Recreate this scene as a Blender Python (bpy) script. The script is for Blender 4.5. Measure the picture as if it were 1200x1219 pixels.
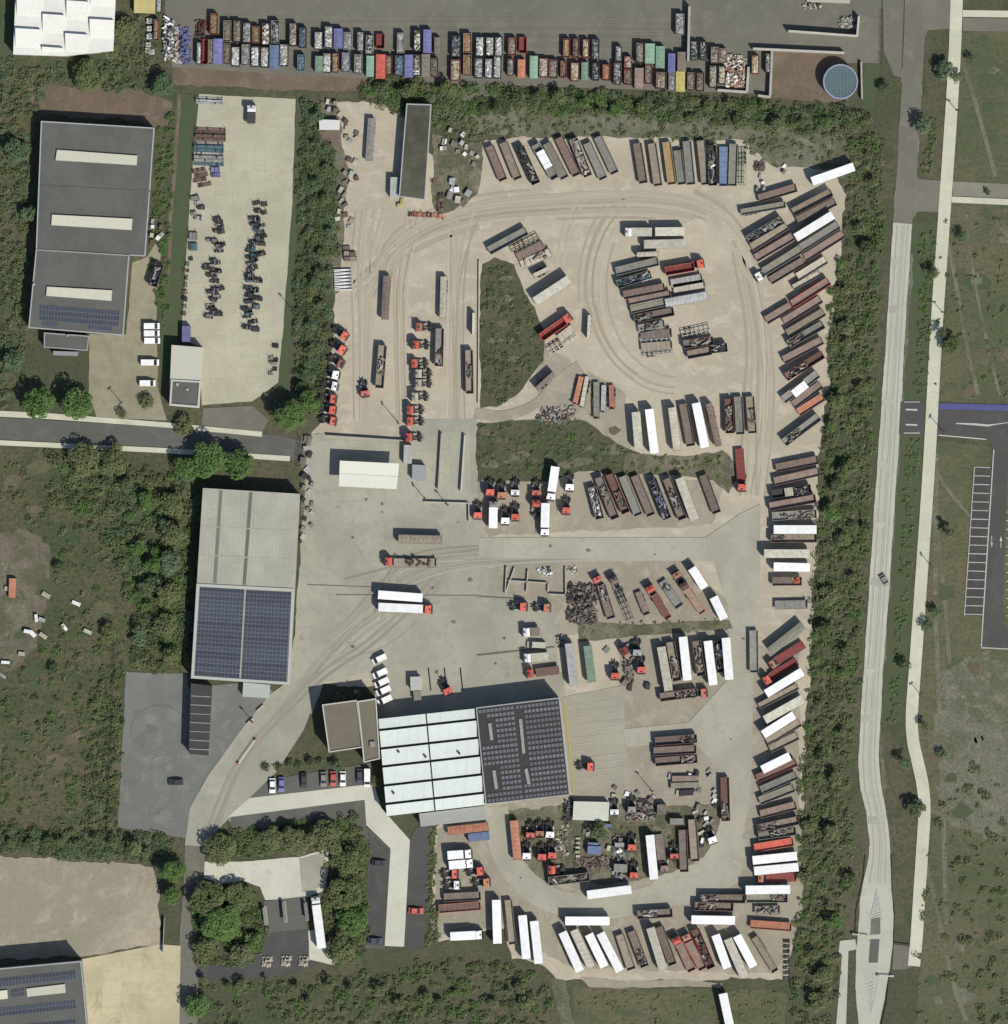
import bpy, math, random
import numpy as np
from mathutils import Vector
R = math.radians
for o in list(bpy.data.objects): bpy.data.objects.remove(o)
S = bpy.context.scene
# ------------------------------------------------------------------ camera, sky, sun, exposure
cam = bpy.data.objects.new('camera', bpy.data.cameras.new('camera')); S.collection.objects.link(cam)
CAM_H = 2600.0
cam.location = (0, 0, CAM_H); cam.rotation_euler = (0, 0, 0)
cam.data.sensor_fit = 'VERTICAL'; cam.data.sensor_height = 24.0
cam.data.lens = 24.0*CAM_H/304.75
cam.data.clip_start = 10; cam.data.clip_end = 9000
S.camera = cam
SUN_EL, SUN_AZ = R(50.5), R(140.5)            # azimuth clockwise from north (+Y)
W = bpy.data.worlds.new('World'); S.world = W; W.use_nodes = True
nt = W.node_tree; bg = nt.nodes['Background']
sky = nt.nodes.new('ShaderNodeTexSky'); sky.sky_type = 'NISHITA'; sky.sun_disc = False
sky.sun_elevation = SUN_EL; sky.sun_rotation = SUN_AZ
nt.links.new(sky.outputs[0], bg.inputs[0]); bg.inputs[1].default_value = 0.095
sl = bpy.data.lights.new('sun', 'SUN'); sl.energy = 4.2; sl.angle = R(0.5); sl.color = (1.0, .955, .88)
sun = bpy.data.objects.new('sun', sl); S.collection.objects.link(sun)
sd = Vector((math.sin(SUN_AZ)*math.cos(SUN_EL), math.cos(SUN_AZ)*math.cos(SUN_EL), math.sin(SUN_EL)))
sun.rotation_euler = sd.to_track_quat('Z', 'Y').to_euler(); sun.location = (80, -100, 300)
S.view_settings.view_transform = 'Standard'; S.view_settings.look = 'None'
S.view_settings.exposure = 0.03; S.view_settings.gamma = 1.0
S.render.engine = 'CYCLES'; S.cycles.max_bounces = 4; S.cycles.diffuse_bounces = 2; S.cycles.glossy_bounces = 2
try: S.cycles.use_adaptive_sampling = True
except Exception: pass
rnd = random.Random(7)
# ------------------------------------------------------------------ materials
M = {}
def nodes_of(name, rough=.8, spec=.3):
    m = bpy.data.materials.new(name); m.use_nodes = True
    b = m.node_tree.nodes['Principled BSDF']; b.inputs['Roughness'].default_value = rough
    b.inputs['Specular IOR Level'].default_value = spec
    return m, m.node_tree, b
def noise(t, sc, det=3, rough=.6, vec=None, dist=0):
    n = t.nodes.new('ShaderNodeTexNoise'); n.inputs['Scale'].default_value = sc
    n.inputs['Detail'].default_value = det; n.inputs['Roughness'].default_value = rough
    n.inputs['Distortion'].default_value = dist
    if vec: t.links.new(vec, n.inputs['Vector'])
    return n.outputs[0]
def ramp(t, src, lo, hi):
    n = t.nodes.new('ShaderNodeMapRange'); n.inputs[1].default_value = lo; n.inputs[2].default_value = hi
    n.interpolation_type = 'SMOOTHSTEP'; t.links.new(src, n.inputs[0]); return n.outputs[0]
def mix(t, f, a, b, mode='MIX'):
    n = t.nodes.new('ShaderNodeMix'); n.data_type = 'RGBA'; n.blend_type = mode
    for k, v in ((0, f), (6, a), (7, b)):
        if hasattr(v, 'links'): t.links.new(v, n.inputs[k])
        elif k == 0: n.inputs[k].default_value = v
        else: n.inputs[k].default_value = (*v, 1)
    return n.outputs[2]
def coords(t, stretch=(1, 1, 1), rot=0, rand=False):
    tc = t.nodes.new('ShaderNodeTexCoord'); mp = t.nodes.new('ShaderNodeMapping')
    mp.inputs['Scale'].default_value = stretch; mp.inputs['Rotation'].default_value = (0, 0, rot)
    t.links.new(tc.outputs['Object'], mp.inputs[0])
    if rand:
        oi = t.nodes.new('ShaderNodeObjectInfo'); ml = t.nodes.new('ShaderNodeMath'); ml.operation = 'MULTIPLY'
        ml.inputs[1].default_value = 57.0; t.links.new(oi.outputs['Random'], ml.inputs[0])
        t.links.new(ml.outputs[0], mp.inputs['Location'])
    return mp.outputs[0]
def sc3(c, k): return tuple(max(0, min(1, x*k)) for x in c)
def plain(name, c, var=.18, scale=1.2, rough=.7, spec=.3, stretch=(1, 1, 1), fine=8, dirt=None):
    """painted / weathered thing material: body noise plus per-object tone"""
    if name in M: return M[name]
    m, t, b = nodes_of(name, rough, spec); v = coords(t, stretch, 0, True)
    col = mix(t, ramp(t, noise(t, scale, 4, .65, v), .3, .7), sc3(c, 1-var), sc3(c, 1+var))
    col = mix(t, ramp(t, noise(t, fine, 2, .5, v), .42, .62), col, sc3(c, 1-var*.9)) if fine else col
    if dirt: col = mix(t, ramp(t, noise(t, scale*.7, 5, .7, v), .5, .8), col, dirt)
    oi = t.nodes.new('ShaderNodeObjectInfo')
    col = mix(t, ramp(t, oi.outputs['Random'], 0, 1), col, mix(t, 1.0, col, (.74, .73, .72) if name != 'paint_white' else (.9, .9, .89), 'MULTIPLY'))
    t.links.new(col, b.inputs[0]); M[name] = m; return m
def terrain(name, cols, big=.03, mid=.2, fine=1.2, rough=.95, stretch=(1, 1, 1), rot=0, k=(.42, .58), speck=.35, bump=.0):
    """cols: a, b (large patches), c (medium patches), d (fine tufts)"""
    if name in M: return M[name]
    m, t, b = nodes_of(name, rough, .1); v = coords(t, stretch, rot)
    a, bb, c, d = cols
    col = mix(t, ramp(t, noise(t, big, 5, .65, v, .6), *k), a, bb)
    col = mix(t, ramp(t, noise(t, mid, 5, .7, v, .4), .48, .66), col, c)
    f = t.nodes.new('ShaderNodeMath'); f.operation = 'MULTIPLY'; f.inputs[1].default_value = speck
    t.links.new(ramp(t, noise(t, fine, 4, .75, v), .45, .62), f.inputs[0])
    col = mix(t, f.outputs[0], col, d)
    f2 = t.nodes.new('ShaderNodeMath'); f2.operation = 'MULTIPLY'; f2.inputs[1].default_value = speck*.7
    t.links.new(ramp(t, noise(t, fine*2.7, 2, .6, v), .5, .68), f2.inputs[0])
    col = mix(t, f2.outputs[0], col, sc3(a, 1.35))
    t.links.new(col, b.inputs[0])
    if bump:
        bp = t.nodes.new('ShaderNodeBump'); bp.inputs['Strength'].default_value = bump; bp.inputs['Distance'].default_value = .5
        t.links.new(noise(t, fine, 4, .7, v), bp.inputs['Height']); t.links.new(bp.outputs[0], b.inputs['Normal'])
    M[name] = m; return m
def slabs(name, c, joint, sx=5, sy=5, var=.1, rot=0, jw=.012, stain=None, amt=1.0):
    """cast concrete with joints, stains and worn patches"""
    m, t, b = nodes_of(name, .9, .2); v = coords(t, (1, 1, 1), rot)
    col = mix(t, ramp(t, noise(t, .06, 5, .65, v, .5), .35, .65), sc3(c, 1-var), sc3(c, 1+var))
    col = mix(t, ramp(t, noise(t, .5, 5, .7, v), .5, .75), col, sc3(c, 1-var*1.4))
    if stain: col = mix(t, ramp(t, noise(t, .12, 6, .75, v, 1.0), .55, .72), col, stain)
    br = t.nodes.new('ShaderNodeTexBrick'); t.links.new(v, br.inputs['Vector'])
    br.offset = 0; br.inputs['Scale'].default_value = 1.0; br.inputs['Brick Width'].default_value = sx
    br.inputs['Row Height'].default_value = sy; br.inputs['Mortar Size'].default_value = jw*sx
    br.inputs['Mortar Smooth'].default_value = .3
    br.inputs['Color1'].default_value = (1, 1, 1, 1); br.inputs['Color2'].default_value = (.94, .94, .95, 1)
    br.inputs['Mortar'].default_value = (*joint, 1)
    col = mix(t, amt, col, br.outputs[0], 'MULTIPLY')
    f = mix(t, ramp(t, noise(t, 3.0, 3, .7, v), .35, .7), col, mix(t, 1.0, col, (.88, .88, .88), 'MULTIPLY'))
    t.links.new(f, b.inputs[0]); M[name] = m; return m
PAL = {'wh': ((.78, .78, .765), 'white'), 'cr': ((.56, .54, .44), 'cream'), 'pg': ((.40, .41, .39), 'pale grey'),
 'gr': ((.25, .245, .22), 'grey'), 'og': ((.26, .25, .19), 'olive grey'), 'tn': ((.31, .265, .20), 'tan'),
 'br': ((.195, .16, .133), 'brown'), 'pk': ((.265, .198, .165), 'rusty pink'), 'rd': ((.62, .135, .095), 'red'),
 'or': ((.46, .20, .12), 'orange'), 'bl': ((.15, .20, .33), 'blue'), 'nv': ((.06, .065, .09), 'navy'),
 'dk': ((.05, .047, .045), 'dark'), 'vi': ((.17, .17, .36), 'violet blue'), 'mg': ((.23, .36, .26), 'mint green'),
 'gn': ((.17, .24, .17), 'green'), 'yl': ((.48, .42, .14), 'yellow'), 'tl': ((.08, .15, .17), 'teal'),
 'mx': ((.42, .38, .32), 'mottled'), 'gd': ((.33, .23, .10), 'golden brown'), 'mr': ((.22, .05, .04), 'maroon'),
 'rb': ((.17, .105, .085), 'red brown'), 'lt': ((.5, .46, .36), 'light tan')}
DRT = {'br': (.09, .08, .07), 'tn': (.19, .16, .12), 'gr': (.16, .15, .13), 'og': (.16, .155, .12), 'pk': (.15, .12, .10), 'cr': (.40, .38, .30), 'rd': (.42, .10, .08), 'mr': (.12, .05, .045), 'rb': (.10, .07, .06), 'or': (.34, .15, .10)}
def P(c, rough=.6): return plain('paint_'+PAL[c][1].replace(' ', '_'), PAL[c][0], .08 if c == 'wh' else .24, .7, rough, .3, fine=0 if c == 'wh' else 5, dirt=DRT.get(c))
STEEL = plain('dark_steel', (.045, .043, .042), .3)
RUBBER = plain('rubber', (.02, .02, .02), .2)
GLASS = plain('dark_glass', (.03, .035, .045), .1, rough=.12, spec=.6)
GALV = plain('galvanised_steel', (.35, .36, .36), .15)
WOODM = plain('weathered_wood', (.33, .27, .19), .3)
CONC = plain('precast_concrete', (.44, .42, .36), .12, .5)
BARK = plain('bark', (.10, .08, .06), .3)
# ------------------------------------------------------------------ mesh helpers
class MB:
    def __init__(s): s.v = []; s.f = []; s.mi = []; s.m = []
    def slot(s, m):
        if m not in s.m: s.m.append(m)
        return s.m.index(m)
    def add(s, vs, fs, m):
        n = len(s.v); s.v += [tuple(v) for v in vs]; s.f += [tuple(i+n for i in f) for f in fs]; s.mi += [s.slot(m)]*len(fs)
    def box(s, x0, y0, z0, x1, y1, z1, m, taper=0, rz=0):
        cx, cy = (x0+x1)/2, (y0+y1)/2; vs = []
        for z, k in ((z0, 0), (z1, taper)):
            for x, y in ((x0+k, y0+k), (x1-k, y0+k), (x1-k, y1-k), (x0+k, y1-k)):
                if rz:
                    c, q = math.cos(rz), math.sin(rz); x, y = cx+(x-cx)*c-(y-cy)*q, cy+(x-cx)*q+(y-cy)*c
                vs.append((x, y, z))
        s.add(vs, [(3, 2, 1, 0), (4, 5, 6, 7), (0, 1, 5, 4), (1, 2, 6, 5), (2, 3, 7, 6), (3, 0, 4, 7)], m)
    def prof(s, pts, y0, y1, m):
        """extrude an x-z outline across y"""
        n = len(pts); vs = [(x, y0, z) for x, z in pts]+[(x, y1, z) for x, z in pts]
        s.add(vs, [tuple(range(n)), tuple(range(2*n-1, n-1, -1))]+[(i+n, (i+1) % n+n, (i+1) % n, i) for i in range(n)], m)
    def prism(s, poly, z0, z1, m, cap=True):
        n = len(poly)
        a = sum(poly[i][0]*poly[(i+1) % n][1]-poly[(i+1) % n][0]*poly[i][1] for i in range(n))
        if a < 0: poly = poly[::-1]
        z1s = z1 if isinstance(z1, (list, tuple)) else [z1]*n
        vs = [(x, y, z0) for x, y in poly]+[(p[0], p[1], z) for p, z in zip(poly, z1s)]
        fs = [(i, (i+1) % n, (i+1) % n+n, i+n) for i in range(n)]
        if cap: fs += [tuple(range(n, 2*n)), tuple(range(n-1, -1, -1))]
        s.add(vs, fs, m)
    def ring(s, poly, th, z0, z1, m):
        inn = inset(poly, th); n = len(poly)
        a = sum(poly[i][0]*poly[(i+1) % n][1]-poly[(i+1) % n][0]*poly[i][1] for i in range(n))
        o, i_ = (poly, inn) if a > 0 else (poly[::-1], inn[::-1])
        vs = [(x, y, z0) for x, y in o]+[(x, y, z1) for x, y in o]+[(x, y, z1) for x, y in i_]+[(x, y, z0) for x, y in i_]
        fs = []
        for k in range(n):
            j = (k+1) % n; fs += [(k, j, n+j, n+k), (n+k, n+j, 2*n+j, 2*n+k), (2*n+k, 2*n+j, 3*n+j, 3*n+k), (3*n+k, 3*n+j, j, k)]
        s.add(vs, fs, m)
    def cyl(s, x, y, z0, z1, r, m, n=12, axis='z', r1=None, cap=True):
        r1 = r if r1 is None else r1; vs = []
        for zz, rr in ((z0, r), (z1, r1)):
            for k in range(n):
                a = 2*math.pi*k/n; c, q = math.cos(a)*rr, math.sin(a)*rr
                vs.append((x+c, y+q, zz) if axis == 'z' else (x+c, zz, y+q))
        fs = [(k, (k+1) % n, (k+1) % n+n, k+n) for k in range(n)]
        if cap: fs += [tuple(range(n, 2*n)), tuple(range(n-1, -1, -1))]
        s.add(vs, fs, m)
    def bar(s, a, b, w, h, m):
        """straight bar a->b (plan), a,b = (x,y,z) of its centre line base"""
        a = Vector(a); b = Vector(b); d = (b-a); L = d.length or 1e-6; u = d/L; q = Vector((-u.y, u.x, 0))
        if q.length < 1e-3: q = Vector((1, 0, 0))
        q.normalize(); up = u.cross(q); up = -up if up.z < 0 else up
        vs = [p+q*(w/2*sg)+up*hh for p in (a, b) for sg, hh in ((-1, 0), (1, 0), (1, h), (-1, h))]
        s.add(vs, [(3, 2, 1, 0), (4, 5, 6, 7), (0, 1, 5, 4), (1, 2, 6, 5), (2, 3, 7, 6), (3, 0, 4, 7)], m)
    def mesh(s, name):
        me = bpy.data.meshes.new(name); me.from_pydata(s.v, [], s.f)
        for m in s.m: me.materials.append(m)
        if len(s.m) > 1: me.polygons.foreach_set('material_index', s.mi)
        me.update(); return me
def inset(poly, d):
    n = len(poly); a = sum(poly[i][0]*poly[(i+1) % n][1]-poly[(i+1) % n][0]*poly[i][1] for i in range(n)); sg = 1 if a > 0 else -1
    out = []
    for i in range(n):
        p0, p1, p2 = Vector(poly[i-1][:2]), Vector(poly[i][:2]), Vector(poly[(i+1) % n][:2])
        e1 = (p1-p0).normalized(); e2 = (p2-p1).normalized()
        n1 = Vector((-e1.y, e1.x))*sg; n2 = Vector((-e2.y, e2.x))*sg; b = (n1+n2)
        b = b/max(.3, b.length_squared/2) if b.length > 1e-6 else n1
        out.append((p1.x+b.x*d, p1.y+b.y*d))
    return out
def link(name, me, parent=None):
    o = bpy.data.objects.new(name, me); S.collection.objects.link(o)
    if parent: o.parent = parent
    return o
def tag(o, label, cat, group=None, kind=None):
    o['label'] = label; o['category'] = cat
    if group: o['group'] = group
    if kind: o['kind'] = kind
    return o
def empty(name, x, y, z, rz, label, cat, group=None):
    o = link(name, None); o.location = (x, y, z); o.rotation_euler = (0, 0, rz); o.empty_display_size = .5
    return tag(o, label, cat, group)
# plan grid: 1 unit = 0.25 m, origin at the north-west corner of the mapped area, y southwards
SH = [0, 0, 1]
def sheet(ox=0, oy=0, span=1200): SH[:] = [ox, oy, span/1200.0]
def q(x, y): return ((SH[0]+x*SH[2]-600)*.25, (609.5-SH[1]-y*SH[2])*.25)
def Q(pts): return [q(*p) for p in pts]
GZ = .26                                              # paved level the vehicles stand on
_u = ['first', 'second', 'third', 'fourth', 'fifth', 'sixth', 'seventh', 'eighth', 'ninth']
ORD = _u+['tenth', 'eleventh', 'twelfth', 'thirteenth', 'fourteenth', 'fifteenth', 'sixteenth', 'seventeenth', 'eighteenth', 'nineteenth']
for _t, _e in (('twenty', 'twentieth'), ('thirty', 'thirtieth'), ('forty', 'fortieth'), ('fifty', 'fiftieth'), ('sixty', 'sixtieth')): ORD += [_e]+[_t+'-'+a for a in _u]
# ------------------------------------------------------------------ ground surfaces
def wob(poly, amp, step=1.6, closed=True, seed=0):
    r = random.Random(seed); out = []
    n = len(poly)
    for i in range(n if closed else n-1):
        a, b = poly[i], poly[(i+1) % n]; L = math.dist(a, b); k = max(1, int(L/step))
        for j in range(k):
            t = j/k; out.append([a[0]+(b[0]-a[0])*t, a[1]+(b[1]-a[1])*t])
    if not closed: out.append(list(poly[-1]))
    m = len(out); ph = [r.uniform(0, 6.28) for _ in range(6)]; s = 0
    for i, p in enumerate(out):
        s += step
        dx = sum(math.sin(s*f+ph[k])*w for k, (f, w) in enumerate(((.35, .5), (.9, .3), (2.1, .2))))
        dy = sum(math.sin(s*f+ph[k+3])*w for k, (f, w) in enumerate(((.31, .5), (.8, .3), (2.4, .2))))
        p[0] += amp*(dx+r.uniform(-.35, .35)); p[1] += amp*(dy+r.uniform(-.35, .35))
    return [tuple(p) for p in out]
from mathutils.geometry import tessellate_polygon
n_lv = {}
def area(name, pts, m, lvl, amp=0, structure=True, label=None, world=False, step=1.6):
    p = pts if world else Q(pts)
    if amp: p = wob(p, amp, step, seed=len(p)+int(abs(p[0][0])*10))
    n_lv[int(lvl)] = n_lv.get(int(lvl), -1)+1; z = lvl*.04+(n_lv[int(lvl)] % 30)*.0012
    tris = tessellate_polygon([[Vector((x, y, 0)) for x, y in p]])
    fs = []
    for a, b, c in tris:
        cr = (p[b][0]-p[a][0])*(p[c][1]-p[a][1])-(p[b][1]-p[a][1])*(p[c][0]-p[a][0])
        fs.append((a, b, c) if cr > 0 else (a, c, b))
    me = bpy.data.meshes.new(name); me.from_pydata([(x, y, z) for x, y in p], [], fs); me.materials.append(m); me.update()
    o = link(name, me)
    if structure: o['kind'] = 'structure'
    return o
def band(name, pts, w, m, lvl, amp=0):
    """strip along a centre line; w in plan units (number or one per point)"""
    P_ = Q(pts); n = len(P_); ws = w if isinstance(w, (list, tuple)) else [w]*n; L = []; Rr = []
    for i in range(n):
        a = Vector(P_[max(0, i-1)]); b = Vector(P_[min(n-1, i+1)]); d = (b-a).normalized(); k = ws[i]*.125
        L.append((P_[i][0]-d.y*k, P_[i][1]+d.x*k)); Rr.append((P_[i][0]+d.y*k, P_[i][1]-d.x*k))
    return area(name, L+Rr[::-1], m, lvl, amp, world=True)
def smooth(pts, k=2):
    for _ in range(k):
        out = [pts[0]]
        for a, b in zip(pts, pts[1:]):
            out += [(a[0]*.75+b[0]*.25, a[1]*.75+b[1]*.25), (a[0]*.25+b[0]*.75, a[1]*.25+b[1]*.75)]
        out.append(pts[-1]); pts = out
    return pts
ROUGH = terrain('rough_ground', ((.072, .078, .045), (.110, .095, .062), (.058, .074, .040), (.046, .054, .032)), .022, .13, .9, speck=.75, k=(.40, .62))
WEST = terrain('scrub_ground', ((.064, .076, .038), (.112, .096, .058), (.052, .078, .036), (.034, .044, .024)), .03, .16, 1.0, speck=.8, k=(.38, .60))
FIELD = terrain('field_ground', ((.088, .100, .054), (.128, .112, .070), (.070, .090, .046), (.055, .064, .034)), .02, .10, .8, speck=.7, k=(.38, .6), stretch=(1, 1.5, 1))
DRY = terrain('dry_ground', ((.150, .148, .108), (.105, .108, .068), (.19, .18, .13), (.06, .068, .045)), .05, .22, 1.1, speck=.6)
def wobl(x0, y0, x1, y1): return smooth([(x0, y0), (x0*.7+x1*.3+rnd.uniform(-6, 6), y0*.7+y1*.3), (x0*.3+x1*.7+rnd.uniform(-6, 6), y0*.3+y1*.7), (x1, y1)])
SOIL2 = terrain('field_soil', ((.125, .10, .072), (.10, .092, .058), (.15, .12, .09), (.07, .07, .045)), .05, .22, 1.1, speck=.6)
LAWN = terrain('lawn', ((.064, .088, .046), (.080, .088, .050), (.070, .085, .045), (.048, .064, .035)), .05, .3, 1.5, speck=.35)
SOIL = terrain('bare_soil', ((.155, .115, .085), (.125, .098, .070), (.18, .14, .11), (.085, .08, .05)), .06, .25, 1.3, speck=.4)
WEEDS = terrain('weedy_gravel', ((.155, .142, .100), (.085, .088, .053), (.20, .18, .135), (.065, .07, .043)), .09, .3, 1.2, speck=.6)
GRAVEL = terrain('gravel', ((.40, .358, .275), (.35, .312, .24), (.445, .40, .312), (.30, .268, .205)), .028, .16, 1.0, speck=.28, stretch=(1, 1.6, 1), rot=.2)
GRAVEL2 = terrain('worn_gravel', ((.295, .265, .205), (.255, .232, .18), (.335, .305, .24), (.2, .182, .14)), .04, .2, 1.2, speck=.3)
SANDY = slabs('sandy_slabs', (.46, .41, .27), (.78, .78, .74), 6, 4, .09, .04, .01, (.36, .32, .21))
PADL = slabs('pale_slabs', (.41, .39, .285), (.82, .82, .8), 5, 3.2, .08, -.06, .01, (.41, .36, .24))
CONCY = slabs('yard_concrete', (.325, .314, .25), (.86, .86, .84), 6, 6, .1, -.07, .008, (.245, .24, .20))
CONCR = slabs('ring_concrete', (.35, .337, .265), (.92, .92, .9), 30, 30, .08, 0, .002, (.30, .285, .22))
ROADC = slabs('road_concrete', (.43, .435, .355), (.93, .93, .92), 4, 5, .05, .035, .012, (.35, .35, .285))
PATHC = slabs('path_concrete', (.52, .51, .39), (.88, .88, .86), 4, 4, .06, .035, .015, (.41, .40, .30))
WHITEC = slabs('light_concrete', (.52, .515, .42), (.93, .93, .92), 6, 6, .05, .03, .008, (.42, .41, .33))
def asphalt(name, c): c = (c[0]*.98, c[1]*.99, c[2]*.955); return terrain(name, (c, sc3(c, .88), sc3(c, 1.1), sc3(c, .8)), .03, .2, 1.5, .9, speck=.25)
ASPH = asphalt('asphalt', (.115, .115, .105)); ASPD = asphalt('dark_asphalt', (.082, .080, .078)); ASPL = asphalt('old_asphalt', (.16, .152, .128))
ASPB = asphalt('fresh_asphalt', (.09, .092, .092)); ASPN = asphalt('north_asphalt', (.152, .146, .122)); ASPG = asphalt('lot_asphalt', (.165, .168, .155))
ASPG2 = asphalt('lot_patch', (.145, .15, .142)); ASPG3 = asphalt('lot_wear', (.19, .192, .178)); NYT = asphalt('north_wear', (.165, .157, .13))
PAINT = plain('road_paint', (.50, .50, .46), .2)
sheet()
g = area('ground', [(-6000, -6000), (7000, -6000), (7000, 7000), (-6000, 7000)], ROUGH, 0)
area('scrub_field', [(-200, 540), (60, 532), (240, 545), (240, 800), (145, 800), (135, 990), (-200, 985)], WEST, 1, 1.0)
area('scrub_field', [(-200, 55), (30, 60), (140, 70), (170, 110), (45, 110), (40, 420), (10, 495), (-200, 495)], WEST, 1, 1.0)
area('east_field', [(1136, 38), (1500, 40), (1500, 480), (1110, 478), (1130, 240)], FIELD, 1, .3)
area('east_field', [(1100, 525), (1180, 530), (1170, 770), (1500, 775), (1500, 1400), (1075, 1400), (1108, 1000), (1090, 860)], FIELD, 1, .4)
area('dry_patch', [(1125, 790), (1200, 780), (1260, 900), (1200, 1010), (1130, 980), (1112, 880)], DRY, 2, 2.5)
for k in range(26):
    x, y, r_ = rnd.uniform(-5, 135), rnd.uniform(545, 980), rnd.uniform(4, 15)
    area('field_patch', [(x+r_*math.cos(a)*rnd.uniform(.6, 1.4), y+r_*math.sin(a)*rnd.uniform(.5, 1.1)) for a in np.linspace(0, 5.7, 8)], (SOIL2, FIELD, LAWN)[k % 3], 2, .3)
for x0, x1, y0, y1 in ((1140, 1185, 60, 210), (1150, 1190, 255, 470), (1120, 1165, 262, 470), (1105, 1160, 540, 620), (1110, 1130, 600, 790), (1100, 1190, 960, 1000), (1100, 1150, 1020, 1215), (1130, 1170, 800, 900), (1115, 1126, 540, 1100)):
    band('worn_path', wobl(x0, y0, x1, y1), rnd.uniform(3, 6), DRY, 2)
for k in range(26):
    x, y = (rnd.uniform(1125, 1200), rnd.uniform(50, 470)) if k % 2 else (rnd.uniform(1105, 1200), rnd.uniform(560, 1215)); r_ = rnd.uniform(4, 16)
    if 1145 < x and 470 < y < 790: continue
    area('field_patch', [(x+r_*math.cos(a)*rnd.uniform(.6, 1.3), y+r_*math.sin(a)*rnd.uniform(.5, 1.1)) for a in np.linspace(0, 5.5, 8)], (DRY, LAWN, SOIL2)[k % 3], 2, .15)
area('south_field', [(680, 1172), (850, 1178), (935, 1180), (930, 1400), (690, 1400)], FIELD, 1, .8)
area('dry_patch', [(35, 108), (60, 100), (160, 104), (205, 122), (200, 150), (120, 140), (45, 138)], SOIL, 2, .9)
area('dry_patch', [(540, 92), (620, 112), (760, 140), (900, 150), (1000, 160), (1035, 200), (1015, 215), (870, 190), (730, 168), (560, 160)], DRY, 2, 1.2)
GREYD = terrain('grey_dirt', ((.145, .125, .092), (.095, .09, .058), (.17, .148, .11), (.07, .07, .045)), .05, .22, 1.0, speck=.5)
area('bare_earth', [(-60, 625), (30, 632), (62, 655), (58, 705), (48, 760), (20, 800), (-60, 810)], GREYD, 2, 1.2)
area('bare_earth', [(-60, 665), (5, 668), (30, 690), (36, 730), (10, 760), (-60, 760)], WEEDS, 3, 1.5)
area('verge', [(1080, 265), (1118, 262), (1075, 860), (1050, 860)], LAWN, 1, .4)
area('dry_patch', [(1083, 300), (1088, 300), (1048, 860), (1056, 950), (1049, 930), (1044, 860)], DRY, 2, .5)
area('lawn', [(353, 116), (365, 118), (352, 300), (342, 470), (328, 470), (338, 380), (348, 240)], LAWN, 3, .3)
area('lawn', [(210, 112), (237, 112), (218, 405), (205, 405), (195, 480), (190, 400), (198, 250)], LAWN, 2, .4)
area('lawn', [(1020, 0), (1056, 0), (1048, 80), (1040, 130), (1025, 130), (1030, 72), (1040, 60)], LAWN, 2, .2)
area('lawn', [(0, 0), (24, 0), (16, 70), (0, 75)], LAWN, 2, .2)
band('dirt_track', [(214, 112), (208, 200), (203, 260), (201, 330)], 4, SOIL, 3, .2)
# north yard
area('north_yard', [(198, -60), (1050, -60), (1048, 75), (1000, 75), (920, 112), (560, 100), (330, 88), (205, 80), (196, 40)], ASPN, 2)
area('earth_strip', [(205, 78), (350, 87), (470, 93), (455, 108), (350, 108), (205, 100)], SOIL, 1, .4)
area('earth_floor', [(918, 60), (1004, 62), (1010, 120), (985, 122), (920, 116)], SOIL, 3, .2)
area('concrete_apron', [(940, 42), (1050, 20), (1046, 72), (1008, 74), (1006, 58), (940, 56)], ASPL, 3)
# main yard
area('gravel_yard', [(385, 122), (480, 122), (482, 150), (520, 190), (560, 185), (578, 165), (735, 163), (885, 168), (925, 200), (990, 200), (1006, 235), (1000, 300), (992, 360), (984, 420),
 (988, 460), (975, 530), (974, 620), (968, 700), (965, 790), (958, 880), (956, 960), (952, 1050), (946, 1110), (938, 1164), (800, 1168), (665, 1166), (648, 1150), (610, 1140), (600, 1105), (520, 1120), (514, 1060), (520, 985), (600, 930), (560, 820),
 (372, 815), (362, 700), (360, 530), (386, 500), (398, 380), (404, 300), (402, 200)], GRAVEL, 3, .7)
area('worn_ground', [(735, 740), (870, 738), (895, 770), (950, 760), (955, 1100), (920, 1160), (670, 1150), (600, 1100), (560, 1110), (515, 1115), (520, 985), (580, 960), (700, 940), (740, 900)], GRAVEL2, 4, .6)
area('worn_ground', [(575, 680), (620, 662), (700, 664), (820, 668), (868, 720), (862, 745), (700, 750), (660, 760), (655, 720), (580, 710)], GRAVEL2, 4, .5)
area('worn_ground', [(560, 565), (690, 560), (860, 575), (850, 625), (580, 638)], GRAVEL2, 4, .5)
area('worn_ground', [(640, 410), (700, 440), (745, 470), (750, 545), (690, 530), (640, 500)], GRAVEL2, 4, .7)
area('worn_ground', [(515, 160), (575, 170), (570, 230), (525, 262), (515, 240)], WEEDS, 5, .7)
area('worn_ground', [(378, 122), (400, 122), (414, 200), (404, 350), (396, 352), (385, 250)], WEEDS, 5, .7)
area('worn_ground', [(358, 520), (380, 515), (376, 600), (372, 650), (358, 650)], WEEDS, 5, .4)
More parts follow.
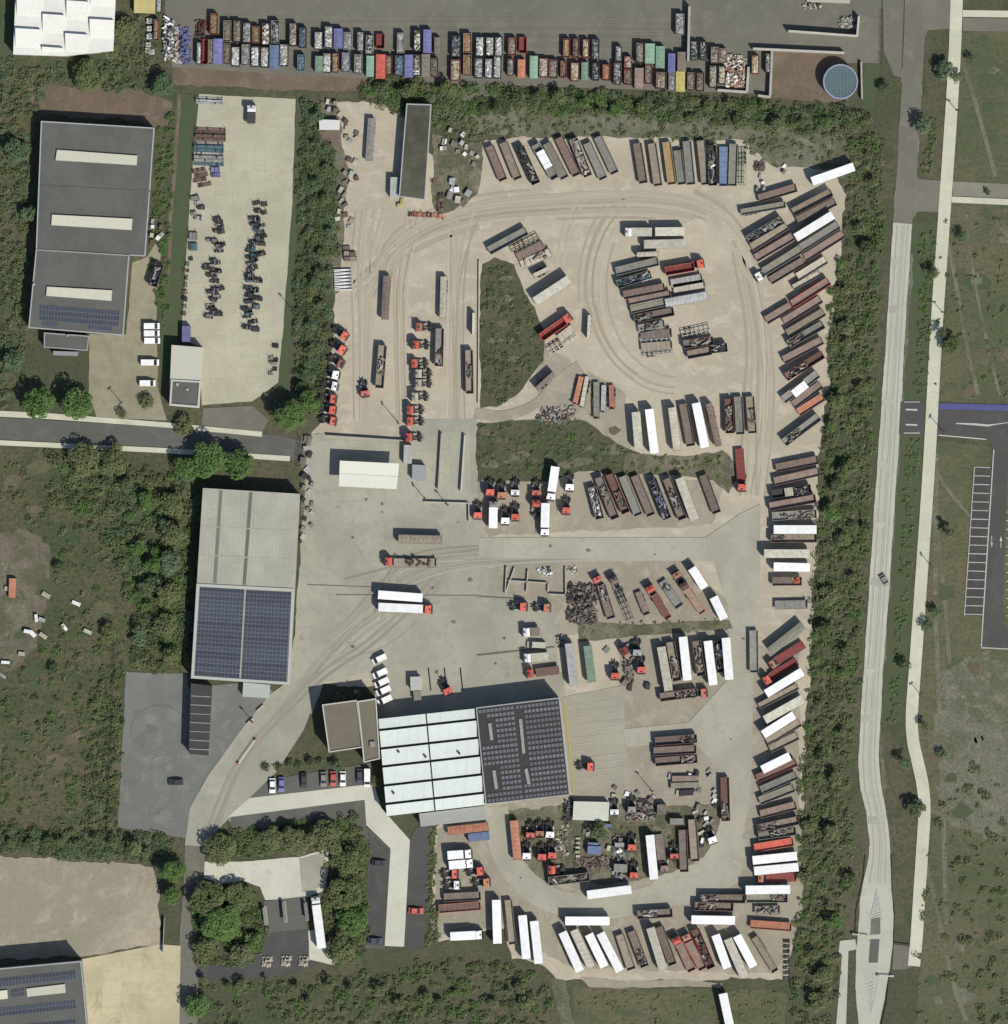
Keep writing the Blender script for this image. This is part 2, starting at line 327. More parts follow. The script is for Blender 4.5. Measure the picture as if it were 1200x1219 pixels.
# concrete yards
area('concrete_yard', [(366, 518), (388, 516), (480, 522), (500, 500), (568, 498), (568, 600), (578, 602), (578, 640), (582, 700), (660, 720), (665, 815), (560, 822), (452, 836), (438, 800), (385, 812), (372, 850), (340, 830), (350, 760), (362, 600)], CONCY, 5, .25)
area('concrete_apron', [(368, 522), (480, 528), (560, 502), (560, 598), (372, 594)], slabs('station_concrete', (.345, .335, .265), (.8, .8, .78), 5, 5, .09, -.07, .012, (.29, .28, .23)), 6)
area('hall_apron', [(446, 822), (560, 812), (672, 800), (672, 836), (560, 846), (448, 860)], CONCY, 4)
area('marked_apron', [(668, 830), (742, 816), (746, 930), (680, 944)], slabs('bay_concrete', (.325, .305, .235), (1.0, 1.0, 1.0), 40, 3.0, .07, .09, .001), 6)
ring = smooth([(880, 690), (883, 760), (881, 850), (880, 940), (866, 1010), (826, 1056), (760, 1074), (700, 1082), (645, 1070), (605, 1030), (592, 990), (590, 960)])
band('ring_road', ring, [30]*len(ring), CONCR, 6)
area('ring_road', [(570, 640), (840, 640), (880, 612), (905, 600), (905, 680), (900, 720), (866, 720), (850, 668), (570, 664)], CONCR, 7)
area('ring_road', [(742, 868), (820, 860), (870, 805), (892, 800), (892, 940), (868, 935), (825, 880), (745, 890)], CONCR, 7)
area('ring_road', [(800, 1030), (860, 990), (890, 1000), (880, 1050), (830, 1075), (740, 1085)], CONCR, 5)
area('weed_strip', [(688, 740), (760, 744), (868, 738), (872, 748), (770, 756), (690, 764)], WEEDS, 8, .15)
area('weed_island', [(604, 965), (700, 955), (860, 960), (870, 975), (850, 1020), (760, 1050), (650, 1052), (610, 1010)], WEEDS, 5, .8)
area('weed_island', [(574, 315), (590, 306), (612, 314), (622, 345), (640, 372), (648, 400), (646, 432), (618, 466), (592, 484), (573, 486), (570, 380)], ROUGH, 5, .5)
area('weed_island', [(567, 504), (640, 500), (690, 500), (742, 530), (775, 548), (780, 560), (740, 566), (690, 562), (640, 574), (568, 572)], ROUGH, 5, .6)
area('weed_strip', [(745, 538), (800, 545), (862, 536), (880, 560), (868, 585), (850, 572), (800, 566), (740, 562)], WEEDS, 5, .7)
for k in range(22):
    x, y, r_ = (rnd.uniform(578, 735), rnd.uniform(512, 560), rnd.uniform(3, 9)) if k < 15 else (rnd.uniform(585, 630), rnd.uniform(330, 460), rnd.uniform(3, 8))
    area('bare_patch', [(x+r_*1.5*math.cos(a)*rnd.uniform(.6, 1.4), y+r_*math.sin(a)*rnd.uniform(.5, 1.0)) for a in np.linspace(0, 5.7, 8)], (SOIL2, WEEDS, DRY)[k % 3], 6, .25)
band('dirt_track', smooth([(566, 492), (600, 497), (640, 482), (668, 450), (690, 435)]), 12, GRAVEL2, 6, .2)
# tyre arcs worn in the gravel
TRK = plain('compacted_gravel', (.384, .345, .264), .06, .3)
TRK2 = plain('loose_gravel', (.414, .371, .287), .06, .3)
def arc(cx, cy, rx, ry, a0, a1, n=26): return [(cx+rx*math.cos(R(a)), cy+ry*math.sin(R(a))) for a in np.linspace(a0, a1, n)]
def runs(p, ok):
    cur = []
    for a in p:
        if ok(*a): cur.append(a)
        else:
            if len(cur) > 4: yield cur
            cur = []
    if len(cur) > 4: yield cur
def wear(p, ok, w, m, lvl, gap=7.5):
    """a pair of wheel paths"""
    for sgn in (-1, 1):
        o = []
        for i in range(len(p)):
            a, b = Vector(p[max(0, i-1)]), Vector(p[min(len(p)-1, i+1)]); d = (b-a).normalized(); o.append((p[i][0]-d.y*gap/2*sgn, p[i][1]+d.x*gap/2*sgn))
        for r_ in runs(o, ok): band('tyre_track', r_, w, m, lvl)
TI = [0]
def trk(p, ok, k=1):
    TI[0] += 1; i = TI[0]
    wear(p, ok, rnd.uniform(1.6, 3.6), (TRK, TRK2)[i % 2] if k else (TRKC, TRKD)[i % 2], (4.0+(i % 30)*.02) if k else 5.5+(i % 12)*.05)
def okn(x, y): return 228 < y < 478 and ((x < 572 and x > 415) or 650 < x < 892 or y < 262) and not (x < 520 and y < 245)
for i in range(10):
    k = rnd.uniform(0, 1); a0 = rnd.uniform(90, 260)
    trk(arc(800+rnd.uniform(-8, 8), 340, 88+60*k, 112+70*k, a0, a0+rnd.uniform(50, 150), 30), okn)
for i in range(11):
    y0 = rnd.uniform(225, 265); trk(smooth([(420+rnd.uniform(0, 60), y0+90), (470, y0+45), (550, y0+6), (680, y0-4), (800, y0-8+rnd.uniform(-6, 6)), (868, y0+20), (900, y0+80)]), lambda x, y: 226 < y < 480 and not (575 < x < 700 and y > 262) and not (735 < x < 870 and y > 262))
for i in range(12):
    x0 = rnd.choice([rnd.uniform(425, 440), rnd.uniform(470, 482), rnd.uniform(532, 552)]); trk(smooth([(x0+rnd.uniform(-5, 30), 250), (x0+rnd.uniform(-5, 5), 320), (x0+rnd.uniform(-3, 3), 400), (x0, 500)]), lambda x, y: y > 240)
for i in range(8):
    x0 = rnd.uniform(895, 915); trk(smooth([(x0-20, 300), (x0, 400), (x0+rnd.uniform(-8, 8), 480), (x0-rnd.uniform(0, 12), 590)]), lambda x, y: x < 925)
TRKC = plain('scuffed_concrete', (.305, .296, .237), .1, .4); TRKD = plain('polished_concrete', (.343, .332, .265), .08, .4)
OKC = lambda x, y: True
for i in range(6):
    y0 = rnd.uniform(646, 664); x1 = rnd.uniform(600, 870); trk(smooth([(380+rnd.uniform(0, 90), y0+rnd.uniform(20, 100)), (470, y0+rnd.uniform(5, 40)), (570, y0+3), (x1-20, y0), (x1, y0)]), lambda x, y: x > 366, 0)
for i in range(0):
    o = rnd.uniform(-9, 9); c_ = rnd.randint(0, 20); trk([(x+o*.6, y+o*.7) for x, y in ring[c_:c_+rnd.randint(14, 30)]], OKC, 0)
for i in range(5):
    trk(smooth([(250+rnd.uniform(-8, 8), 985), (285+rnd.uniform(-8, 8), 905), (330+rnd.uniform(-8, 8), 850), (385, 790+rnd.uniform(-15, 15)), (430+rnd.uniform(0, 60), 740+rnd.uniform(-40, 30)), (520, 690+rnd.uniform(-40, 40))]), OKC, 0)
OIL = plain('oil_stain', (.15, .145, .12), .25, 2.0)
def stain(x, y, r):
    p = [(x+r*math.cos(a)*rnd.uniform(.6, 1.2), y+r*math.sin(a)*rnd.uniform(.5, 1.1)) for a in np.linspace(0, 5.8, 9)]; area('oil_stain', p, OIL, 9, .1, step=.6)
for x, y in ((420, 640), (455, 610), (545, 622), (515, 700), (560, 690), (590, 790), (520, 800), (600, 760), (420, 770), (470, 660), (540, 740), (700, 655), (780, 660), (655, 650), (885, 760), (870, 880), (455, 600), (436, 595), (498, 500), (620, 1045)): stain(x, y, rnd.uniform(1, 3.2))
# west side
area('storage_yard', [(237, 112), (352, 118), (348, 240), (338, 380), (331, 455), (300, 478), (240, 482), (238, 412), (216, 404), (222, 300), (229, 200)], PADL, 4, .15)
area('forecourt', [(106, 398), (150, 398), (158, 312), (175, 306), (184, 290), (192, 300), (186, 380), (188, 460), (198, 500), (115, 498), (106, 470)], slabs('court_concrete', (.27, .25, .17), (.86, .86, .84), 3, 3, .12, 0, .02, (.22, .20, .14)), 3, .2)
area('asphalt_road', [(-300, 492), (0, 497), (190, 508), (330, 518), (356, 524), (358, 548), (300, 542), (190, 532), (0, 523), (-300, 518)], ASPH, 3)
for pts in ([(-300, 485), (0, 489), (60, 492), (200, 503), (312, 514), (312, 520), (200, 509), (60, 499), (0, 496), (-300, 491)],
            [(-300, 519), (0, 524), (190, 533), (345, 543), (345, 549), (190, 539), (0, 530), (-300, 525)]):
    mb = MB(); mb.prism(Q(pts), -.05, .25, PATHC); link('pavement', mb.mesh('pavement'))['kind'] = 'structure'
area('driveway', [(242, 486), (300, 483), (320, 500), (312, 514), (240, 506)], ASPL, 4)
area('asphalt_lot', [(150, 800), (222, 802), (224, 818), (300, 812), (325, 822), (240, 935), (222, 998), (140, 985), (146, 880)], ASPG, 3, .12)
area('curved_drive', [(342, 812), (376, 832), (362, 868), (330, 918), (297, 950), (262, 985), (246, 1008), (220, 1006), (226, 962), (246, 926), (292, 862), (322, 826)], CONCY, 5)
band('entrance_road', smooth([(232, 1006), (231, 1050), (226, 1110), (224, 1160), (223, 1219), (222, 1400)]), 24, ASPL, 4)
area('car_park', [(297, 946), (322, 928), (380, 918), (442, 908), (448, 930), (436, 934), (300, 952)], ASPH, 4)
area('car_park', [(270, 973), (434, 952), (436, 985), (465, 1010), (458, 1130), (434, 1128), (440, 1000), (400, 980), (280, 990)], ASPH, 3)
area('car_park', [(488, 1000), (495, 985), (512, 982), (511, 1050), (504, 1131), (480, 1129)], ASPD, 4)
area('parking_lane', [(438, 990), (464, 1012), (459, 1126), (436, 1125), (441, 1010)], ASPD, 5)
area('light_path', [(297, 950), (436, 934), (446, 936), (454, 962), (488, 1000), (481, 1127), (458, 1126), (465, 1010), (436, 982), (434, 952), (278, 972), (270, 974)], WHITEC, 6)
area('sand_yard', [(-200, 1008), (0, 1018), (80, 1024), (180, 1030), (190, 1060), (190, 1124), (100, 1138), (-200, 1150)], terrain('sand', ((.33, .29, .22), (.25, .23, .17), (.36, .32, .24), (.2, .16, .11)), .02, .1, .8, speck=.25), 3, .6)
area('sandy_pavement', [(96, 1142), (190, 1124), (215, 1126), (211, 1400), (110, 1400)], SANDY, 4)
area('loading_yard', [(243, 1026), (300, 1025), (356, 1020), (392, 1010), (388, 1060), (364, 1068), (316, 1072), (310, 1056), (290, 1048), (262, 1052), (242, 1045)], WHITEC, 3, .15)
area('loading_yard', [(356, 1022), (388, 1014), (384, 1056), (360, 1062)], CONCY, 4, .1)
area('fuel_yard', [(314, 1073), (364, 1067), (368, 1130), (380, 1150), (330, 1162), (236, 1168), (234, 1146), (280, 1152), (312, 1130), (316, 1110)], ASPD, 4, .1)
area('fuel_slab', [(314, 1073), (364, 1067), (366, 1106), (318, 1110)], ASPH, 5)
area('loading_yard', [(367, 1108), (382, 1105), (400, 1150), (368, 1142)], WHITEC, 5, .1)
for k in range(14):
    x, y, r_ = rnd.uniform(152, 225), rnd.uniform(820, 980), rnd.uniform(3, 12)
    area('asphalt_patch', [(x+r_*math.cos(a)*rnd.uniform(.6, 1.3), y+r_*math.sin(a)*rnd.uniform(.5, 1.1)) for a in np.linspace(0, 5.7, 8)], (ASPG2, ASPG3)[k % 2], 4, .2)
band('worn_path', arc(196, 925, 26, 24, 170, 290, 18), 2.5, ASPG3, 5); band('worn_path', arc(190, 870, 34, 30, 150, 330, 24), 2.0, ASPG2, 5)
for k in range(12):
    y = 20+k*5.2; band('worn_path', smooth([(rnd.uniform(230, 400), y+rnd.uniform(-3, 3)), (600, y+rnd.uniform(-6, 6)), (rnd.uniform(780, 880), y+rnd.uniform(-3, 3))]), rnd.uniform(1.5, 4), NYT, 3)
# east roads
L_ = [(1078, -60), (1078, 0), (1073, 110), (1068, 200), (1063, 265), (1055, 400), (1048, 500), (1041, 600), (1034, 710), (1028, 800), (1024, 860), (1022, 910), (1024, 940), (1031, 965), (1035, 1000), (1034, 1020), (1030, 1040), (1024, 1070), (1022, 1100), (1019, 1140), (1018, 1175), (1023, 1225), (1024, 1400)]
R_ = [(1132, -60), (1131, 0), (1130, 34), (1100, 36), (1097, 110), (1092, 200), (1086, 265), (1077, 400), (1072, 500), (1065, 600), (1058, 710), (1051, 800), (1048, 860), (1046, 900), (1048, 930), (1054, 960), (1059, 1000), (1060, 1020), (1062, 1070), (1064, 1090), (1063, 1120), (1058, 1160), (1053, 1190), (1045, 1225), (1044, 1400)]
area('concrete_road', L_+R_[::-1], ROADC, 3, .12, step=1.2)
WHL = plain('road_wheel_path', (.41, .412, .336), .08, .3); MIDJ = plain('road_joint', (.27, .27, .22), .1)
for f, w, m_, lv in ((.22, 2.2, WHL, 4.1), (.40, 2.2, WHL, 4.2), (.60, 2.2, WHL, 4.3), (.78, 2.2, WHL, 4.4), (.5, .5, MIDJ, 4.5)):
    pc = []
    for yy in np.arange(268, 1060, 8.0):
        xl = np.interp(yy, [a[1] for a in L_], [a[0] for a in L_]); xr = np.interp(yy, [a[1] for a in R_], [a[0] for a in R_]); pc.append((xl+(xr-xl)*f, yy))
    band('wheel_path', pc, w, m_, lv)
for k in range(9):
    yy = 290+k*83+rnd.uniform(-20, 20); xl = np.interp(yy, [a[1] for a in L_], [a[0] for a in L_]); area('road_patch', [(xl+2, yy), (xl+rnd.uniform(8, 18), yy), (xl+rnd.uniform(8, 18), yy+rnd.uniform(4, 12)), (xl+2, yy+8)], WHL, 5, .05)
area('asphalt_road', [(1078, -60), (1078, 0), (1073, 110), (1068, 200), (1063, 265), (1086, 267), (1092, 200), (1097, 110), (1101, 44), (1104, 36), (1131, 34), (1132, -60)], ASPL, 4)
area('asphalt_road', [(1050, -60), (1078, -60), (1073, 92), (1064, 90), (1052, 60)], ASPL, 3)
area('asphalt_road', [(1088, 205), (1094, 213), (1120, 215), (1117, 252), (1092, 252), (1086, 262)], ASPL, 5)
area('asphalt_road', [(1134, 216), (1500, 232), (1500, 248), (1134, 233)], asphalt('side_asphalt', (.20, .195, .155)), 4)
area('cycle_path', [(1133, 234), (1500, 250), (1500, 258), (1133, 241)], PATHC, 4)
area('cycle_path', [(1146, 12), (1500, 17), (1500, 25), (1146, 20)], PATHC, 4)
area('asphalt_road', [(1146, 21), (1500, 26), (1500, 42), (1146, 37)], ASPL, 4)
cp = smooth([(1140, -60), (1139, 0), (1136, 80), (1128, 200), (1121, 300), (1114, 400), (1108, 520), (1103, 600), (1096, 700), (1089, 800), (1085, 850), (1086, 880), (1092, 905), (1099, 935), (1101, 965), (1098, 1010), (1094, 1070), (1091, 1120), (1088, 1150)])
band('cycle_path', cp, 14.5, PATHC, 6)
area('concrete_apron', [(1064, 1124), (1080, 1126), (1094, 1130), (1094, 1148), (1078, 1154), (1062, 1154)], ASPL, 5)
area('side_path', [(1018, 1118), (1000, 1120), (998, 1134), (1002, 1140), (995, 1225), (994, 1400), (1005, 1400), (1007, 1225), (1010, 1132), (1020, 1130)], ROADC, 4)
area('traffic_island', [(1036, 1118), (1047, 1118), (1045, 1146), (1034, 1146)], ASPH, 5)
area('traffic_island', [(1037, 1094), (1048, 1092), (1048, 1112), (1036, 1113)], ASPL, 5)
area('asphalt_crossing', [(1072, 478), (1101, 478), (1098, 517), (1070, 517)], ASPD, 4)
area('car_park', [(1117, 481), (1500, 487), (1500, 778), (1167, 771), (1178, 620), (1182, 534), (1176, 523), (1115, 518)], ASPD, 4)
area('car_park', [(1159, 556), (1180, 556), (1172, 733), (1148, 733)], asphalt('bay_asphalt', (.07, .068, .066)), 5)
area('grass_island', [(1199, 560), (1260, 560), (1260, 752), (1200, 748), (1193, 740)], FIELD, 5)
area('blue_lane', [(1119, 480), (1500, 489), (1500, 497), (1118, 487)], plain('blue_surface', (.095, .10, .27), .12), 6)
for a, b, w in [((1183, 535), (1168, 770), 1.3), ((1168, 771), (1230, 774), 1.5), ((1160, 556), (1148, 733), 1.0), ((1117, 518), (1174, 523), 1.2)]:
    band('kerb_line', [a, b], w, PAINT, 7)
for k in range(18):
    y = 556+k*10.3; band('bay_line', [(1160-12*k/17, y), (1179-8*k/17, y+.6)], 1.0, PAINT, 7)
    if 600 < y: band('bay_line', [(1198, y+2), (1220, y+3)], 1.0, PAINT, 7)
for x, y, d in ((1180.5, 646, 1), (1191.5, 644, -1)):
    area('road_arrow', [(x-1.6, y), (x+1.6, y), (x, y+6*d)], PAINT, 7); band('road_arrow', [(x, y), (x, y-8*d)], .8, PAINT, 7)
for k in range(9):
    w = .6+k*.55; band('hatching', [(1043.5-w, 1066+k*3.4), (1043.5+w, 1062+k*3.4)], .9, PAINT, 7)
    w = 5.2-k*.55; band('hatching', [(1037-w*.8, 1172+k*4), (1037+w*.8, 1168+k*4)], .9, PAINT, 7)
for pts in ([(1044, 1058), (1036, 1095)], [(1044, 1058), (1050, 1095)], [(1032, 1165), (1036, 1208)], [(1046, 1165), (1037, 1208)], [(1016, 1112.5), (1034, 1114)], [(1047, 1161), (1064, 1161.5)]):
    band('road_marking', pts, 1.0, PAINT, 7)
for x, y in ((1077, 487.5), (1077, 505.5)):
    band('road_marking', [(x+1, y), (x+15, y+.4)], 2, PAINT, 7); band('road_marking', [(x-1, y-9 if y < 490 else y+10), (x+18, y-9 if y < 490 else y+10)], 1.1, PAINT, 7)
band('road_marking', [(1138, 504), (1160, 505), (1176, 506.5), (1186, 505), (1200, 503)], [1.2, 2.4, 2.4, 1.2, .8], PAINT, 7)
for k in range(13):
    y = 834+k*8.0; band('bay_line', [(677+k*.75, y+5-1*k*.0), (741+k*.3, y-2)], .55, plain('worn_paint', (.47, .45, .38), .2), 8)
band('yellow_line', [(672, 832), (684, 942)], 3.0, plain('yellow_paint', (.42, .38, .17), .15), 8)
band('yellow_line', [(274, 978), (273, 973)], 1.5, M['yellow_paint'], 8)
for pts, w in (([(400, 708), (570, 709)], .8), ([(366, 696), (445, 699)], .8), ([(568, 780), (660, 770)], 1.6), ([(570, 710), (622, 713)], 1.4)):
    band('drain_channel', pts, w, plain('drain_line', (.17, .16, .13), .2), 9)
for x in (510, 529, 548):
    band('drain_channel', [(x, 795), (x+3, 822)], 1.3, RUBBER, 9)
area('bare_ground', [(655, 1165), (672, 1166), (684, 1222), (686, 1400), (672, 1400), (668, 1222)], DRY, 3, .3)
area('rubble_edge', [(690, 1162), (740, 1168), (800, 1166), (860, 1170), (858, 1176), (800, 1174), (740, 1177), (700, 1174)], GRAVEL2, 4, .3)
# ------------------------------------------------------------------ vegetation
def leafmat(name, c, c2):
    m, t, b = nodes_of(name, .75, .15); v = coords(t, (1, 1, 1), 0, True)
    col = mix(t, ramp(t, noise(t, .45, 4, .7, v), .38, .62), c, c2)
    col = mix(t, ramp(t, noise(t, 2.6, 3, .7, v), .5, .7), col, sc3(c, .74))
    oi = t.nodes.new('ShaderNodeObjectInfo')
    col = mix(t, oi.outputs['Random'], col, mix(t, 1.0, col, (.82, .88, .8), 'MULTIPLY'))
    t.links.new(col, b.inputs[0]); return m
LEAF = {'b': leafmat('fresh_leaves', (0.073, 0.130, 0.038), (0.104, 0.161, 0.052)),
        'd': leafmat('dull_leaves', (0.101, 0.123, 0.054), (0.140, 0.149, 0.069)),
        't': leafmat('bluish_leaves', (0.086, 0.128, 0.069), (0.114, 0.147, 0.082)),
        'o': leafmat('olive_leaves', (0.121, 0.137, 0.065), (0.143, 0.150, 0.078)),
        'k': leafmat('deep_leaves', (0.072, 0.095, 0.045), (0.101, 0.121, 0.058))}
rng = np.random.default_rng(5)
def leaves(centres, rads, flat, n_per_m2, size):
    """small leaf quads spread on and inside lumps"""
    V = []
    for (cx, cy, cz), r in zip(centres, rads):
        n = max(8, int(n_per_m2*4*r*r))
        d = rng.normal(size=(n, 3)); d[:, 2] = np.abs(d[:, 2])*.9-.25; d /= np.linalg.norm(d, axis=1)[:, None]+1e-9
        rr = r*rng.uniform(.55, 1.05, n)**.5; p = d*rr[:, None]*np.array([1, 1, flat])+np.array([cx, cy, cz])
        nrm = d*.6+np.array([0, 0, .8])+rng.normal(scale=.33, size=(n, 3)); nrm /= np.linalg.norm(nrm, axis=1)[:, None]
        a = np.cross(nrm, rng.normal(size=(n, 3))); a /= np.linalg.norm(a, axis=1)[:, None]+1e-9; b = np.cross(nrm, a)
        s = size*rng.uniform(.6, 1.3, n)[:, None]
        V.append(np.stack([p-a*s, p-b*s*.6, p+a*s, p+b*s*.6], 1).reshape(-1, 3))
    return np.concatenate(V)
def quadmesh(name, V, m):
    n = len(V)//4; me = bpy.data.meshes.new(name); me.vertices.add(n*4); me.vertices.foreach_set('co', V.astype(np.float32).ravel())
    me.loops.add(n*4); me.loops.foreach_set('vertex_index', np.arange(n*4, dtype=np.int32))
    me.polygons.add(n); me.polygons.foreach_set('loop_start', np.arange(0, n*4, 4, dtype=np.int32))
    me.materials.append(m); me.update(); me.validate(); return me
CROWN = {}
def crown_mesh(r, kind, var):
    key = (round(r*2)/2, kind, var)
    if key in CROWN: return CROWN[key]
    r = key[0]; k = int(11+r*6); cs = [(0, 0, r*.25)]; rs = [r*.62]
    for i in range(k):
        a = rng.uniform(0, 6.283); d = r*.78*math.sqrt(rng.uniform(.05, 1)); z = rng.uniform(-.35, .62)*r*(1-.35*d/r)
        cs.append((math.cos(a)*d*rng.uniform(.8, 1.1), math.sin(a)*d, z)); rs.append(r*rng.uniform(.18, .36))
    V = leaves(cs, rs, .85, 9 if r > 2.2 else 12, .34 if r > 2.2 else .23)
    CROWN[key] = quadmesh('crown', V, LEAF[kind]); return CROWN[key]
TRUNK = {}
def trunk_mesh(r, h):
    key = (round(r), round(h))
    if key not in TRUNK:
        mb = MB(); w = .09+r*.045; mb.cyl(0, 0, -.1, h*.75, w*1.25, BARK, 8, r1=w*.6)
        for i in range(5):
            a = i*1.3; mb.bar((0, 0, h*(.35+.07*i)), (math.cos(a)*r*.6, math.sin(a)*r*.6, h*(.6+.08*i)), w*.6, w*.6, BARK)
        TRUNK[key] = mb.mesh('trunk')
    return TRUNK[key]
def tree(x, y, rad, kind, label, group=None, h=None, name='broadleaf_tree', var=0):
    """x, y plan units, rad crown radius in plan units, h metres"""
    wx, wy = q(x, y); r = max(.5, rad*.25*SH[2]); h = h or (r*1.9+1)
    t = empty(name, wx, wy, 0, rnd.uniform(0, 6.28), label, 'tree', group)
    c = link('crown', crown_mesh(r, kind, var % 3), t); c.location = (0, 0, max(h-r*.8, r*.55)); c.scale = (1, rnd.uniform(.88, 1.05), rnd.uniform(.8, 1.05))
    link('trunk', trunk_mesh(r, max(1, h-r*.6)), t); return t
sheet()
GT = 'trees along the west road'
for i, (x, y, r, h, lab) in enumerate([
    (47, 479, 20, 9, 'large round bright green tree north of the west road, nearest the left edge'),
    (94, 482, 21, 9.5, 'large bright green tree north of the west road, beside the grey warehouse forecourt'),
    (222, 556, 17, 8, 'big green tree at the west end of the cluster above the striped-roof warehouse'),
    (250, 548, 22, 10, 'tallest bright green tree in the cluster just north of the large solar warehouse'),
    (284, 552, 19, 9, 'bright green tree at the east end of the cluster above the solar warehouse'),
    (345, 496, 20, 10, 'bright green tree where the west road meets the truck yard'),
    (367, 478, 14, 8, 'dense green tree behind the roadside one, at the foot of the yard hedge'),
    (206, 1035, 15, 8, 'bright green tree beside the sandy lot, north of two on the entrance road'),
    (206, 1066, 13, 7, 'bright green tree beside the sandy lot, south of two on the entrance road'),
    (234, 1196, 15, 7, 'bright green tree by the entrance road near the bottom edge')]):
    tree(x, y, r, 'b', lab, GT if y < 600 else 'trees along the entrance road', h, var=i)
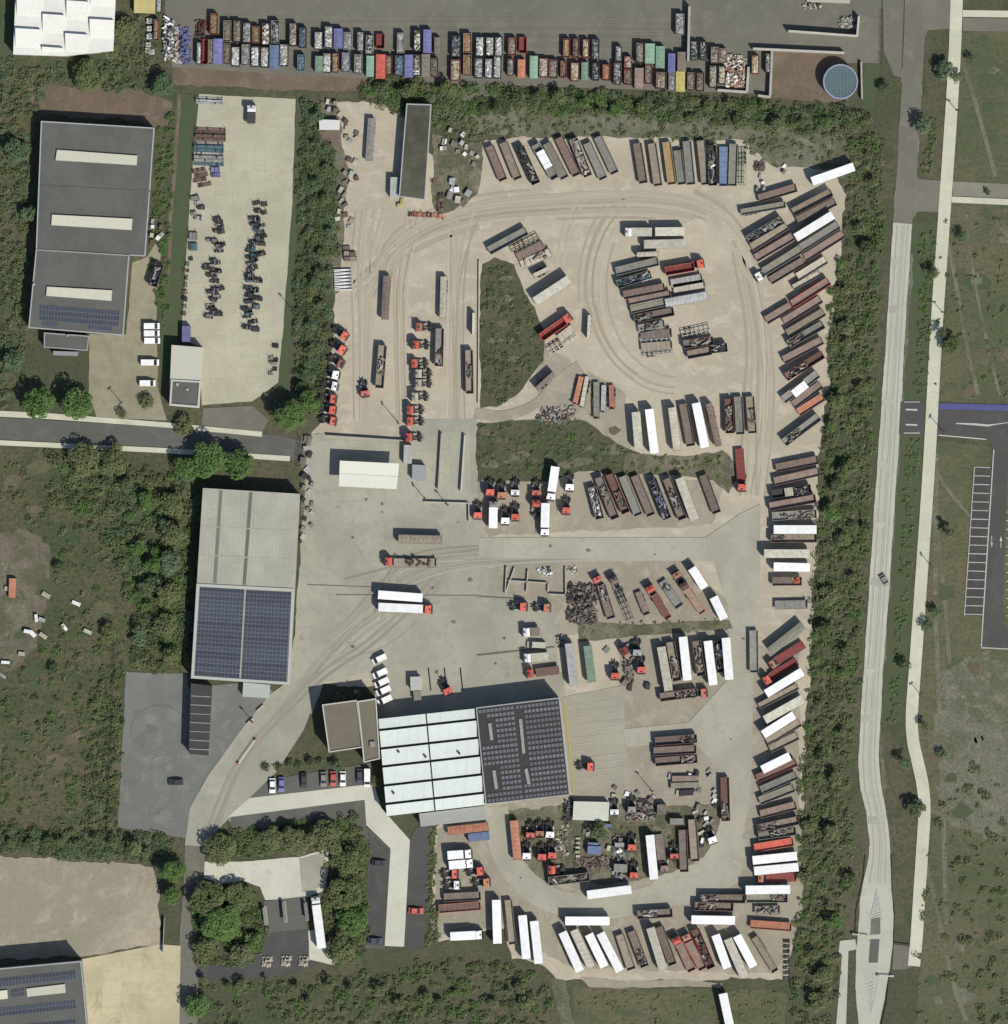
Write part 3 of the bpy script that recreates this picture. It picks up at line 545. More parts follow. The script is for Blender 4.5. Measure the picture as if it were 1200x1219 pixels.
for i, (x, y, r, h, k, lab) in enumerate([
    (100, 547, 19, 7, 'd', 'dull green tree on the south verge of the west road, west of a pair'),
    (134, 549, 21, 7.5, 'd', 'dull green tree on the south verge of the west road, east of a pair'),
    (20, 181, 17, 6, 't', 'bluish green tree left of the big grey warehouse near the top-left'),
    (193, 104, 17, 6.5, 't', 'bluish green tree by the corner of the container lot and the grass strip'),
    (150, 36, 16, 6, 'd', 'dull green tree overhanging the white checkered roof, upper of two'),
    (103, 90, 20, 7, 'd', 'dull green tree between the white checkered roof and the grey warehouse'),
    (132, 60, 12, 6, 'd', 'dull green tree at the lower corner of the white checkered roof'),
    (17, 430, 14, 5, 't', 'bluish green tree left of the grey warehouse forecourt'),
    (36, 255, 11, 5, 't', 'bluish green tree beside the west wall of the grey warehouse'),
    (175, 478, 10, 3, 'o', 'thin olive tree by the white vans at the forecourt gate'),
    (145, 492, 9, 3, 'o', 'sparse olive tree on the forecourt beside the west road'),
    (219, 507, 12, 3.5, 'o', 'thin olive tree below the white office with dark flat roof'),
    (262, 1010, 20, 6.5, 'd', 'dull green tree at the bend of the curved concrete drive'),
    (325, 998, 15, 6, 'd', 'olive green tree below the light path, west of a row of three'),
    (352, 1000, 19, 7, 'd', 'green tree below the light path, middle of a row of three'),
    (388, 995, 22, 7, 'd', 'green tree below the light path, east of a row of three'),
    (414, 1025, 20, 7, 'd', 'tall green tree in the belt between fuel yard and parking lane, northernmost'),
    (410, 1062, 22, 7, 'd', 'tall green tree in the belt east of the parked white truck'),
    (418, 1095, 20, 7, 'b', 'green tree low in the belt beside the parking lane'),
    (405, 1128, 21, 6.5, 'd', 'southernmost green tree in the belt beside the parking lane'),
    (247, 1068, 22, 7, 'd', 'dense green tree north-west in the grove left of the fuel pumps'),
    (285, 1066, 18, 6, 'd', 'dense green tree north-east in the grove left of the fuel pumps'),
    (262, 1098, 24, 8, 'b', 'largest green tree in the grove left of the fuel pumps'),
    (245, 1128, 17, 6.5, 'd', 'green tree at the south-west corner of the fuel yard grove'),
    (288, 1133, 14, 5, 'o', 'reddish olive tree at the south-east of the fuel yard grove'),
    (303, 1120, 11, 4, 'b', 'small bright tree at the tip of the fuel yard grove'),
    (712, 988, 11, 5.5, 'k', 'lone dark green tree overhanging the white shed in the junk area'),
    (1124, 85, 11, 5, 't', 'dark green tree between the main road and cycle path, near the top'),
    (1138, 92, 8, 4, 't', 'small dark tree standing beside the cycle path near the top'),
    (1098, 150, 13, 6, 't', 'green tree on the right verge of the asphalt road near the top'),
    (1156, 70, 6, 3.5, 'k', 'small dark tree right of the cycle path near the top right'),
    (1053, 105, 8, 4, 'k', 'small dark tree right of the round blue tank'),
    (1145, 282, 9, 4.5, 't', 'thin bluish tree right of the cycle path below the side road'),
    (1110, 325, 7, 5, 'k', 'small dark tree left of the cycle path between roads'),
    (1131, 410, 11, 5.5, 'k', 'dark green tree leaning over the right of the cycle path'),
    (1120, 396, 9, 5.5, 'k', 'dark green tree standing on the cycle path edge above mid-frame'),
    (1176, 229, 5, 2.5, 'k', 'tiny tree on the asphalt side road near the right edge'),
    (1131, 636, 7, 5, 'd', 'narrow green tree beside the cycle path left of the parking bays'),
    (1126, 627, 5, 5, 'k', 'narrow dark tree just above the green one left of parking bays'),
    (1114, 729, 9, 4.5, 't', 'bluish tree on the cycle path edge, upper of two'),
    (1103, 744, 8, 4, 't', 'bluish tree on the cycle path edge, lower of two'),
    (1077, 792, 7, 4.5, 'k', 'small dark tree between concrete road and cycle path'),
    (1101, 864, 6, 4.5, 'k', 'narrow dark tree right of the cycle path above its bend'),
    (1077, 908, 7, 5.5, 't', 'small bluish tree between the bends of road and cycle path'),
    (1090, 962, 13, 5.5, 'k', 'broad dark tree overhanging the bend of the cycle path'),
    (1121, 897, 8, 3, 't', 'low green tree right of the cycle path bend'),
    (1012, 1047, 10, 4, 'k', 'dark tree left of the concrete road at the widening'),
    (1032, 628, 9, 3.5, 'k', 'dark tree at the left edge of the concrete road mid-frame'),
    (628, 1192, 11, 3.5, 'd', 'low dark green tree near the bottom centre field'),
    (405, 832, 9, 6, 'k', 'dark tree at the north-west corner of the brown office roof'),
    (424, 828, 9, 6, 'k', 'dark tree above the brown office roof beside the lawn'),
    (402, 912, 8, 4, 't', 'bluish green tree below the brown office roof'),
    (448, 930, 8, 3.5, 'd', 'dull green tree beside the white hall and the light path'),
    (130, 753, 12, 4, 'd', 'green tree in the scrub above the grey asphalt lot'),
    (165, 760, 10, 3.5, 't', 'bluish tree in the scrub above the grey asphalt lot'),
    (64, 796, 7, 3, 'k', 'dark lone tree in the western scrub field'),
    (70, 675, 7, 3, 'k', 'dark tree beside the bare earth in the western scrub'),
    (205, 780, 12, 6, 'd', 'green tree at the south-west side of the solar warehouse'),
    (205, 600, 17, 6.5, 'd', 'green tree left of the striped-roof warehouse, uppermost of its row'),
    (208, 635, 17, 7, 'd', 'green tree left of the striped-roof warehouse, second of its row'),
    (203, 672, 17, 7, 't', 'bluish green tree left of the solar roof, third of its row'),
    (202, 708, 17, 7, 'd', 'green tree left of the solar roof, fourth of its row'),
    (197, 745, 17, 6.5, 'd', 'green tree left of the solar roof, lowest of its row')]):
    tree(x, y, r, k, lab, None, h, var=i)
for i, (x, y) in enumerate([(317, 913), (331, 913), (345, 909), (356, 911), (371, 908), (381, 907)]):
    tree(x, y, 5.2, 'k', 'clipped dark bush, %s from the left in the row above the small car park' % ORD[i], 'clipped bushes by the car park', 1.6 if i != 4 else 3.2, 'clipped_bush', i)
def belt(line, n, name, rr, spread, kinds, g):
    r_ = random.Random(n); ls = [math.dist(a, b) for a, b in zip(line, line[1:])]; T = sum(ls)
    for i in range(n):
        d = T*(i+.5+r_.uniform(-.35, .35))/n; k = 0
        while k < len(ls)-1 and d > ls[k]: d -= ls[k]; k += 1
        x, y = lerp(line[k], line[k+1], min(1, d/ls[k])); w = r_.uniform(*rr); kk = r_.choice(kinds)
        size = 'broad' if w > 9.5 else ('small' if w < 7 else 'medium')
        tree(x+r_.uniform(-1, 1)*spread[0], y+r_.uniform(-1, 1)*spread[1], w, kk, '%s %s tree, %s of the trees in the %s' % (size, {'d': 'dull green', 'k': 'dark green', 'o': 'olive', 't': 'bluish green', 'b': 'bright green'}[kk], ORD[i], name), g, w*.3+r_.uniform(1.2, 2.6), var=i)
def lerp(a, b, t): return (a[0]+(b[0]-a[0])*t, a[1]+(b[1]-a[1])*t)
belt([(1025, 180), (1015, 400), (1008, 560), (1000, 720), (985, 880), (978, 1050), (970, 1210)], 32, 'east belt from the north', (5, 13), (22, 4), 'dkodbo', 'trees in the eastern belt')
belt([(440, 112), (620, 120), (850, 132), (1020, 145)], 24, 'north hedge from the west', (5, 11), (3, 12), 'dkbd', 'trees in the northern hedge')
belt([(378, 135), (386, 250), (376, 400), (366, 480)], 14, 'yard hedge from the north', (5, 10), (9, 3), 'dkt', 'trees in the hedge of the pale yard')
belt([(165, 575), (185, 640), (180, 760)], 12, 'west scrub from the north', (6, 13), (24, 6), 'dbkt', 'trees in the western scrub')
belt([(235, 1180), (420, 1178), (640, 1190)], 16, 'bottom scrub from the west', (4, 9), (4, 14), 'dok', 'trees in the bottom scrub')
belt([(5, 1000), (190, 1008)], 9, 'sandy lot hedge from the west', (5, 10), (3, 8), 'dk', 'trees in the hedge above the sandy lot')
# thickets: uncountable ground cover
def thicket(pts, n, rr, kinds, label, hh=.7, z=0):
    p = Q(pts); r_ = random.Random(len(pts)*n); xs = [a[0] for a in p]; ys = [a[1] for a in p]
    def inside(x, y):
        c = False
        for i in range(len(p)):
            (x1, y1), (x2, y2) = p[i], p[i-1]
            if (y1 > y) != (y2 > y) and x < (x2-x1)*(y-y1)/(y2-y1)+x1: c = not c
        return c
    pts_ = []
    for _ in range(n*6):
        x, y = r_.uniform(min(xs), max(xs)), r_.uniform(min(ys), max(ys))
        if inside(x, y): pts_.append((x, y))
        if len(pts_) >= n: break
    for ki, k in enumerate(kinds):
        sub = pts_[ki::len(kinds)]
        cs, rs = [], []
        for x, y in sub:
            R0 = r_.uniform(*rr)*(1.25 if r_.random() < .15 else 1)
            for _ in range(3):
                a = r_.uniform(0, 6.28); cs.append((x+math.cos(a)*R0*.5, y+math.sin(a)*R0*.5, R0*hh*r_.uniform(.3, .9))); rs.append(R0*r_.uniform(.45, .75))
        if not cs: continue
        o = link('shrubbery', quadmesh('shrubbery', leaves(cs, rs, hh, 8, .27), LEAF[k]))
        o['label'] = label; o['category'] = 'shrubs'; o['kind'] = 'stuff'
thicket([(425, 98), (470, 92), (530, 100), (620, 106), (740, 112), (850, 116), (905, 122), (1000, 128), (1035, 136), (1030, 160), (960, 156), (860, 146), (740, 138), (600, 132), (520, 150), (440, 122)], 640, (.6, 2.0), 'dkbtod', 'green hedge of dense shrubs between container yard and truck yard')
thicket([(560, 130), (740, 140), (860, 150), (1010, 162), (1020, 200), (960, 192), (740, 164), (575, 160)], 200, (.4, 1.0), 'od', 'sparse shrubs below the dense northern hedge')
thicket([(512, 120), (560, 128), (575, 165), (520, 160)], 50, (.5, 1.3), 'do', 'shrubs beside the long dark shed')
for pts, n in (([(1008, 170), (1052, 160), (1050, 300), (1044, 420), (990, 430), (986, 360), (1008, 300), (1010, 240)], 640),
               ([(986, 430), (1042, 420), (1036, 560), (1030, 660), (972, 660), (978, 560)], 760),
               ([(970, 660), (1030, 660), (1024, 800), (1014, 900), (956, 900), (964, 780)], 800),
               ([(954, 900), (1014, 900), (1016, 1000), (1012, 1060), (1004, 1120), (990, 1225), (940, 1225), (942, 1165), (950, 1060)], 800)):
    thicket(pts, int(n*.5), (.35, 1.6), 'dokodb', 'tangled dark shrub belt between the truck yard and the concrete road')
thicket([(362, 124), (382, 122), (400, 200), (400, 300), (392, 350), (388, 420), (382, 500), (352, 470), (352, 400), (358, 250)], 560, (.7, 1.8), 'dkt', 'green hedge between pale storage yard and truck yard')
thicket([(60, 545), (240, 565), (238, 600), (225, 800), (165, 795), (150, 700), (120, 620), (60, 600)], 520, (.6, 2.3), 'dbotkd', 'dense green scrub left of the solar warehouse')
thicket([(0, 548), (60, 560), (150, 660), (150, 800), (138, 985), (0, 985), (0, 800), (70, 760), (66, 650), (0, 620)], 330, (.3, 1.2), 'odbk', 'low scrub covering the western field')
thicket([(120, 790), (146, 800), (138, 985), (100, 985), (108, 880)], 230, (.6, 1.5), 'dk', 'dark hedge left of the grey asphalt lot')
thicket([(0, 985), (190, 992), (205, 1005), (200, 1024), (90, 1022), (0, 1012)], 300, (.7, 1.7), 'dkt', 'green hedge above the sandy lot')
thicket([(0, 70), (40, 80), (140, 72), (170, 10), (185, 60), (175, 110), (60, 100), (38, 160), (30, 400), (10, 490), (0, 490)], 420, (.5, 1.5), 'dto', 'scattered shrubs around the grey warehouse')
thicket([(186, 150), (208, 130), (204, 300), (196, 400), (180, 330)], 130, (.5, 1.1), 'bd', 'strip of green shrubs right of the grey warehouse')
thicket([(250, 1000), (300, 985), (430, 970), (437, 1000), (434, 1140), (396, 1150), (386, 1080), (390, 1004), (340, 1012), (258, 1024)], 360, (.7, 1.8), 'dkb', 'green shrubs around the fuel yard')
thicket([(228, 1060), (300, 1056), (312, 1080), (316, 1122), (296, 1146), (232, 1148)], 190, (.7, 1.7), 'dkb', 'shrubs in the grove left of the fuel pumps')
thicket([(232, 1174), (420, 1162), (520, 1140), (640, 1150), (660, 1190), (650, 1225), (222, 1225)], 430, (.4, 1.5), 'dokb', 'green scrub along the bottom edge of the frame')
thicket([(574, 330), (600, 312), (640, 375), (646, 430), (600, 480), (574, 482)], 200, (.3, 1.1), 'odk', 'dark weeds on the island in the gravel yard')
thicket([(567, 506), (680, 505), (760, 540), (860, 545), (860, 570), (700, 560), (640, 570), (568, 568)], 210, (.25, 1.0), 'odob', 'weeds on the green strip in mid yard')
thicket([(610, 968), (850, 968), (840, 1020), (760, 1045), (640, 1045)], 110, (.25, .7), 'od', 'weeds growing among the parked scrap')
thicket([(512, 985), (522, 985), (516, 1060), (524, 1125), (506, 1128)], 90, (.4, .9), 'od', 'weeds beside the asphalt parking lane')
thicket([(690, 738), (868, 736), (870, 750), (690, 760)], 70, (.2, .6), 'od', 'weed strip between two trailer rows')
thicket([(1110, 960), (1200, 860), (1200, 1219), (1085, 1219), (1098, 1050)], 120, (.15, 1.7), 'odd', 'scattered dark shrubs in the south-east field')
thicket([(690, 1180), (930, 1182), (930, 1225), (692, 1225)], 120, (.2, .6), 'o', 'tufts in the bottom field')
thicket([(1120, 250), (1200, 258), (1200, 478), (1112, 476)], 70, (.15, .9), 'dd', 'grass tufts in the east field')
thicket([(1095, 275), (1114, 275), (1104, 470), (1090, 470)], 110, (.3, .8), 'bd', 'green growth in the ditch between road and path')
thicket([(1082, 520), (1096, 520), (1070, 860), (1058, 860)], 150, (.25, .7), 'db', 'low growth in the ditch between road and path, lower half')
thicket([(1105, 140), (1118, 140), (1108, 208), (1098, 208)], 40, (.3, .9), 'bd', 'green growth between asphalt road and path')
# ------------------------------------------------------------------ buildings
def brng(m, c=.85):
    return m
def sheetroof(name, c, pitch, rot, depth=.16, var=.1, rough=.6):
    """profiled metal or membrane roofing with seams"""
    m, t, b = nodes_of(name, rough, .3); v = coords(t, (1, 1, 1), rot)
    col = mix(t, ramp(t, noise(t, .12, 5, .65, v), .35, .65), sc3(c, 1-var), sc3(c, 1+var))
    w = t.nodes.new('ShaderNodeTexWave'); w.inputs['Scale'].default_value = .314/pitch; t.links.new(v, w.inputs['Vector'])
    col = mix(t, ramp(t, w.outputs[0], .75, 1.0), col, mix(t, 1.0, col, sc3((1, 1, 1), 1-depth), 'MULTIPLY'))
    f = mix(t, ramp(t, noise(t, 1.1, 5, .7, v), .5, .8), col, mix(t, 1.0, col, (.78, .77, .73), 'MULTIPLY'))
    t.links.new(f, b.inputs[0]); M[name] = m; return m
CLAD = plain('wall_cladding', (.30, .30, .29), .08, rough=.6)
CLADW = plain('white_cladding', (.6, .6, .57), .06)
BRICK = plain('wall_brick', (.30, .22, .17), .15)
PV = plain('solar_cell_glass', (.058, .070, .102), .22, .8, rough=.25, spec=.5)
PVF = plain('solar_frame', (.17, .18, .20), .1)
SKYD = plain('grimy_skylight', (.30, .30, .28), .2)
SKYL = plain('opal_skylight', (.62, .61, .49), .06, .8, rough=.4)
DGR = sheetroof('dark_membrane', (.096, .098, .086), 1.0, .0, .05)
def lerp(a, b, t): return (a[0]+(b[0]-a[0])*t, a[1]+(b[1]-a[1])*t)
def quad_pt(c, u, v): return lerp(lerp(c[0], c[1], u), lerp(c[3], c[2], u), v)
def subquad(c, u0, u1, v0, v1): return [quad_pt(c, u0, v0), quad_pt(c, u1, v0), quad_pt(c, u1, v1), quad_pt(c, u0, v1)]
def building(name, pts, h, roofm, wallm, label, cat='warehouse', parapet=.0, pm=None, over=.15):
    p = Q(pts); cx = sum(a[0] for a in p)/len(p); cy = sum(a[1] for a in p)/len(p)
    e = empty(name, cx, cy, 0, 0, label, cat); L = [(a-cx, b-cy) for a, b in p]
    def part(nm, mb, par=None):
        return link(nm, mb.mesh(nm), par or e)
    mb = MB(); mb.prism(inset(L, over), -.3, h-.16, wallm); w = part('wall', mb)
    mb = MB(); mb.prism(L, h-.16, h, roofm); r = part('roof', mb)
    if parapet: mb = MB(); mb.ring(L, .35, h+.003, h+parapet, pm or wallm); part('parapet', mb, r)
    # doors and windows on the walls (seen from the side)
    n = len(L)
    for i in range(n):
        a, b = Vector((*inset(L, over)[i], 0)), Vector((*inset(L, over)[(i+1) % n], 0)); d = b-a; ln = d.length
        if ln < 9: continue
        u = d/ln; cc = sum((Vector((*x, 0)) for x in L), Vector())/n; nv = Vector((u.y, -u.x, 0)); nv = nv if (a+d/2-cc).dot(nv) > 0 else -nv
        if i % 2 == 0:
            for k in range(min(3, int(ln//14))):
                c = a+u*ln*(k+1)/(min(3, int(ln//14))+1); mb = MB(); hh = min(4.2, h*.7)
                mb.bar(c-u*2+nv*.02+Vector((0, 0, 0.02)), c+u*2+nv*.02+Vector((0, 0, .02)), .1, hh, GALV); part('door', mb)
        else:
            for k in range(min(6, int(ln//6))):
                c = a+u*ln*(k+.5)/min(6, int(ln//6)); mb = MB(); mb.bar(c-u*.8+nv*.02+Vector((0, 0, h*.55)), c+u*.8+nv*.02+Vector((0, 0, h*.55)), .1, 1.0, GLASS); part('window', mb, w)
    return e, L, (cx, cy), part
def local(pts, c): return [(a-c[0], b-c[1]) for a, b in Q(pts)]
def pv_rows(part, quad, rows, cols, z, tilt=0, gapv=.28, gapu=.06, cell=PV, skip=None, par=None):
    for r in range(rows):
        mb = MB(); any_ = False
        for c in range(cols):
            if skip and skip(r, c): continue
            g = subquad(quad, (c+gapu/2)/cols, (c+1-gapu/2)/cols, (r+gapv/2)/rows, (r+1-gapv/2)/rows)
            mb.prism(g, z, [z+.08+tilt]*2+[z+.08]*2, PVF) if 0 else mb.prism(g, z, z+.08, PVF)
            mb.prism(inset(g, .07), z+.081, z+.10, cell); any_ = True
        if any_: part('solar_panel_row', mb, par)
# 1 grey warehouse, north-west
sheet()
e, L, c, part = building('grey_warehouse', [(50, 145), (185, 153), (174, 306), (155, 305), (148, 400), (35, 391), (44, 298)], 6, DGR, CLAD,
    'large dark grey warehouse with three long cream skylights, upper left', parapet=.12, pm=GALV)
for nm, pts in (('skylight', [(69, 179), (165, 186), (164, 198), (67, 192)]), ('skylight', [(63, 256), (159, 261), (158, 275), (62, 269)]), ('skylight', [(57, 341.5), (135, 346), (134, 359), (56, 353)])):
    mb = MB(); mb.prism(local(pts, c), 6.003, 6.5, CLAD); mb.prism(inset(local(pts, c), .1), 6.501, 6.75, SKYL); part('skylight', mb)
mb = MB(); mb.bar((*local([(49, 222)], c)[0], 6.005), (*local([(180, 229)], c)[0], 6.005), .5, .14, DGR); part('roof_ridge', mb)
mb = MB(); mb.bar((*local([(44, 298)], c)[0], 6.005), (*local([(156, 305)], c)[0], 6.005), .35, .35, CLAD); part('roof_upstand', mb)
pv_rows(part, local([(49, 363), (144, 370.5), (142, 396), (48, 389)], c), 4, 26, 6.1, cell=PV, gapv=.2, gapu=.15, skip=lambda r, k: r == 3 and (k < 1 or 6 <= k <= 15 or k > 23))
mb = MB(); mb.cyl(*local([(42, 339)], c)[0], 6.003, 6.7, .35, GALV, 10); part('roof_vent', mb)
e, L, c, part = building('entrance_block', [(53, 396), (107, 400), (105, 418), (53, 414)], 3.6, DGR, BRICK, 'low grey entrance block on the south side of the grey warehouse', 'building', .15, GALV)
mb = MB(); mb.cyl(*local([(81, 400)], c)[0], 3.603, 4.1, .4, GALV, 10); part('roof_vent', mb)
e, L, c, part = building('porch', [(64, 418), (94, 419), (93, 424), (64, 423)], 2.6, plain('porch_roof', (.27, .28, .29), .1), GALV, 'narrow grey porch roof in front of the low entrance block', 'porch')
# white checkered roof
for i in range(4):
    pass
WR = sheetroof('white_sheet_roof', (.66, .66, .60), .5, 1.57, .14, .04)
e, L, c, part = building('white_hall', [(22, -60), (141, -56), (136, 62), (78, 68), (17, 66)], 6, WR, CLADW, 'white hall with staggered roof panels at the top-left corner')
A = [(17.5, 66), (50, 67), (77, 68), (106, 70), (136, 63)]; T = [(23, -60), (53, -60), (82, -60), (109, -60), (141, -58)]
for i in range(4):
    off = [(35, 0), (57, 18), (41, 2), (62, 24)][i][1]
    for y in ([35, -2, -40], [57, 18, -22], [41, 2, -38], [62, 24, -14])[i]:
        t0 = (66-y)/126; x0 = A[i][0]+(T[i][0]-A[i][0])*t0; x1 = A[i+1][0]+(T[i+1][0]-A[i+1][0])*t0
        mb = MB(); a = local([(x0+1, y), (x1-1, y+1.8)], c); d = min(5.6, (66.5-y)*.25-1.0+i*.0)/7
        if d < .1: continue
        vs = [(a[0][0], a[0][1], 6.003), (a[1][0], a[1][1], 6.003), (a[1][0], a[1][1]-d*7, 6.003), (a[0][0], a[0][1]-d*7, 6.003),
              (a[0][0], a[0][1], 6.003+1.35), (a[1][0], a[1][1], 6.003+1.35)]
        mb.add(vs, [(0, 1, 2, 3), (4, 3, 2, 5), (0, 4, 5, 1), (0, 3, 4), (1, 5, 2)], WR); part('roof_light', mb)
# office in pale yard
e, L, c, part = building('yard_office', [(205, 411), (243, 414), (238, 486), (202, 483)], 5, plain('office_roof_white', (.60, .60, .50), .05), CLADW, 'office with cream roof half and dark flat half beside the pale yard', 'office')
p2 = local([(204.5, 452), (240, 454), (237.5, 485.5), (202.5, 482.5)], c)
mb = MB(); mb.prism(inset(p2, .4), 5.003, 5.05, DGR); part('flat_roof', mb)
mb = MB(); mb.ring(p2, .5, 5.004, 5.45, plain('office_parapet', (.6, .59, .54), .05)); part('parapet', mb)
mb = MB(); mb.cyl(*local([(224, 464)], c)[0], 5.051, 5.5, .4, GALV, 10); mb.box(*[a-.4 for a in local([(212, 458)], c)[0]], 5.051, *[a+.4 for a in local([(212, 458)], c)[0]], 5.4, GALV); part('roof_vent', mb)
# solar warehouse west
RG = sheetroof('ribbed_grey_roof', (.33, .325, .265), 1.0, .04, .10, .08)
e, L, c, part = building('solar_warehouse', [(242.5, 581), (358, 588), (346, 815), (228, 807)], 7, RG, CLAD, 'long warehouse with pale ribbed roof above and blue solar roof below')
for a, b in (((264, 584), (256.5, 694)), ((299.5, 586), (291.5, 696))):
    mb = MB(); mb.bar((*local([a], c)[0], 7.003), (*local([b], c)[0], 7.003), 1.0, .05, plain('roof_walkway', (.16, .155, .12), .1)); part('roof_gutter', mb)
for a, b in (((240, 626), (348, 632)), ((238, 660.5), (349, 666))):
    mb = MB(); mb.bar((*local([a], c)[0], 7.003), (*local([b], c)[0], 7.003), .3, .07, RG); part('roof_ridge', mb)
mb = MB(); mb.ring(local([(235, 694.5), (351, 700.5), (345.5, 814.5), (228.5, 806.5)], c), .75, 7.004, 7.35, plain('pale_trim', (.50, .51, .48), .05)); part('parapet', mb)
LQ = local([(239, 698.5), (292, 701.5), (286, 807), (232.5, 803)], c); RQ = local([(294, 701.8), (347, 704.5), (341.5, 811), (288, 807.2)], c)
for q_ in (LQ, RQ):
    mb = MB(); mb.prism(q_, 7.004, 7.03, plain('roof_under_solar', (.13, .135, .14), .1)); part('roof_sheet', mb)
    pv_rows(part, q_, 21, 12, 7.1, gapv=.16, gapu=.05)
e, L, c, part = building('annex', [(290, 812), (322, 815), (321, 831), (289, 829)], 3, plain('pale_annex_roof', (.36, .40, .36), .05), CLADW, 'small pale annex roof below the solar warehouse', 'building')
# ribbed shelter
e, L, c, part = building('ribbed_shelter', [(228, 813), (253.5, 816), (249, 899), (225.5, 897)], 5.0, plain('shelter_roof', (.062, .060, .058), .15), CLAD, 'narrow dark shelter with ribbed roof on the grey asphalt lot', 'shelter')
for k in range(7):
    y = 828+k*10.5; x0 = 228-(y-813)*.03; mb = MB(); mb.bar((*local([(x0+.4, y)], c)[0], 5.003), (*local([(x0+24, y+1.2)], c)[0], 5.003), .22, .1, CLAD); part('roof_rib', mb)
# bottom-left solar hall
e, L, c, part = building('corner_hall', [(-160, 1166), (0, 1151), (98.5, 1142), (106, 1222), (112, 1330), (-150, 1360)], 9, DGR, CLAD, 'grey hall with blue solar rows and skylights in the bottom-left corner', parapet=.3, pm=GALV)
for pts in ([(33, 1174.5), (79.5, 1169), (80.5, 1180), (34, 1185)], [(-40, 1182), (11, 1176), (12, 1187), (-39, 1193)], [(37, 1230), (83, 1225), (84, 1236), (38, 1241)]):
    mb = MB(); mb.prism(inset(local(pts, c), .1), 9.003, 9.6, SKYL); part('skylight', mb)
for y0, y1 in ((1165, 1155), (1179, 1172.5), (1200, 1190), (1222, 1213)):
    if y0 == 1179:
        pv_rows(part, local([(15, 1176), (31, 1173), (32, 1184), (15, 1186)], c), 2, 4, 9.1, gapv=.2, gapu=.15); continue
    pv_rows(part, local([(-60, y0+4), (92, y1-2), (93, y1+9), (-59, y0+15)], c), 2, 38, 9.1, gapv=.2, gapu=.14)
# white sawtooth hall + dark solar hall
WS = sheetroof('white_membrane', (.52, .565, .53), 3.0, .09, .04, .03)
e, L, c, part = building('sawtooth_hall', [(450.5, 855), (566, 842), (577.5, 957), (461, 971)], 7.4, plain('hall_gap_shade', (.07, .07, .065), .1), CLADW, 'white hall with sawtooth roof strips beside the dark solar roof')  # dark base paints the roof steps' shade into the strip gaps
hq = local([(451, 855), (565.5, 842.5), (577, 957), (461, 970.5)], c)
vs_ = [0, .125, .315, .50, .695, .885, 1.0]
for a, b in zip(vs_, vs_[1:]):
    for u0, u1 in ((.0, .485), (.5, 1.0)):
        g = subquad(hq, u0, u1, a+.002, b-(.021 if b < .99 else 0))
        if b >= .99 and 0: continue
        mb = MB(); n1, n2, s2, s1 = g; zt = 8.55 if a > 0 else 7.75
        V8 = [(*n1, 7.41), (*n2, 7.41), (*s2, 7.41), (*s1, 7.41), (*n1, zt), (*n2, zt), (*s2, 7.5), (*s1, 7.5)]
        mb.add(V8, [(0, 1, 2, 3), (7, 6, 5, 4), (0, 4, 5, 1), (3, 2, 6, 7), (0, 3, 7, 4), (1, 5, 6, 2)], WS); part('sawtooth_strip', mb)
for x, y in ((475, 894), (507, 900), (547, 896), (469, 943)):
    mb = MB(); lx, ly = local([(x, y)], c)[0]; mb.cyl(lx, ly, 8.0, 9.2, .35, STEEL, 8); part('roof_vent', mb)
e, L, c, part = building('solar_hall', [(566.5, 841.5), (666, 829.5), (678.5, 945.5), (578, 957)], 8.6, plain('solar_hall_roof', (.045, .044, .042), .1), CLAD, 'dark hall covered in rows of grey solar modules, centre', parapet=.15, pm=CLAD)
hq = local([(568, 843.5), (664.5, 832), (676.5, 944), (579.5, 955.5)], c)
PV2 = plain('grey_module_glass', (.165, .17, .185), .3, 1.0, rough=.35, spec=.4); PV_old, PVF_old = PV, PVF
def sk(half):
    def f(r, k):
        if half == 0: return (r < 2 and k < 2 and r > 0) or (2 <= r <= 6 and k < 4) or (11 <= r <= 15 and k < 4)
        return (1 <= r <= 8 and k < 2) or (9 <= r <= 14 and k < 2)
    return f
pv_rows(part, subquad(hq, 0.01, .45, .0, 1), 18, 9, 8.75, cell=PV2, gapv=.42, gapu=.26, skip=sk(0))
pv_rows(part, subquad(hq, .47, .995, .0, 1), 18, 11, 8.75, cell=PV2, gapv=.42, gapu=.26, skip=sk(1))
for (x0, y0, x1, y1) in ((583, 860, 585.5, 880), (619.5, 855, 623.5, 896), (588, 916, 591, 938), (626, 914, 629.5, 932)):
    mb = MB()
    a = Vector((*local([(x0, y0)], c)[0], 8.61)); b = Vector((*local([(x1, y1)], c)[0], 8.61)); mb.bar(a, b, .9, .4, SKYD); 
    for k in range(8): p0 = a+(b-a)*(k+.5)/8+Vector((0, 0, .4)); mb.bar(p0-Vector((.6, 0, 0)), p0+Vector((.6, 0, 0)), .12, .08, CLAD)
    part('skylight', mb)
e, L, c, part = building('lean_to', [(499, 968), (577.5, 958.5), (579.5, 975), (501, 983.5)], 4.5, plain('lean_to_roof', (.38, .40, .37), .06), CLADW, 'pale grey lean-to roof along the bottom of the white hall', 'lean-to')
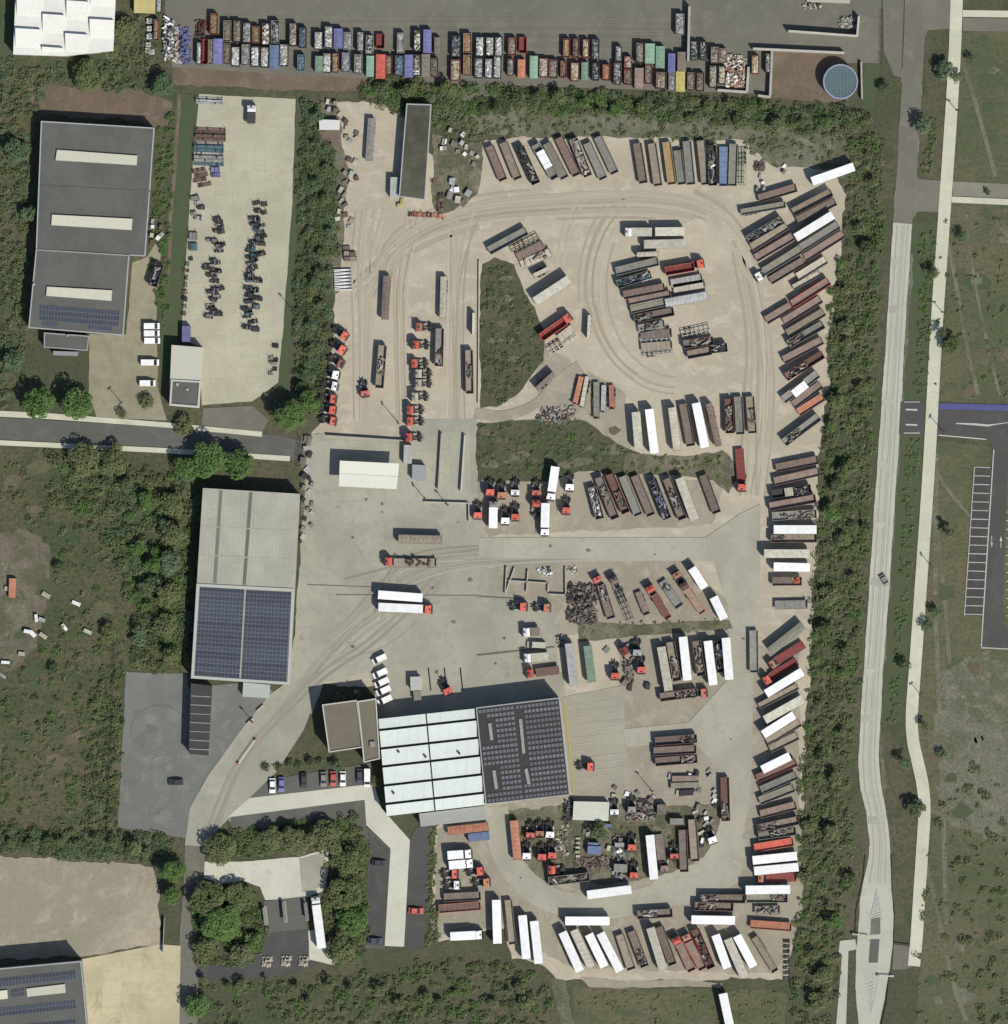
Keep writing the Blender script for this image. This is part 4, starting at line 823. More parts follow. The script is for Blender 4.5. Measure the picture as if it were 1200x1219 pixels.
# brown office
BR = plain('gravel_flat_roof', (.175, .155, .115), .12, .35, fine=5)
e, L, c, part = building('brown_office', [(384, 838), (425.5, 832.5), (432.5, 889), (392, 895)], 8, BR, BRICK, 'brown flat-roofed office block with white parapet left of the white hall', 'office', .4, plain('white_parapet', (.52, .50, .46), .06))
e, L, c, part = building('brown_office_wing', [(426, 834), (448.5, 830.5), (453, 902.5), (433.5, 907)], 8.4, plain('gravel_flat_roof_olive', (.165, .15, .105), .12, .35, fine=5), BRICK, 'narrow office wing with flat brown roof against the white hall', 'office', .35, M['white_parapet'])
mb = MB(); a = local([(444, 885)], c)[0]; mb.box(a[0]-.8, a[1]-.8, 8.403, a[0]+.8, a[1]+.8, 9.2, CLAD); part('roof_hatch', mb)
# long dark shed, hut, canopy, cabins
e, L, c, part = building('dark_shed', [(484, 124), (514, 125), (506.5, 239), (475, 235)], 4.5, sheetroof('dark_corrugated_roof', (.076, .075, .054), 1.1, 1.5, .10, .25, .95), CLAD, 'long dark corrugated shed at the top of the truck yard', 'shed', .06, GALV)
building('white_hut', [(380, 142.5), (405, 143.5), (404.5, 155), (380.5, 155)], 2.6, plain('white_hut_roof', (.74, .75, .72), .04), CLADW, 'small white-roofed hut in the hedge at the top of the yard', 'hut')
sheet(); area('brown_slab', [(380, 156), (404, 156), (403, 174), (380, 174)], plain('brown_slab', (.16, .115, .09), .15), 6, .05)
building('white_shed', [(683, 953.5), (725.5, 954.5), (724, 977), (681.5, 975.5)], 2.8, sheetroof('cream_shed_roof', (.50, .52, .43), .5, 0, .06, .05), CLADW, 'cream-roofed shed partly under a tree, right of the solar hall', 'shed')
building('grey_cabin', [(491, 553), (507.5, 554), (507, 573), (490.5, 571.5)], 3, plain('cabin_roof', (.27, .28, .28), .07), CLAD, 'small grey cabin at the end of the filling station canopy', 'cabin')
building('weigh_cabin', [(488.5, 805.5), (502, 805), (502.5, 821), (489, 822)], 3, plain('weigh_cabin_roof', (.42, .43, .38), .07), CLADW, 'small grey cabin with roof units beside the hall shadow', 'cabin')
building('cabin_porch', [(492, 822.5), (501, 822), (502, 833), (493, 834)], 2.4, plain('porch_roof_b', (.26, .25, .22), .1), CLAD, 'lower grey porch attached below the small weighing cabin', 'porch')
building('boundary_shed', [(958, -12), (1012, -10), (1011, 5), (960, 3)], 4, plain('cream_flat_roof', (.5, .49, .4), .05), CLAD, 'cream roof edge at the top right of the container yard', 'shed')
e, L, c, part = building('yellow_store', [(160, -10), (186, -9), (185, 17), (160, 16)], 2.6, sheetroof('yellow_sheet_roof', (.47, .40, .17), .7, 1.57, .25), CLAD, 'yellow ribbed store roof at the corner of the container yard', 'store')
# filling station canopy
cx, cy = q(440, 565); e = empty('fuel_canopy', cx, cy, GZ, 0, 'cream two-part canopy roof of the filling station in the yard', 'canopy')
cp_ = [(a-cx, b-cy) for a, b in Q([(405, 548.5), (475.5, 552), (472.5, 582.5), (404, 579)])]
mb = MB(); mb.prism(subquad([cp_[3], cp_[2], cp_[1], cp_[0]], 0, 1, 0, .495), 5.4, 5.75, plain('canopy_roof', (.66, .66, .56), .06)); link('roof', mb.mesh('roof'), e)
mb = MB(); mb.prism(subquad([cp_[3], cp_[2], cp_[1], cp_[0]], 0, 1, .505, 1), 5.4, 5.75, M['canopy_roof']); link('roof', mb.mesh('roof'), e)
mb = MB(); mb.prism(subquad([cp_[3], cp_[2], cp_[1], cp_[0]], .02, .98, .495, .505), 5.38, 5.6, STEEL); link('gutter', mb.mesh('gutter'), e)
for u in (.12, .5, .88):
    for v in (.25, .75):
        p = quad_pt([cp_[3], cp_[2], cp_[1], cp_[0]], u, v); mb = MB(); mb.cyl(*p, 0, 5.4, .18, GALV, 10); link('post', mb.mesh('post'), e)
        mb = MB(); mb.box(p[0]+.6, p[1]-.3, 0, p[0]+1.5, p[1]+.3, 1.7, P('rd')); mb.box(p[0]+.7, p[1]-.25, 1.1, p[0]+1.4, p[1]-.302, 1.5, GLASS); link('fuel_pump', mb.mesh('fuel_pump'), e)
# round tank
tx, ty = q(1000, 98); e = empty('round_tank', tx, ty, 0, 0, 'round blue-green water tank with pale rim at the top right', 'tank')
mb = MB(); n = 64
for k in range(n):
    a0, a1 = 2*math.pi*k/n, 2*math.pi*(k+1)/n
    def pr(r, a, z): return (r*math.cos(a), r*math.sin(a), z)
    mb.add([pr(5.2, a0, -.2), pr(5.2, a1, -.2), pr(5.2, a1, 4.4), pr(5.2, a0, 4.4), pr(4.75, a1, 4.4), pr(4.75, a0, 4.4), pr(4.75, a1, 3.6), pr(4.75, a0, 3.6)],
           [(0, 1, 2, 3), (3, 2, 4, 5), (5, 4, 6, 7)], plain('tank_steel', (.26, .30, .38), .08))
link('tank_wall', mb.mesh('tank_wall'), e)
mb = MB(); mb.cyl(0, 0, 3.9, 4.15, 4.74, plain('tank_cover', (.10, .17, .19), .15, .5), 48)
for k in range(-4, 5):
    w = math.sqrt(4.7**2-(k*1.0)**2); mb.bar((k, -w, 4.16), (k, w, 4.16), .05, .04, GALV); mb.bar((-w, k, 4.21), (w, k, 4.21), .05, .04, GALV)
link('tank_cover', mb.mesh('tank_cover'), e)
# walls, bays, fences
def wall(pts, th, h, label, name='concrete_wall', m=CONC, cat='wall', group=None):
    p = Q(pts); mb = MB()
    cx, cy = p[0]
    if 'fence' in name or (cat == 'fence'):
        for a, b in zip(p, p[1:]):
            L = math.dist(a, b); n = max(1, int(L/2.5))
            for k in range(n+1):
                t = k/n; x, y = a[0]+(b[0]-a[0])*t-cx, a[1]+(b[1]-a[1])*t-cy; mb.box(x-.05, y-.05, -.1, x+.05, y+.05, h, m)
            for k in range(5): mb.bar((a[0]-cx, a[1]-cy, h*(k+.6)/5), (b[0]-cx, b[1]-cy, h*(k+.6)/5), .03, .05, m)
        o = link(name, mb.mesh(name)); o.location = (cx, cy, 0); return tag(o, label, cat, group)
    for i, (a, b) in enumerate(zip(p, p[1:])):
        mb.bar((a[0]-cx, a[1]-cy, -.1), (b[0]-cx, b[1]-cy, -.1), th-i*.01, h+.1-i*.006, m)
    o = link(name, mb.mesh(name)); o.location = (cx, cy, 0); return tag(o, label, cat, group)
BW = 'concrete bay walls'
wall([(896, 58.5), (1005, 63.5)], .7, 2.6, 'long concrete bay wall running to the blue tank', group=BW)
wall([(919, 60), (916.5, 116), (902, 114)], .7, 2.4, 'upright concrete bay wall at the left of the brown bay', group=BW)
wall([(938, 37.5), (1020, 43.5), (1022, 20)], .6, 3.2, 'L-shaped concrete wall at the top right of the container yard', group=BW)
wall([(854, 107.5), (889, 110), (891, 80)], .7, 1.8, 'low L-shaped wall holding the rubble bay', group=BW)
wall([(820.5, 8), (819, 73)], .7, 3.4, 'narrow upright wall segment standing in the container yard', group=BW)
wall([(1025, 74), (1026, 118)], .5, 1.8, 'low wall right of the round tank', group=BW)
wall([(1051, 14), (1049, 76)], .25, 2, 'dark boundary fence right of the concrete apron at top', 'fence', STEEL, 'fence')
wall([(389, 518.5), (480, 524.5)], .3, 1.6, 'long low wall above the filling station canopy', group='low yard walls')
wall([(505, 597.5), (558, 599), (558.5, 621)], .3, 1.5, 'low angled wall below the twin concrete troughs', group='low yard walls')
wall([(526, 516), (522, 583)], .5, 1.9, 'left of twin upright walls on the pale slab', group='low yard walls')
wall([(553.5, 518), (549, 585)], .5, 1.9, 'right of twin upright walls on the pale slab', group='low yard walls')
wall([(570.5, 310), (569.5, 480)], .3, 1.0, 'long low kerb wall along the weed island', group='low yard walls')
wall([(612.5, 676), (601.5, 707)], .3, 1.2, 'leftmost upright bay wall of the empty scrap bays', group='scrap bay walls')
sheet(560, 650, 160)
for a, lab in (([(322, 185), (310, 425)], 'first upright wall of the empty scrap bays'), ([(340, 308), (684, 330)], 'long cross wall of the empty scrap bays'),
               ([(514, 215), (500, 410)], 'middle upright wall of the empty scrap bays'), ([(695, 335), (692, 412)], 'short upright wall of the empty scrap bays'),
               ([(848, 190), (850, 430)], 'tall upright wall left of the scrap heap'), ([(700, 428), (846, 436)], 'lower cross wall by the scrap heap')):
    wall(a, .3, 1.3, lab, group='scrap bay walls')
sheet()
wall([(1038, 1100), (1016, 1240)], .1, .1, 'thin dark fence line left of the concrete road checkpoint', 'fence', STEEL, 'fence') if 0 else None
wall([(1030, 1018), (1028, 1044), (1019, 1085), (1018, 1112)], .12, .6, 'curved guard fence on the left of the widened concrete road', 'guard_fence', STEEL, 'fence')
wall([(1061, 1016), (1062, 1060), (1065, 1085), (1064, 1122), (1082, 1124)], .12, .6, 'curved guard fence on the right of the widened concrete road', 'guard_fence', STEEL, 'fence')
wall([(1059, 1158), (1055, 1195), (1048, 1225)], .12, .6, 'guard fence right of the road at the bottom edge', 'guard_fence', STEEL, 'fence')
wall([(364, 140), (367, 300), (360, 480)], .12, 1.9, 'dark mesh fence behind the yard hedge', 'mesh_fence', STEEL, 'fence')
wall([(137, 765), (128, 985)], .12, 1.9, 'dark mesh fence left of the grey asphalt lot', 'mesh_fence', STEEL, 'fence')
wall([(357, 520), (354, 556)], .12, 2.0, 'dark gate fence between the west road and the yard', 'mesh_fence', STEEL, 'fence')
wall([(196, 1092), (194, 1134)], .15, 2.0, 'tall narrow sliding gate beside the sandy lot', 'sliding_gate', GALV, 'gate')
# lamp masts
def mast(x, y, h, label):
    wx, wy = q(x, y); e = empty('lamp_mast', wx, wy, GZ, rnd.uniform(0, 6), label, 'lamp', 'yard lamp masts')
    mb = MB(); mb.cyl(0, 0, -.05, h, .14, GALV, 10, r1=.08); link('pole', mb.mesh('pole'), e)
    for s in (-1, 1): mb = MB(); mb.box(-.25, s*.35-.3, h-.05, .25, s*.35+.3, h+.15, STEEL); link('lamp_head', mb.mesh('lamp_head'), e)
for x, y, h, lab in ((474, 503, 9, 'lamp mast between the red tractors and the canopy'), (506, 594, 7, 'lamp mast below the grey cabin'), (1122, 513, 7, 'lamp mast beside the cycle path by the crossing'),
                     (1107, 672, 5, 'lamp mast beside the cycle path in mid verge'), (1122, 372, 5, 'lamp mast beside the cycle path above mid-frame'), (1095, 826, 5, 'lamp mast beside the lower cycle path'),
                     (1139, 132, 5, 'lamp mast beside the cycle path near the top'), (775, 940, 8, 'lamp mast below the marked apron'), (145, 480, 7, 'lamp mast on the grey warehouse forecourt'), (346, 366, 6, 'lamp mast at the edge of the pale yard'),
                     (532, 600, 6, 'lamp mast between twin upright walls'), (300, 858, 6, 'lamp mast beside the curved drive')):
    mast(x, y, h, lab)
# swing barrier on the curved drive, fuel pumps of the small yard
sheet(120, 780, 200)
a, b = q(985, 775), q(1105, 605)
mb = MB(); mb.bar((0, 0, 1.0), (b[0]-a[0], b[1]-a[1], 1.0), .15, .12, P('wh')); mb.box(-.3, -.3, -.05, .3, .3, 1.1, P('rd')); mb.box(b[0]-a[0]-.3, b[1]-a[1]-.3, -.05, b[0]-a[0]+.3, b[1]-a[1]+.3, 1.1, P('rd'))
o = link('barrier', mb.mesh('barrier')); o.location = (*a, GZ); tag(o, 'white swing barrier across the curved concrete drive', 'barrier')
sheet(220, 940, 200)
for i, (x, y0, y1, nm) in enumerate(((572, 835, 965, 'leftmost'), (712, 800, 950, 'middle'), (868, 805, 935, 'rightmost'))):
    a, b = q(x-6, y0), q(x+10, y1); e = empty('pump_island', (a[0]+b[0])/2, (a[1]+b[1])/2, GZ, math.atan2(b[1]-a[1], b[0]-a[0]), nm+' of three narrow pump islands beside the small fuel yard', 'pump island', 'pump islands in the small fuel yard')
    ln = math.dist(a, b); mb = MB(); mb.box(-ln/2, -.6, -.05, ln/2, .6, .15, CONC); link('base', mb.mesh('base'), e)
    for k in (-1, 0, 1): mb = MB(); mb.box(k*1.5-.5, -.35, .15, k*1.5+.5, .35, 2.1, P('pg')); mb.box(k*1.5-.4, -.36, 1.2, k*1.5+.4, -.3, 1.8, GLASS); link('pump', mb.mesh('pump'), e)
    mb = MB(); mb.box(-ln/2+.2, -.5, 2.15, ln/2-.2, .5, 2.3, P('gr')); link('canopy', mb.mesh('canopy'), e)
# highway sign gantries at the checkpoint
sheet(980, 1000, 219)
for (x0, y0, x1, y1), lab in (((195, 612, 300, 628), 'cream barrier arm left of the traffic island'), ((358, 884, 460, 890), 'cream barrier arm at the lower end of the checkpoint')):
    a, b = q(x0, y0), q(x1, y1); mb = MB(); mb.bar((0, 0, 1.0), (b[0]-a[0], b[1]-a[1], 1.0), .25, .15, P('cr')); mb.box(-.3, -.3, -.03, .3, .3, 1.15, P('cr'))
    o = link('barrier', mb.mesh('barrier')); o.location = (*a, .15); tag(o, lab, 'barrier')
# ------------------------------------------------------------------ vehicles and trailers
CACHE = {}
def cached(key, fn):
    if key not in CACHE: CACHE[key] = fn()
    return CACHE[key]
def wheel_pair(mb, x, z=.5, w=2.45, dual=False):
    for s in (-1, 1):
        y0, y1 = (w/2-.35, w/2) if s > 0 else (-w/2, -w/2+.35)
        mb.cyl(x, 0, y0, y1, .5, RUBBER, 14, axis='y'); 
        mb.cyl(x, 0, *((y1, y1+.02) if s > 0 else (y0-.02, y0)), .26, GALV, 10, axis='y')
    for i in range(len(mb.v)): pass
def lift(mb, start, dz):
    for i in range(start, len(mb.v)): x, y, z = mb.v[i]; mb.v[i] = (x, y, z+dz)
def gear(L, axles=3):
    mb = MB(); s = len(mb.v)
    for k in range(axles): wheel_pair(mb, -L/2+1.6+k*1.32)
    lift(mb, s, .5)
    for k in range(axles): mb.box(-L/2+1.5+k*1.32, -1, .42, -L/2+1.7+k*1.32, 1, .58, STEEL)
    return mb.mesh('running_gear')
def chassis(L):
    mb = MB()
    for s in (-1, 1):
        mb.box(-L/2+.1, s*.5-.08, .8, L/2-.1, s*.5+.08, 1.12, STEEL)
        mb.box(L/2-3.2, s*.9-.08, 0, L/2-3.0, s*.9+.08, .9, GALV)
        mb.box(-L/2+4.8, s*1.15-.02, .45, L/2-3.6, s*1.15+.02, .95, GALV)
    mb.box(-L/2+.02, -1.2, .5, -L/2+.1, 1.2, .65, STEEL)
    for k in range(6): mb.box(-L/2+.6+k*(L-1.4)/5, -1.2, .95, -L/2+.7+k*(L-1.4)/5, 1.2, 1.1, STEEL)
    return mb.mesh('chassis')
def m_box(L, Wd, h, c, ribs):
    m = P(c); mb = MB(); w = Wd/2
    mb.box(-L/2, -w, 1.12, L/2, w, h-.04, m)
    mb.prof([(-L/2+.0, h-.04), (L/2, h-.04), (L/2-.06, h+.0), (-L/2+.06, h+.0)], -w+.05, w-.05, m)
    fr = P('pg') if c != 'wh' else GALV
    for s in (-1, 1):
        mb.box(-L/2-.01, s*w-.03, 1.1, L/2+.01, s*w+.03, 1.3, fr)
        for x in (-L/2, L/2): mb.box(x-.03, s*(w-.03)-.05, 1.1, x+.03, s*(w-.03)+.05, h-.02, fr)
    mb.box(-L/2-.04, -w+.1, 1.3, -L/2-.01, -.02, h-.2, fr); mb.box(-L/2-.04, .02, 1.3, -L/2-.01, w-.1, h-.2, fr)
    if ribs:
        for k in range(1, int(L/1.4)): mb.box(-L/2+k*1.4-.03, -w+.06, h, -L/2+k*1.4+.03, w-.06, h+(.035 if c != 'wh' else .015), m)
    return mb.mesh('cargo_box')
def m_tub(L, Wd, top, fl, rim, floor, ribs=True):
    mr, mf = P(rim), P(floor); mb = MB(); w = Wd/2; t = .09
    mb.box(-L/2, -w, 1.1, L/2, w, fl, mf)
    for s in (-1, 1):
        y0, y1 = (w-t, w) if s > 0 else (-w, -w+t)
        mb.box(-L/2, y0, fl, L/2, y1, top, mr); mb.box(-L/2-.03, y0-.03, top-.001, L/2+.03, y1+.03, top+.09, mr)
        if ribs:
            for k in range(int(L/.9)): mb.box(-L/2+.4+k*.9, s*(w+.03)-.03, 1.15, -L/2+.5+k*.9, s*(w+.03)+.03, top, mr)
    mb.box(-L/2, -w+t, fl, -L/2+t, w-t, top, mr); mb.box(L/2-t, -w+t, fl, L/2, w-t, top+.25, mr)
    for k in range(1, int(L/1.7)): mb.box(-L/2+k*1.7-.025, -w+t, fl, -L/2+k*1.7+.025, w-t, fl+.02, mr)
    return mb.mesh('tub')
def m_tarp(L, Wd, top, c):
    mb = MB(); w = Wd/2-.04; n = int(L/1.3); m = P(c, .8); vs = []; fs = []
    for i in range(2*n+1):
        x = -L/2+.05+(L-.1)*i/(2*n); cr = .16 if i % 2 == 0 else .09
        for j, (yy, zz) in enumerate(((-w, -.12), (-w*.92, .04), (0, cr), (w*.92, .04), (w, -.12))): vs.append((x, yy, top+.1+zz))
    for i in range(2*n):
        for j in range(4): a = i*5+j; fs.append((a, a+5, a+6, a+1))
    mb.add(vs, fs, m); return mb.mesh('tarpaulin')
def m_deck(L, Wd, c, head=True):
    mb = MB(); w = Wd/2; m = P(c); mb.box(-L/2, -w, 1.12, L/2, w, 1.27, m)
    for s in (-1, 1): mb.box(-L/2-.02, s*w-.04, 1.08, L/2+.02, s*w+.04, 1.30, STEEL)
    for k in range(1, int(L/1.5)): mb.box(-L/2+k*1.5-.03, -w+.06, 1.27, -L/2+k*1.5+.03, w-.06, 1.285, STEEL)
    if head: mb.box(L/2-.1, -w+.05, 1.27, L/2, w-.05, 2.3, P(c))
    return mb.mesh('deck')
def m_frame(L, Wd, c):
    mb = MB(); m = P(c)
    for s in (-1, 1):
        mb.box(-L/2, s*.5-.09, .9, L/2, s*.5+.09, 1.2, m); mb.box(-L/2, s*1.2-.05, 1.0, L/2, s*1.2+.05, 1.15, m)
    for k in range(7): x = -L/2+.1+k*(L-.3)/6; mb.box(x, -1.2, 1.03, x+.18, 1.2, 1.18, m)
    return mb.mesh('frame')
KN = {'W': ('box_trailer', 'box trailer'), 'T': ('tarped_trailer', 'tarped tipper trailer'), 'D': ('dropside_trailer', 'open drop-side trailer'),
      'O': ('open_tipper_trailer', 'open-top trailer'), 'F': ('flatbed_trailer', 'flatbed trailer'), 'N': ('skeletal_trailer', 'bare skeletal trailer')}
SCR = [P('dk'), P('gr'), P('br'), P('br'), P('rb'), P('tn'), P('og'), P('dk'), P('pg')]
def m_load(L, Wd, z, n, seed, pal=None, ht=.9):
    r = random.Random(seed); mb = MB(); pal = pal or SCR
    for _ in range(n):
        x, y = r.uniform(-L/2+.3, L/2-.3), r.uniform(-Wd/2+.3, Wd/2-.3); a = r.gauss(0, .5)+(1.57 if r.random() < .2 else 0)
        ln = min(r.uniform(.5, 2.6), L*.5); w = r.uniform(.08, .7); h = r.uniform(.1, ht); c, s_ = math.cos(a), math.sin(a)
        ln = min(ln, 2*min(L/2-.1-abs(x), 9)+.2) if abs(c) > .7 else min(ln, 2*(Wd/2-abs(y)))
        mb.bar((x-c*ln/2, y-s_*ln/2, z+r.uniform(0, .1)), (x+c*ln/2, y+s_*ln/2, z+r.uniform(0, .35)), w, h, r.choice(pal))
    return mb.mesh('mixed_load')
def place(o, x0, y0, x1, y1):
    a, b = q(x0, y0), q(x1, y1)
    o.location = ((a[0]+b[0])/2, (a[1]+b[1])/2, GZ); o.rotation_euler = (0, 0, math.atan2(b[1]-a[1], b[0]-a[0])); return math.dist(a, b)
def trailer(kind, col, x0, y0, x1, y1, label, group, rim=None, top=None, Wd=2.55, load=None, ldlabel=None, lc=None):
    o = link(KN[kind][0], None); o.empty_display_size = .5; L = place(o, x0, y0, x1, y1); L = max(3.0, round(L*4)/4)
    tag(o, label, 'trailer', group)
    if kind == 'W':
        h = top or 4.0; link('cargo_box', cached(('W', L, Wd, h, col), lambda: m_box(L, Wd, h, col, True)), o); fl = h
    elif kind in 'TDO':
        tp = top or {'T': 2.7, 'D': 1.95, 'O': 2.6}[kind]; fl = {'T': 1.5, 'D': 1.3, 'O': 1.5}[kind]
        rim = rim or {'br': 'rb', 'tn': 'br', 'gr': 'og', 'og': 'gr', 'pk': 'rb', 'rd': 'mr', 'dk': 'dk', 'nv': 'nv', 'rb': 'mr', 'cr': 'tn', 'pg': 'gr'}.get(col, 'br')
        link('tub', cached(('tub', L, Wd, tp, fl, rim, col), lambda: m_tub(L, Wd, tp, fl, rim, col)), o)
        if kind == 'T': link('tarpaulin', cached(('tarp', L, Wd, tp, col), lambda: m_tarp(L, Wd, tp, col)), o)
    elif kind == 'F': link('deck', cached(('deck', L, Wd, col), lambda: m_deck(L, Wd, col)), o); fl = 1.29
    else: link('frame', cached(('fr', L, Wd, col), lambda: m_frame(L, Wd, col)), o); fl = 1.2
    if kind != 'N': link('chassis', cached(('ch', L), lambda: chassis(L)), o)
    link('running_gear', cached(('g', L, L > 9), lambda: gear(L, 3 if L > 9 else 2)), o)
    if load:
        lo, hi, n = load; me = m_load((hi-lo)*L, Wd-.2, 0, n, int(x0*7+y0), lc)
        l = link('scrap_load', me); rz = o.rotation_euler[2]; off = ((lo+hi)/2-.5)*L
        l.location = (o.location[0]+math.cos(rz)*off, o.location[1]+math.sin(rz)*off, GZ+fl+.02); l.rotation_euler = (0, 0, rz)
        tag(l, ldlabel or 'mixed scrap load', 'load', 'scrap loads on trailers')
    return o
def m_cab(c, deep=2.25, h=3.55, vent=True, v=0):
    m = P(c, .35); mb = MB(); w = 1.24
    mb.prof([(-deep/2, .95), (deep/2, .45), (deep/2+.03, 1.7), (deep/2-.42, 2.95), (deep/2-.62, h-.45), (-.15, h-.3), (-deep/2, h-.3)], -w, w, m)
    if v != 1: mb.prof([(deep/2-.75, h-.42), (-.35, h+.05), (-deep/2+.12, h+.1), (-deep/2+.12, h-.3), (-.15, h-.3)], -w+.14, w-.14, m)
    mb.prof([(deep/2+.045, 1.75), (deep/2-.38, 2.93), (deep/2-.44, 2.9), (deep/2, 1.7)], -w+.1, w-.1, GLASS)
    if v == 1: mb.box(-.6, -.9, h-.31, -.45, .9, h-.15, GALV); mb.box(-.2, -.35, h-.3, .3, .35, h-.25, STEEL)
    if v == 2: mb.box(deep/2-.42, -w+.05, 2.95, deep/2-.1, w-.05, 3.0, STEEL)
    for s in (-1, 1):
        mb.box(-.1, s*w-.012, 1.9, deep/2-.35, s*w+.012, 2.7, GLASS)
        mb.box(deep/2-.15, s*(w+.18)-.1, 1.9, deep/2, s*(w+.18)+.1, 2.6, STEEL)
    if vent: mb.box(.15, -.25, h-.35, .5, .25, h-.13, GLASS)
    mb.box(-deep/2-.12, -w+.25, 1.2, -deep/2-.001, w-.25, h-.6, STEEL)
    mb.box(deep/2-.02, -w+.1, .4, deep/2+.09, w-.1, .75, STEEL)
    return mb.mesh('cab')
def m_truckframe(L, col='dk'):
    mb = MB()
    for s in (-1, 1): mb.box(-L, s*.42-.09, .75, -.6, s*.42+.09, 1.05, STEEL); mb.box(-L*.55, s*1.0-.22, .45, -L*.2, s*1.0+.22, .95, GALV)
    for s in (-1, 1):                                   # rear mudguards
        for k in range(5):
            a0, a1 = R(20+28*k), R(48+28*k); cx = -L+1.3
            mb.prof([(cx+.62*math.cos(a0), .5+.62*math.sin(a0)), (cx+.62*math.cos(a1), .5+.62*math.sin(a1)), (cx+.58*math.cos(a1), .5+.58*math.sin(a1)), (cx+.58*math.cos(a0), .5+.58*math.sin(a0))], s*1.0-.25, s*1.0+.25, STEEL)
    mb.box(-1.55, -1.0, 1.05, -1.25, 1.0, 1.5, STEEL)
    return mb.mesh('chassis')
def m_fifth():
    mb = MB(); mb.cyl(0, 0, 1.06, 1.2, .48, STEEL, 14); mb.box(-.9, -.35, 1.04, .3, .35, 1.12, STEEL); return mb.mesh('fifth_wheel')
def m_wheel(dual=False):
    mb = MB(); mb.cyl(0, 0, -.28 if dual else -.17, .28 if dual else .17, .5, RUBBER, 16, axis='y'); mb.cyl(0, 0, -.29 if dual else -.18, .29 if dual else .18, .28, GALV, 12, axis='y'); return mb.mesh('wheel')
def wheels(o, xs, w=1.05, r=.5):
    for i, x in enumerate(xs):
        for s in (-1, 1):
            k = link('wheel', cached(('wh', i > 0), lambda: m_wheel(i > 0)), o); k.location = (x, s*(w if i == 0 else w-.08), .5)
def tractor(col, x, y, ang, label, group='tractor units', rear=None):
    """x,y = cab centre, ang = heading on the plan in degrees, 0 = east, 90 = south"""
    o = link('tractor_unit', None); o.location = (*q(x, y), GZ); o.rotation_euler = (0, 0, R(-ang)); o.empty_display_size = .5
    tag(o, label, 'truck', group)
    v = int(abs(x)*3+abs(y)) % 3; link('cab', cached(('cab', col, v), lambda: m_cab(col, (2.25, 2.0, 2.35)[v], (3.55, 3.1, 3.75)[v], v != 1, v)), o); link('chassis', cached('tf', lambda: m_truckframe(4.7)), o)
    f = link('fifth_wheel', cached('5w', m_fifth), o); f.location = (-3.3, 0, 0); wheels(o, (.1, -3.45)); return o
def boxtruck(cc, bc, xc, yc, x0, y0, x1, y1, label, group='box trucks', h=3.9, bodyopen=False):
    """cab centre xc,yc; body from rear x0,y0 to front x1,y1"""
    o = link('box_truck', None); a = Vector(q(x0, y0)); b = Vector(q(x1, y1)); c = Vector(q(xc, yc)); L = (b-a).length; d = (b-a).normalized(); o.empty_display_size = .5
    o.location = ((a.x+b.x)/2, (a.y+b.y)/2, GZ); o.rotation_euler = (0, 0, math.atan2(d.y, d.x)); cx = max((c-(a+b)/2).dot(d), L/2+1.05)
    tag(o, label, 'truck', group); k = link('cab', cached(('cab', cc), lambda: m_cab(cc)), o); k.location = (cx, 0, 0)
    L4 = round(L*4)/4
    link('cargo_box', cached(('W', L4, 2.55, h, bc), lambda: m_box(L4, 2.55, h, bc, False)), o)
    fr = link('chassis', cached(('bf', L4), lambda: m_truckframe(L4+1.2)), o); fr.location = (L4/2+.9, 0, 0); wheels(o, (cx+.1, -L4/2+1.5)); return o
def m_carbody(c, L=4.4, van=False):
    m = P(c, .3); mb = MB(); w = .88
    if van: mb.prof([(-L/2, .35), (L/2, .35), (L/2, .9), (L/2-.6, 1.15), (L/2-1.5, 1.95), (-L/2+.05, 2.0), (-L/2, 1.2)], -w, w, m)
    else:
        mb.prof([(-L/2, .35), (L/2, .35), (L/2, .7), (L/2-.9, .92), (-L/2+.5, .98), (-L/2, .85)], -w, w, m)
        mb.prof([(-L*.30, 1.38), (L*.08, 1.42), (L*.04, 1.44), (-L*.26, 1.44)], -w+.2, w-.2, m)
    return mb.mesh('body')
def m_carglass(L=4.4, van=False):
    mb = MB(); w = .88
    if van: mb.prof([(L/2-.62, 1.24), (L/2-1.46, 1.99), (L/2-1.5, 1.9), (L/2-.7, 1.15)], -w+.08, w-.08, GLASS); mb.box(L/2-1.9, -w-.005, 1.2, L/2-1.2, w+.005, 1.75, GLASS)
    else: mb.prof([(-L*.42, .96), (L*.26, .93), (L*.07, 1.41), (-L*.29, 1.37)], -w+.12, w-.12, GLASS)
    return mb.mesh('window')
def m_cwheel():
    mb = MB(); mb.cyl(0, 0, -.1, .1, .32, RUBBER, 14, axis='y'); mb.cyl(0, 0, -.11, .11, .19, GALV, 10, axis='y'); return mb.mesh('wheel')
def car(c, x, y, ang, label, van=False, group='parked cars', L=4.4):
    o = link('parked_van' if van else 'parked_car', None); o.location = (*q(x, y), GZ); o.rotation_euler = (0, 0, R(-ang)); o.empty_display_size = .5
    tag(o, label, 'van' if van else 'car', group)
    link('body', cached(('cb', c, L, van), lambda: m_carbody(c, L, van)), o); link('window', cached(('cg', L, van), lambda: m_carglass(L, van)), o)
    for sx in (-1, 1):
        for s in (-1, 1): k = link('wheel', cached('cw', m_cwheel), o); k.location = (sx*L*.31, s*.78, .32)
    return o
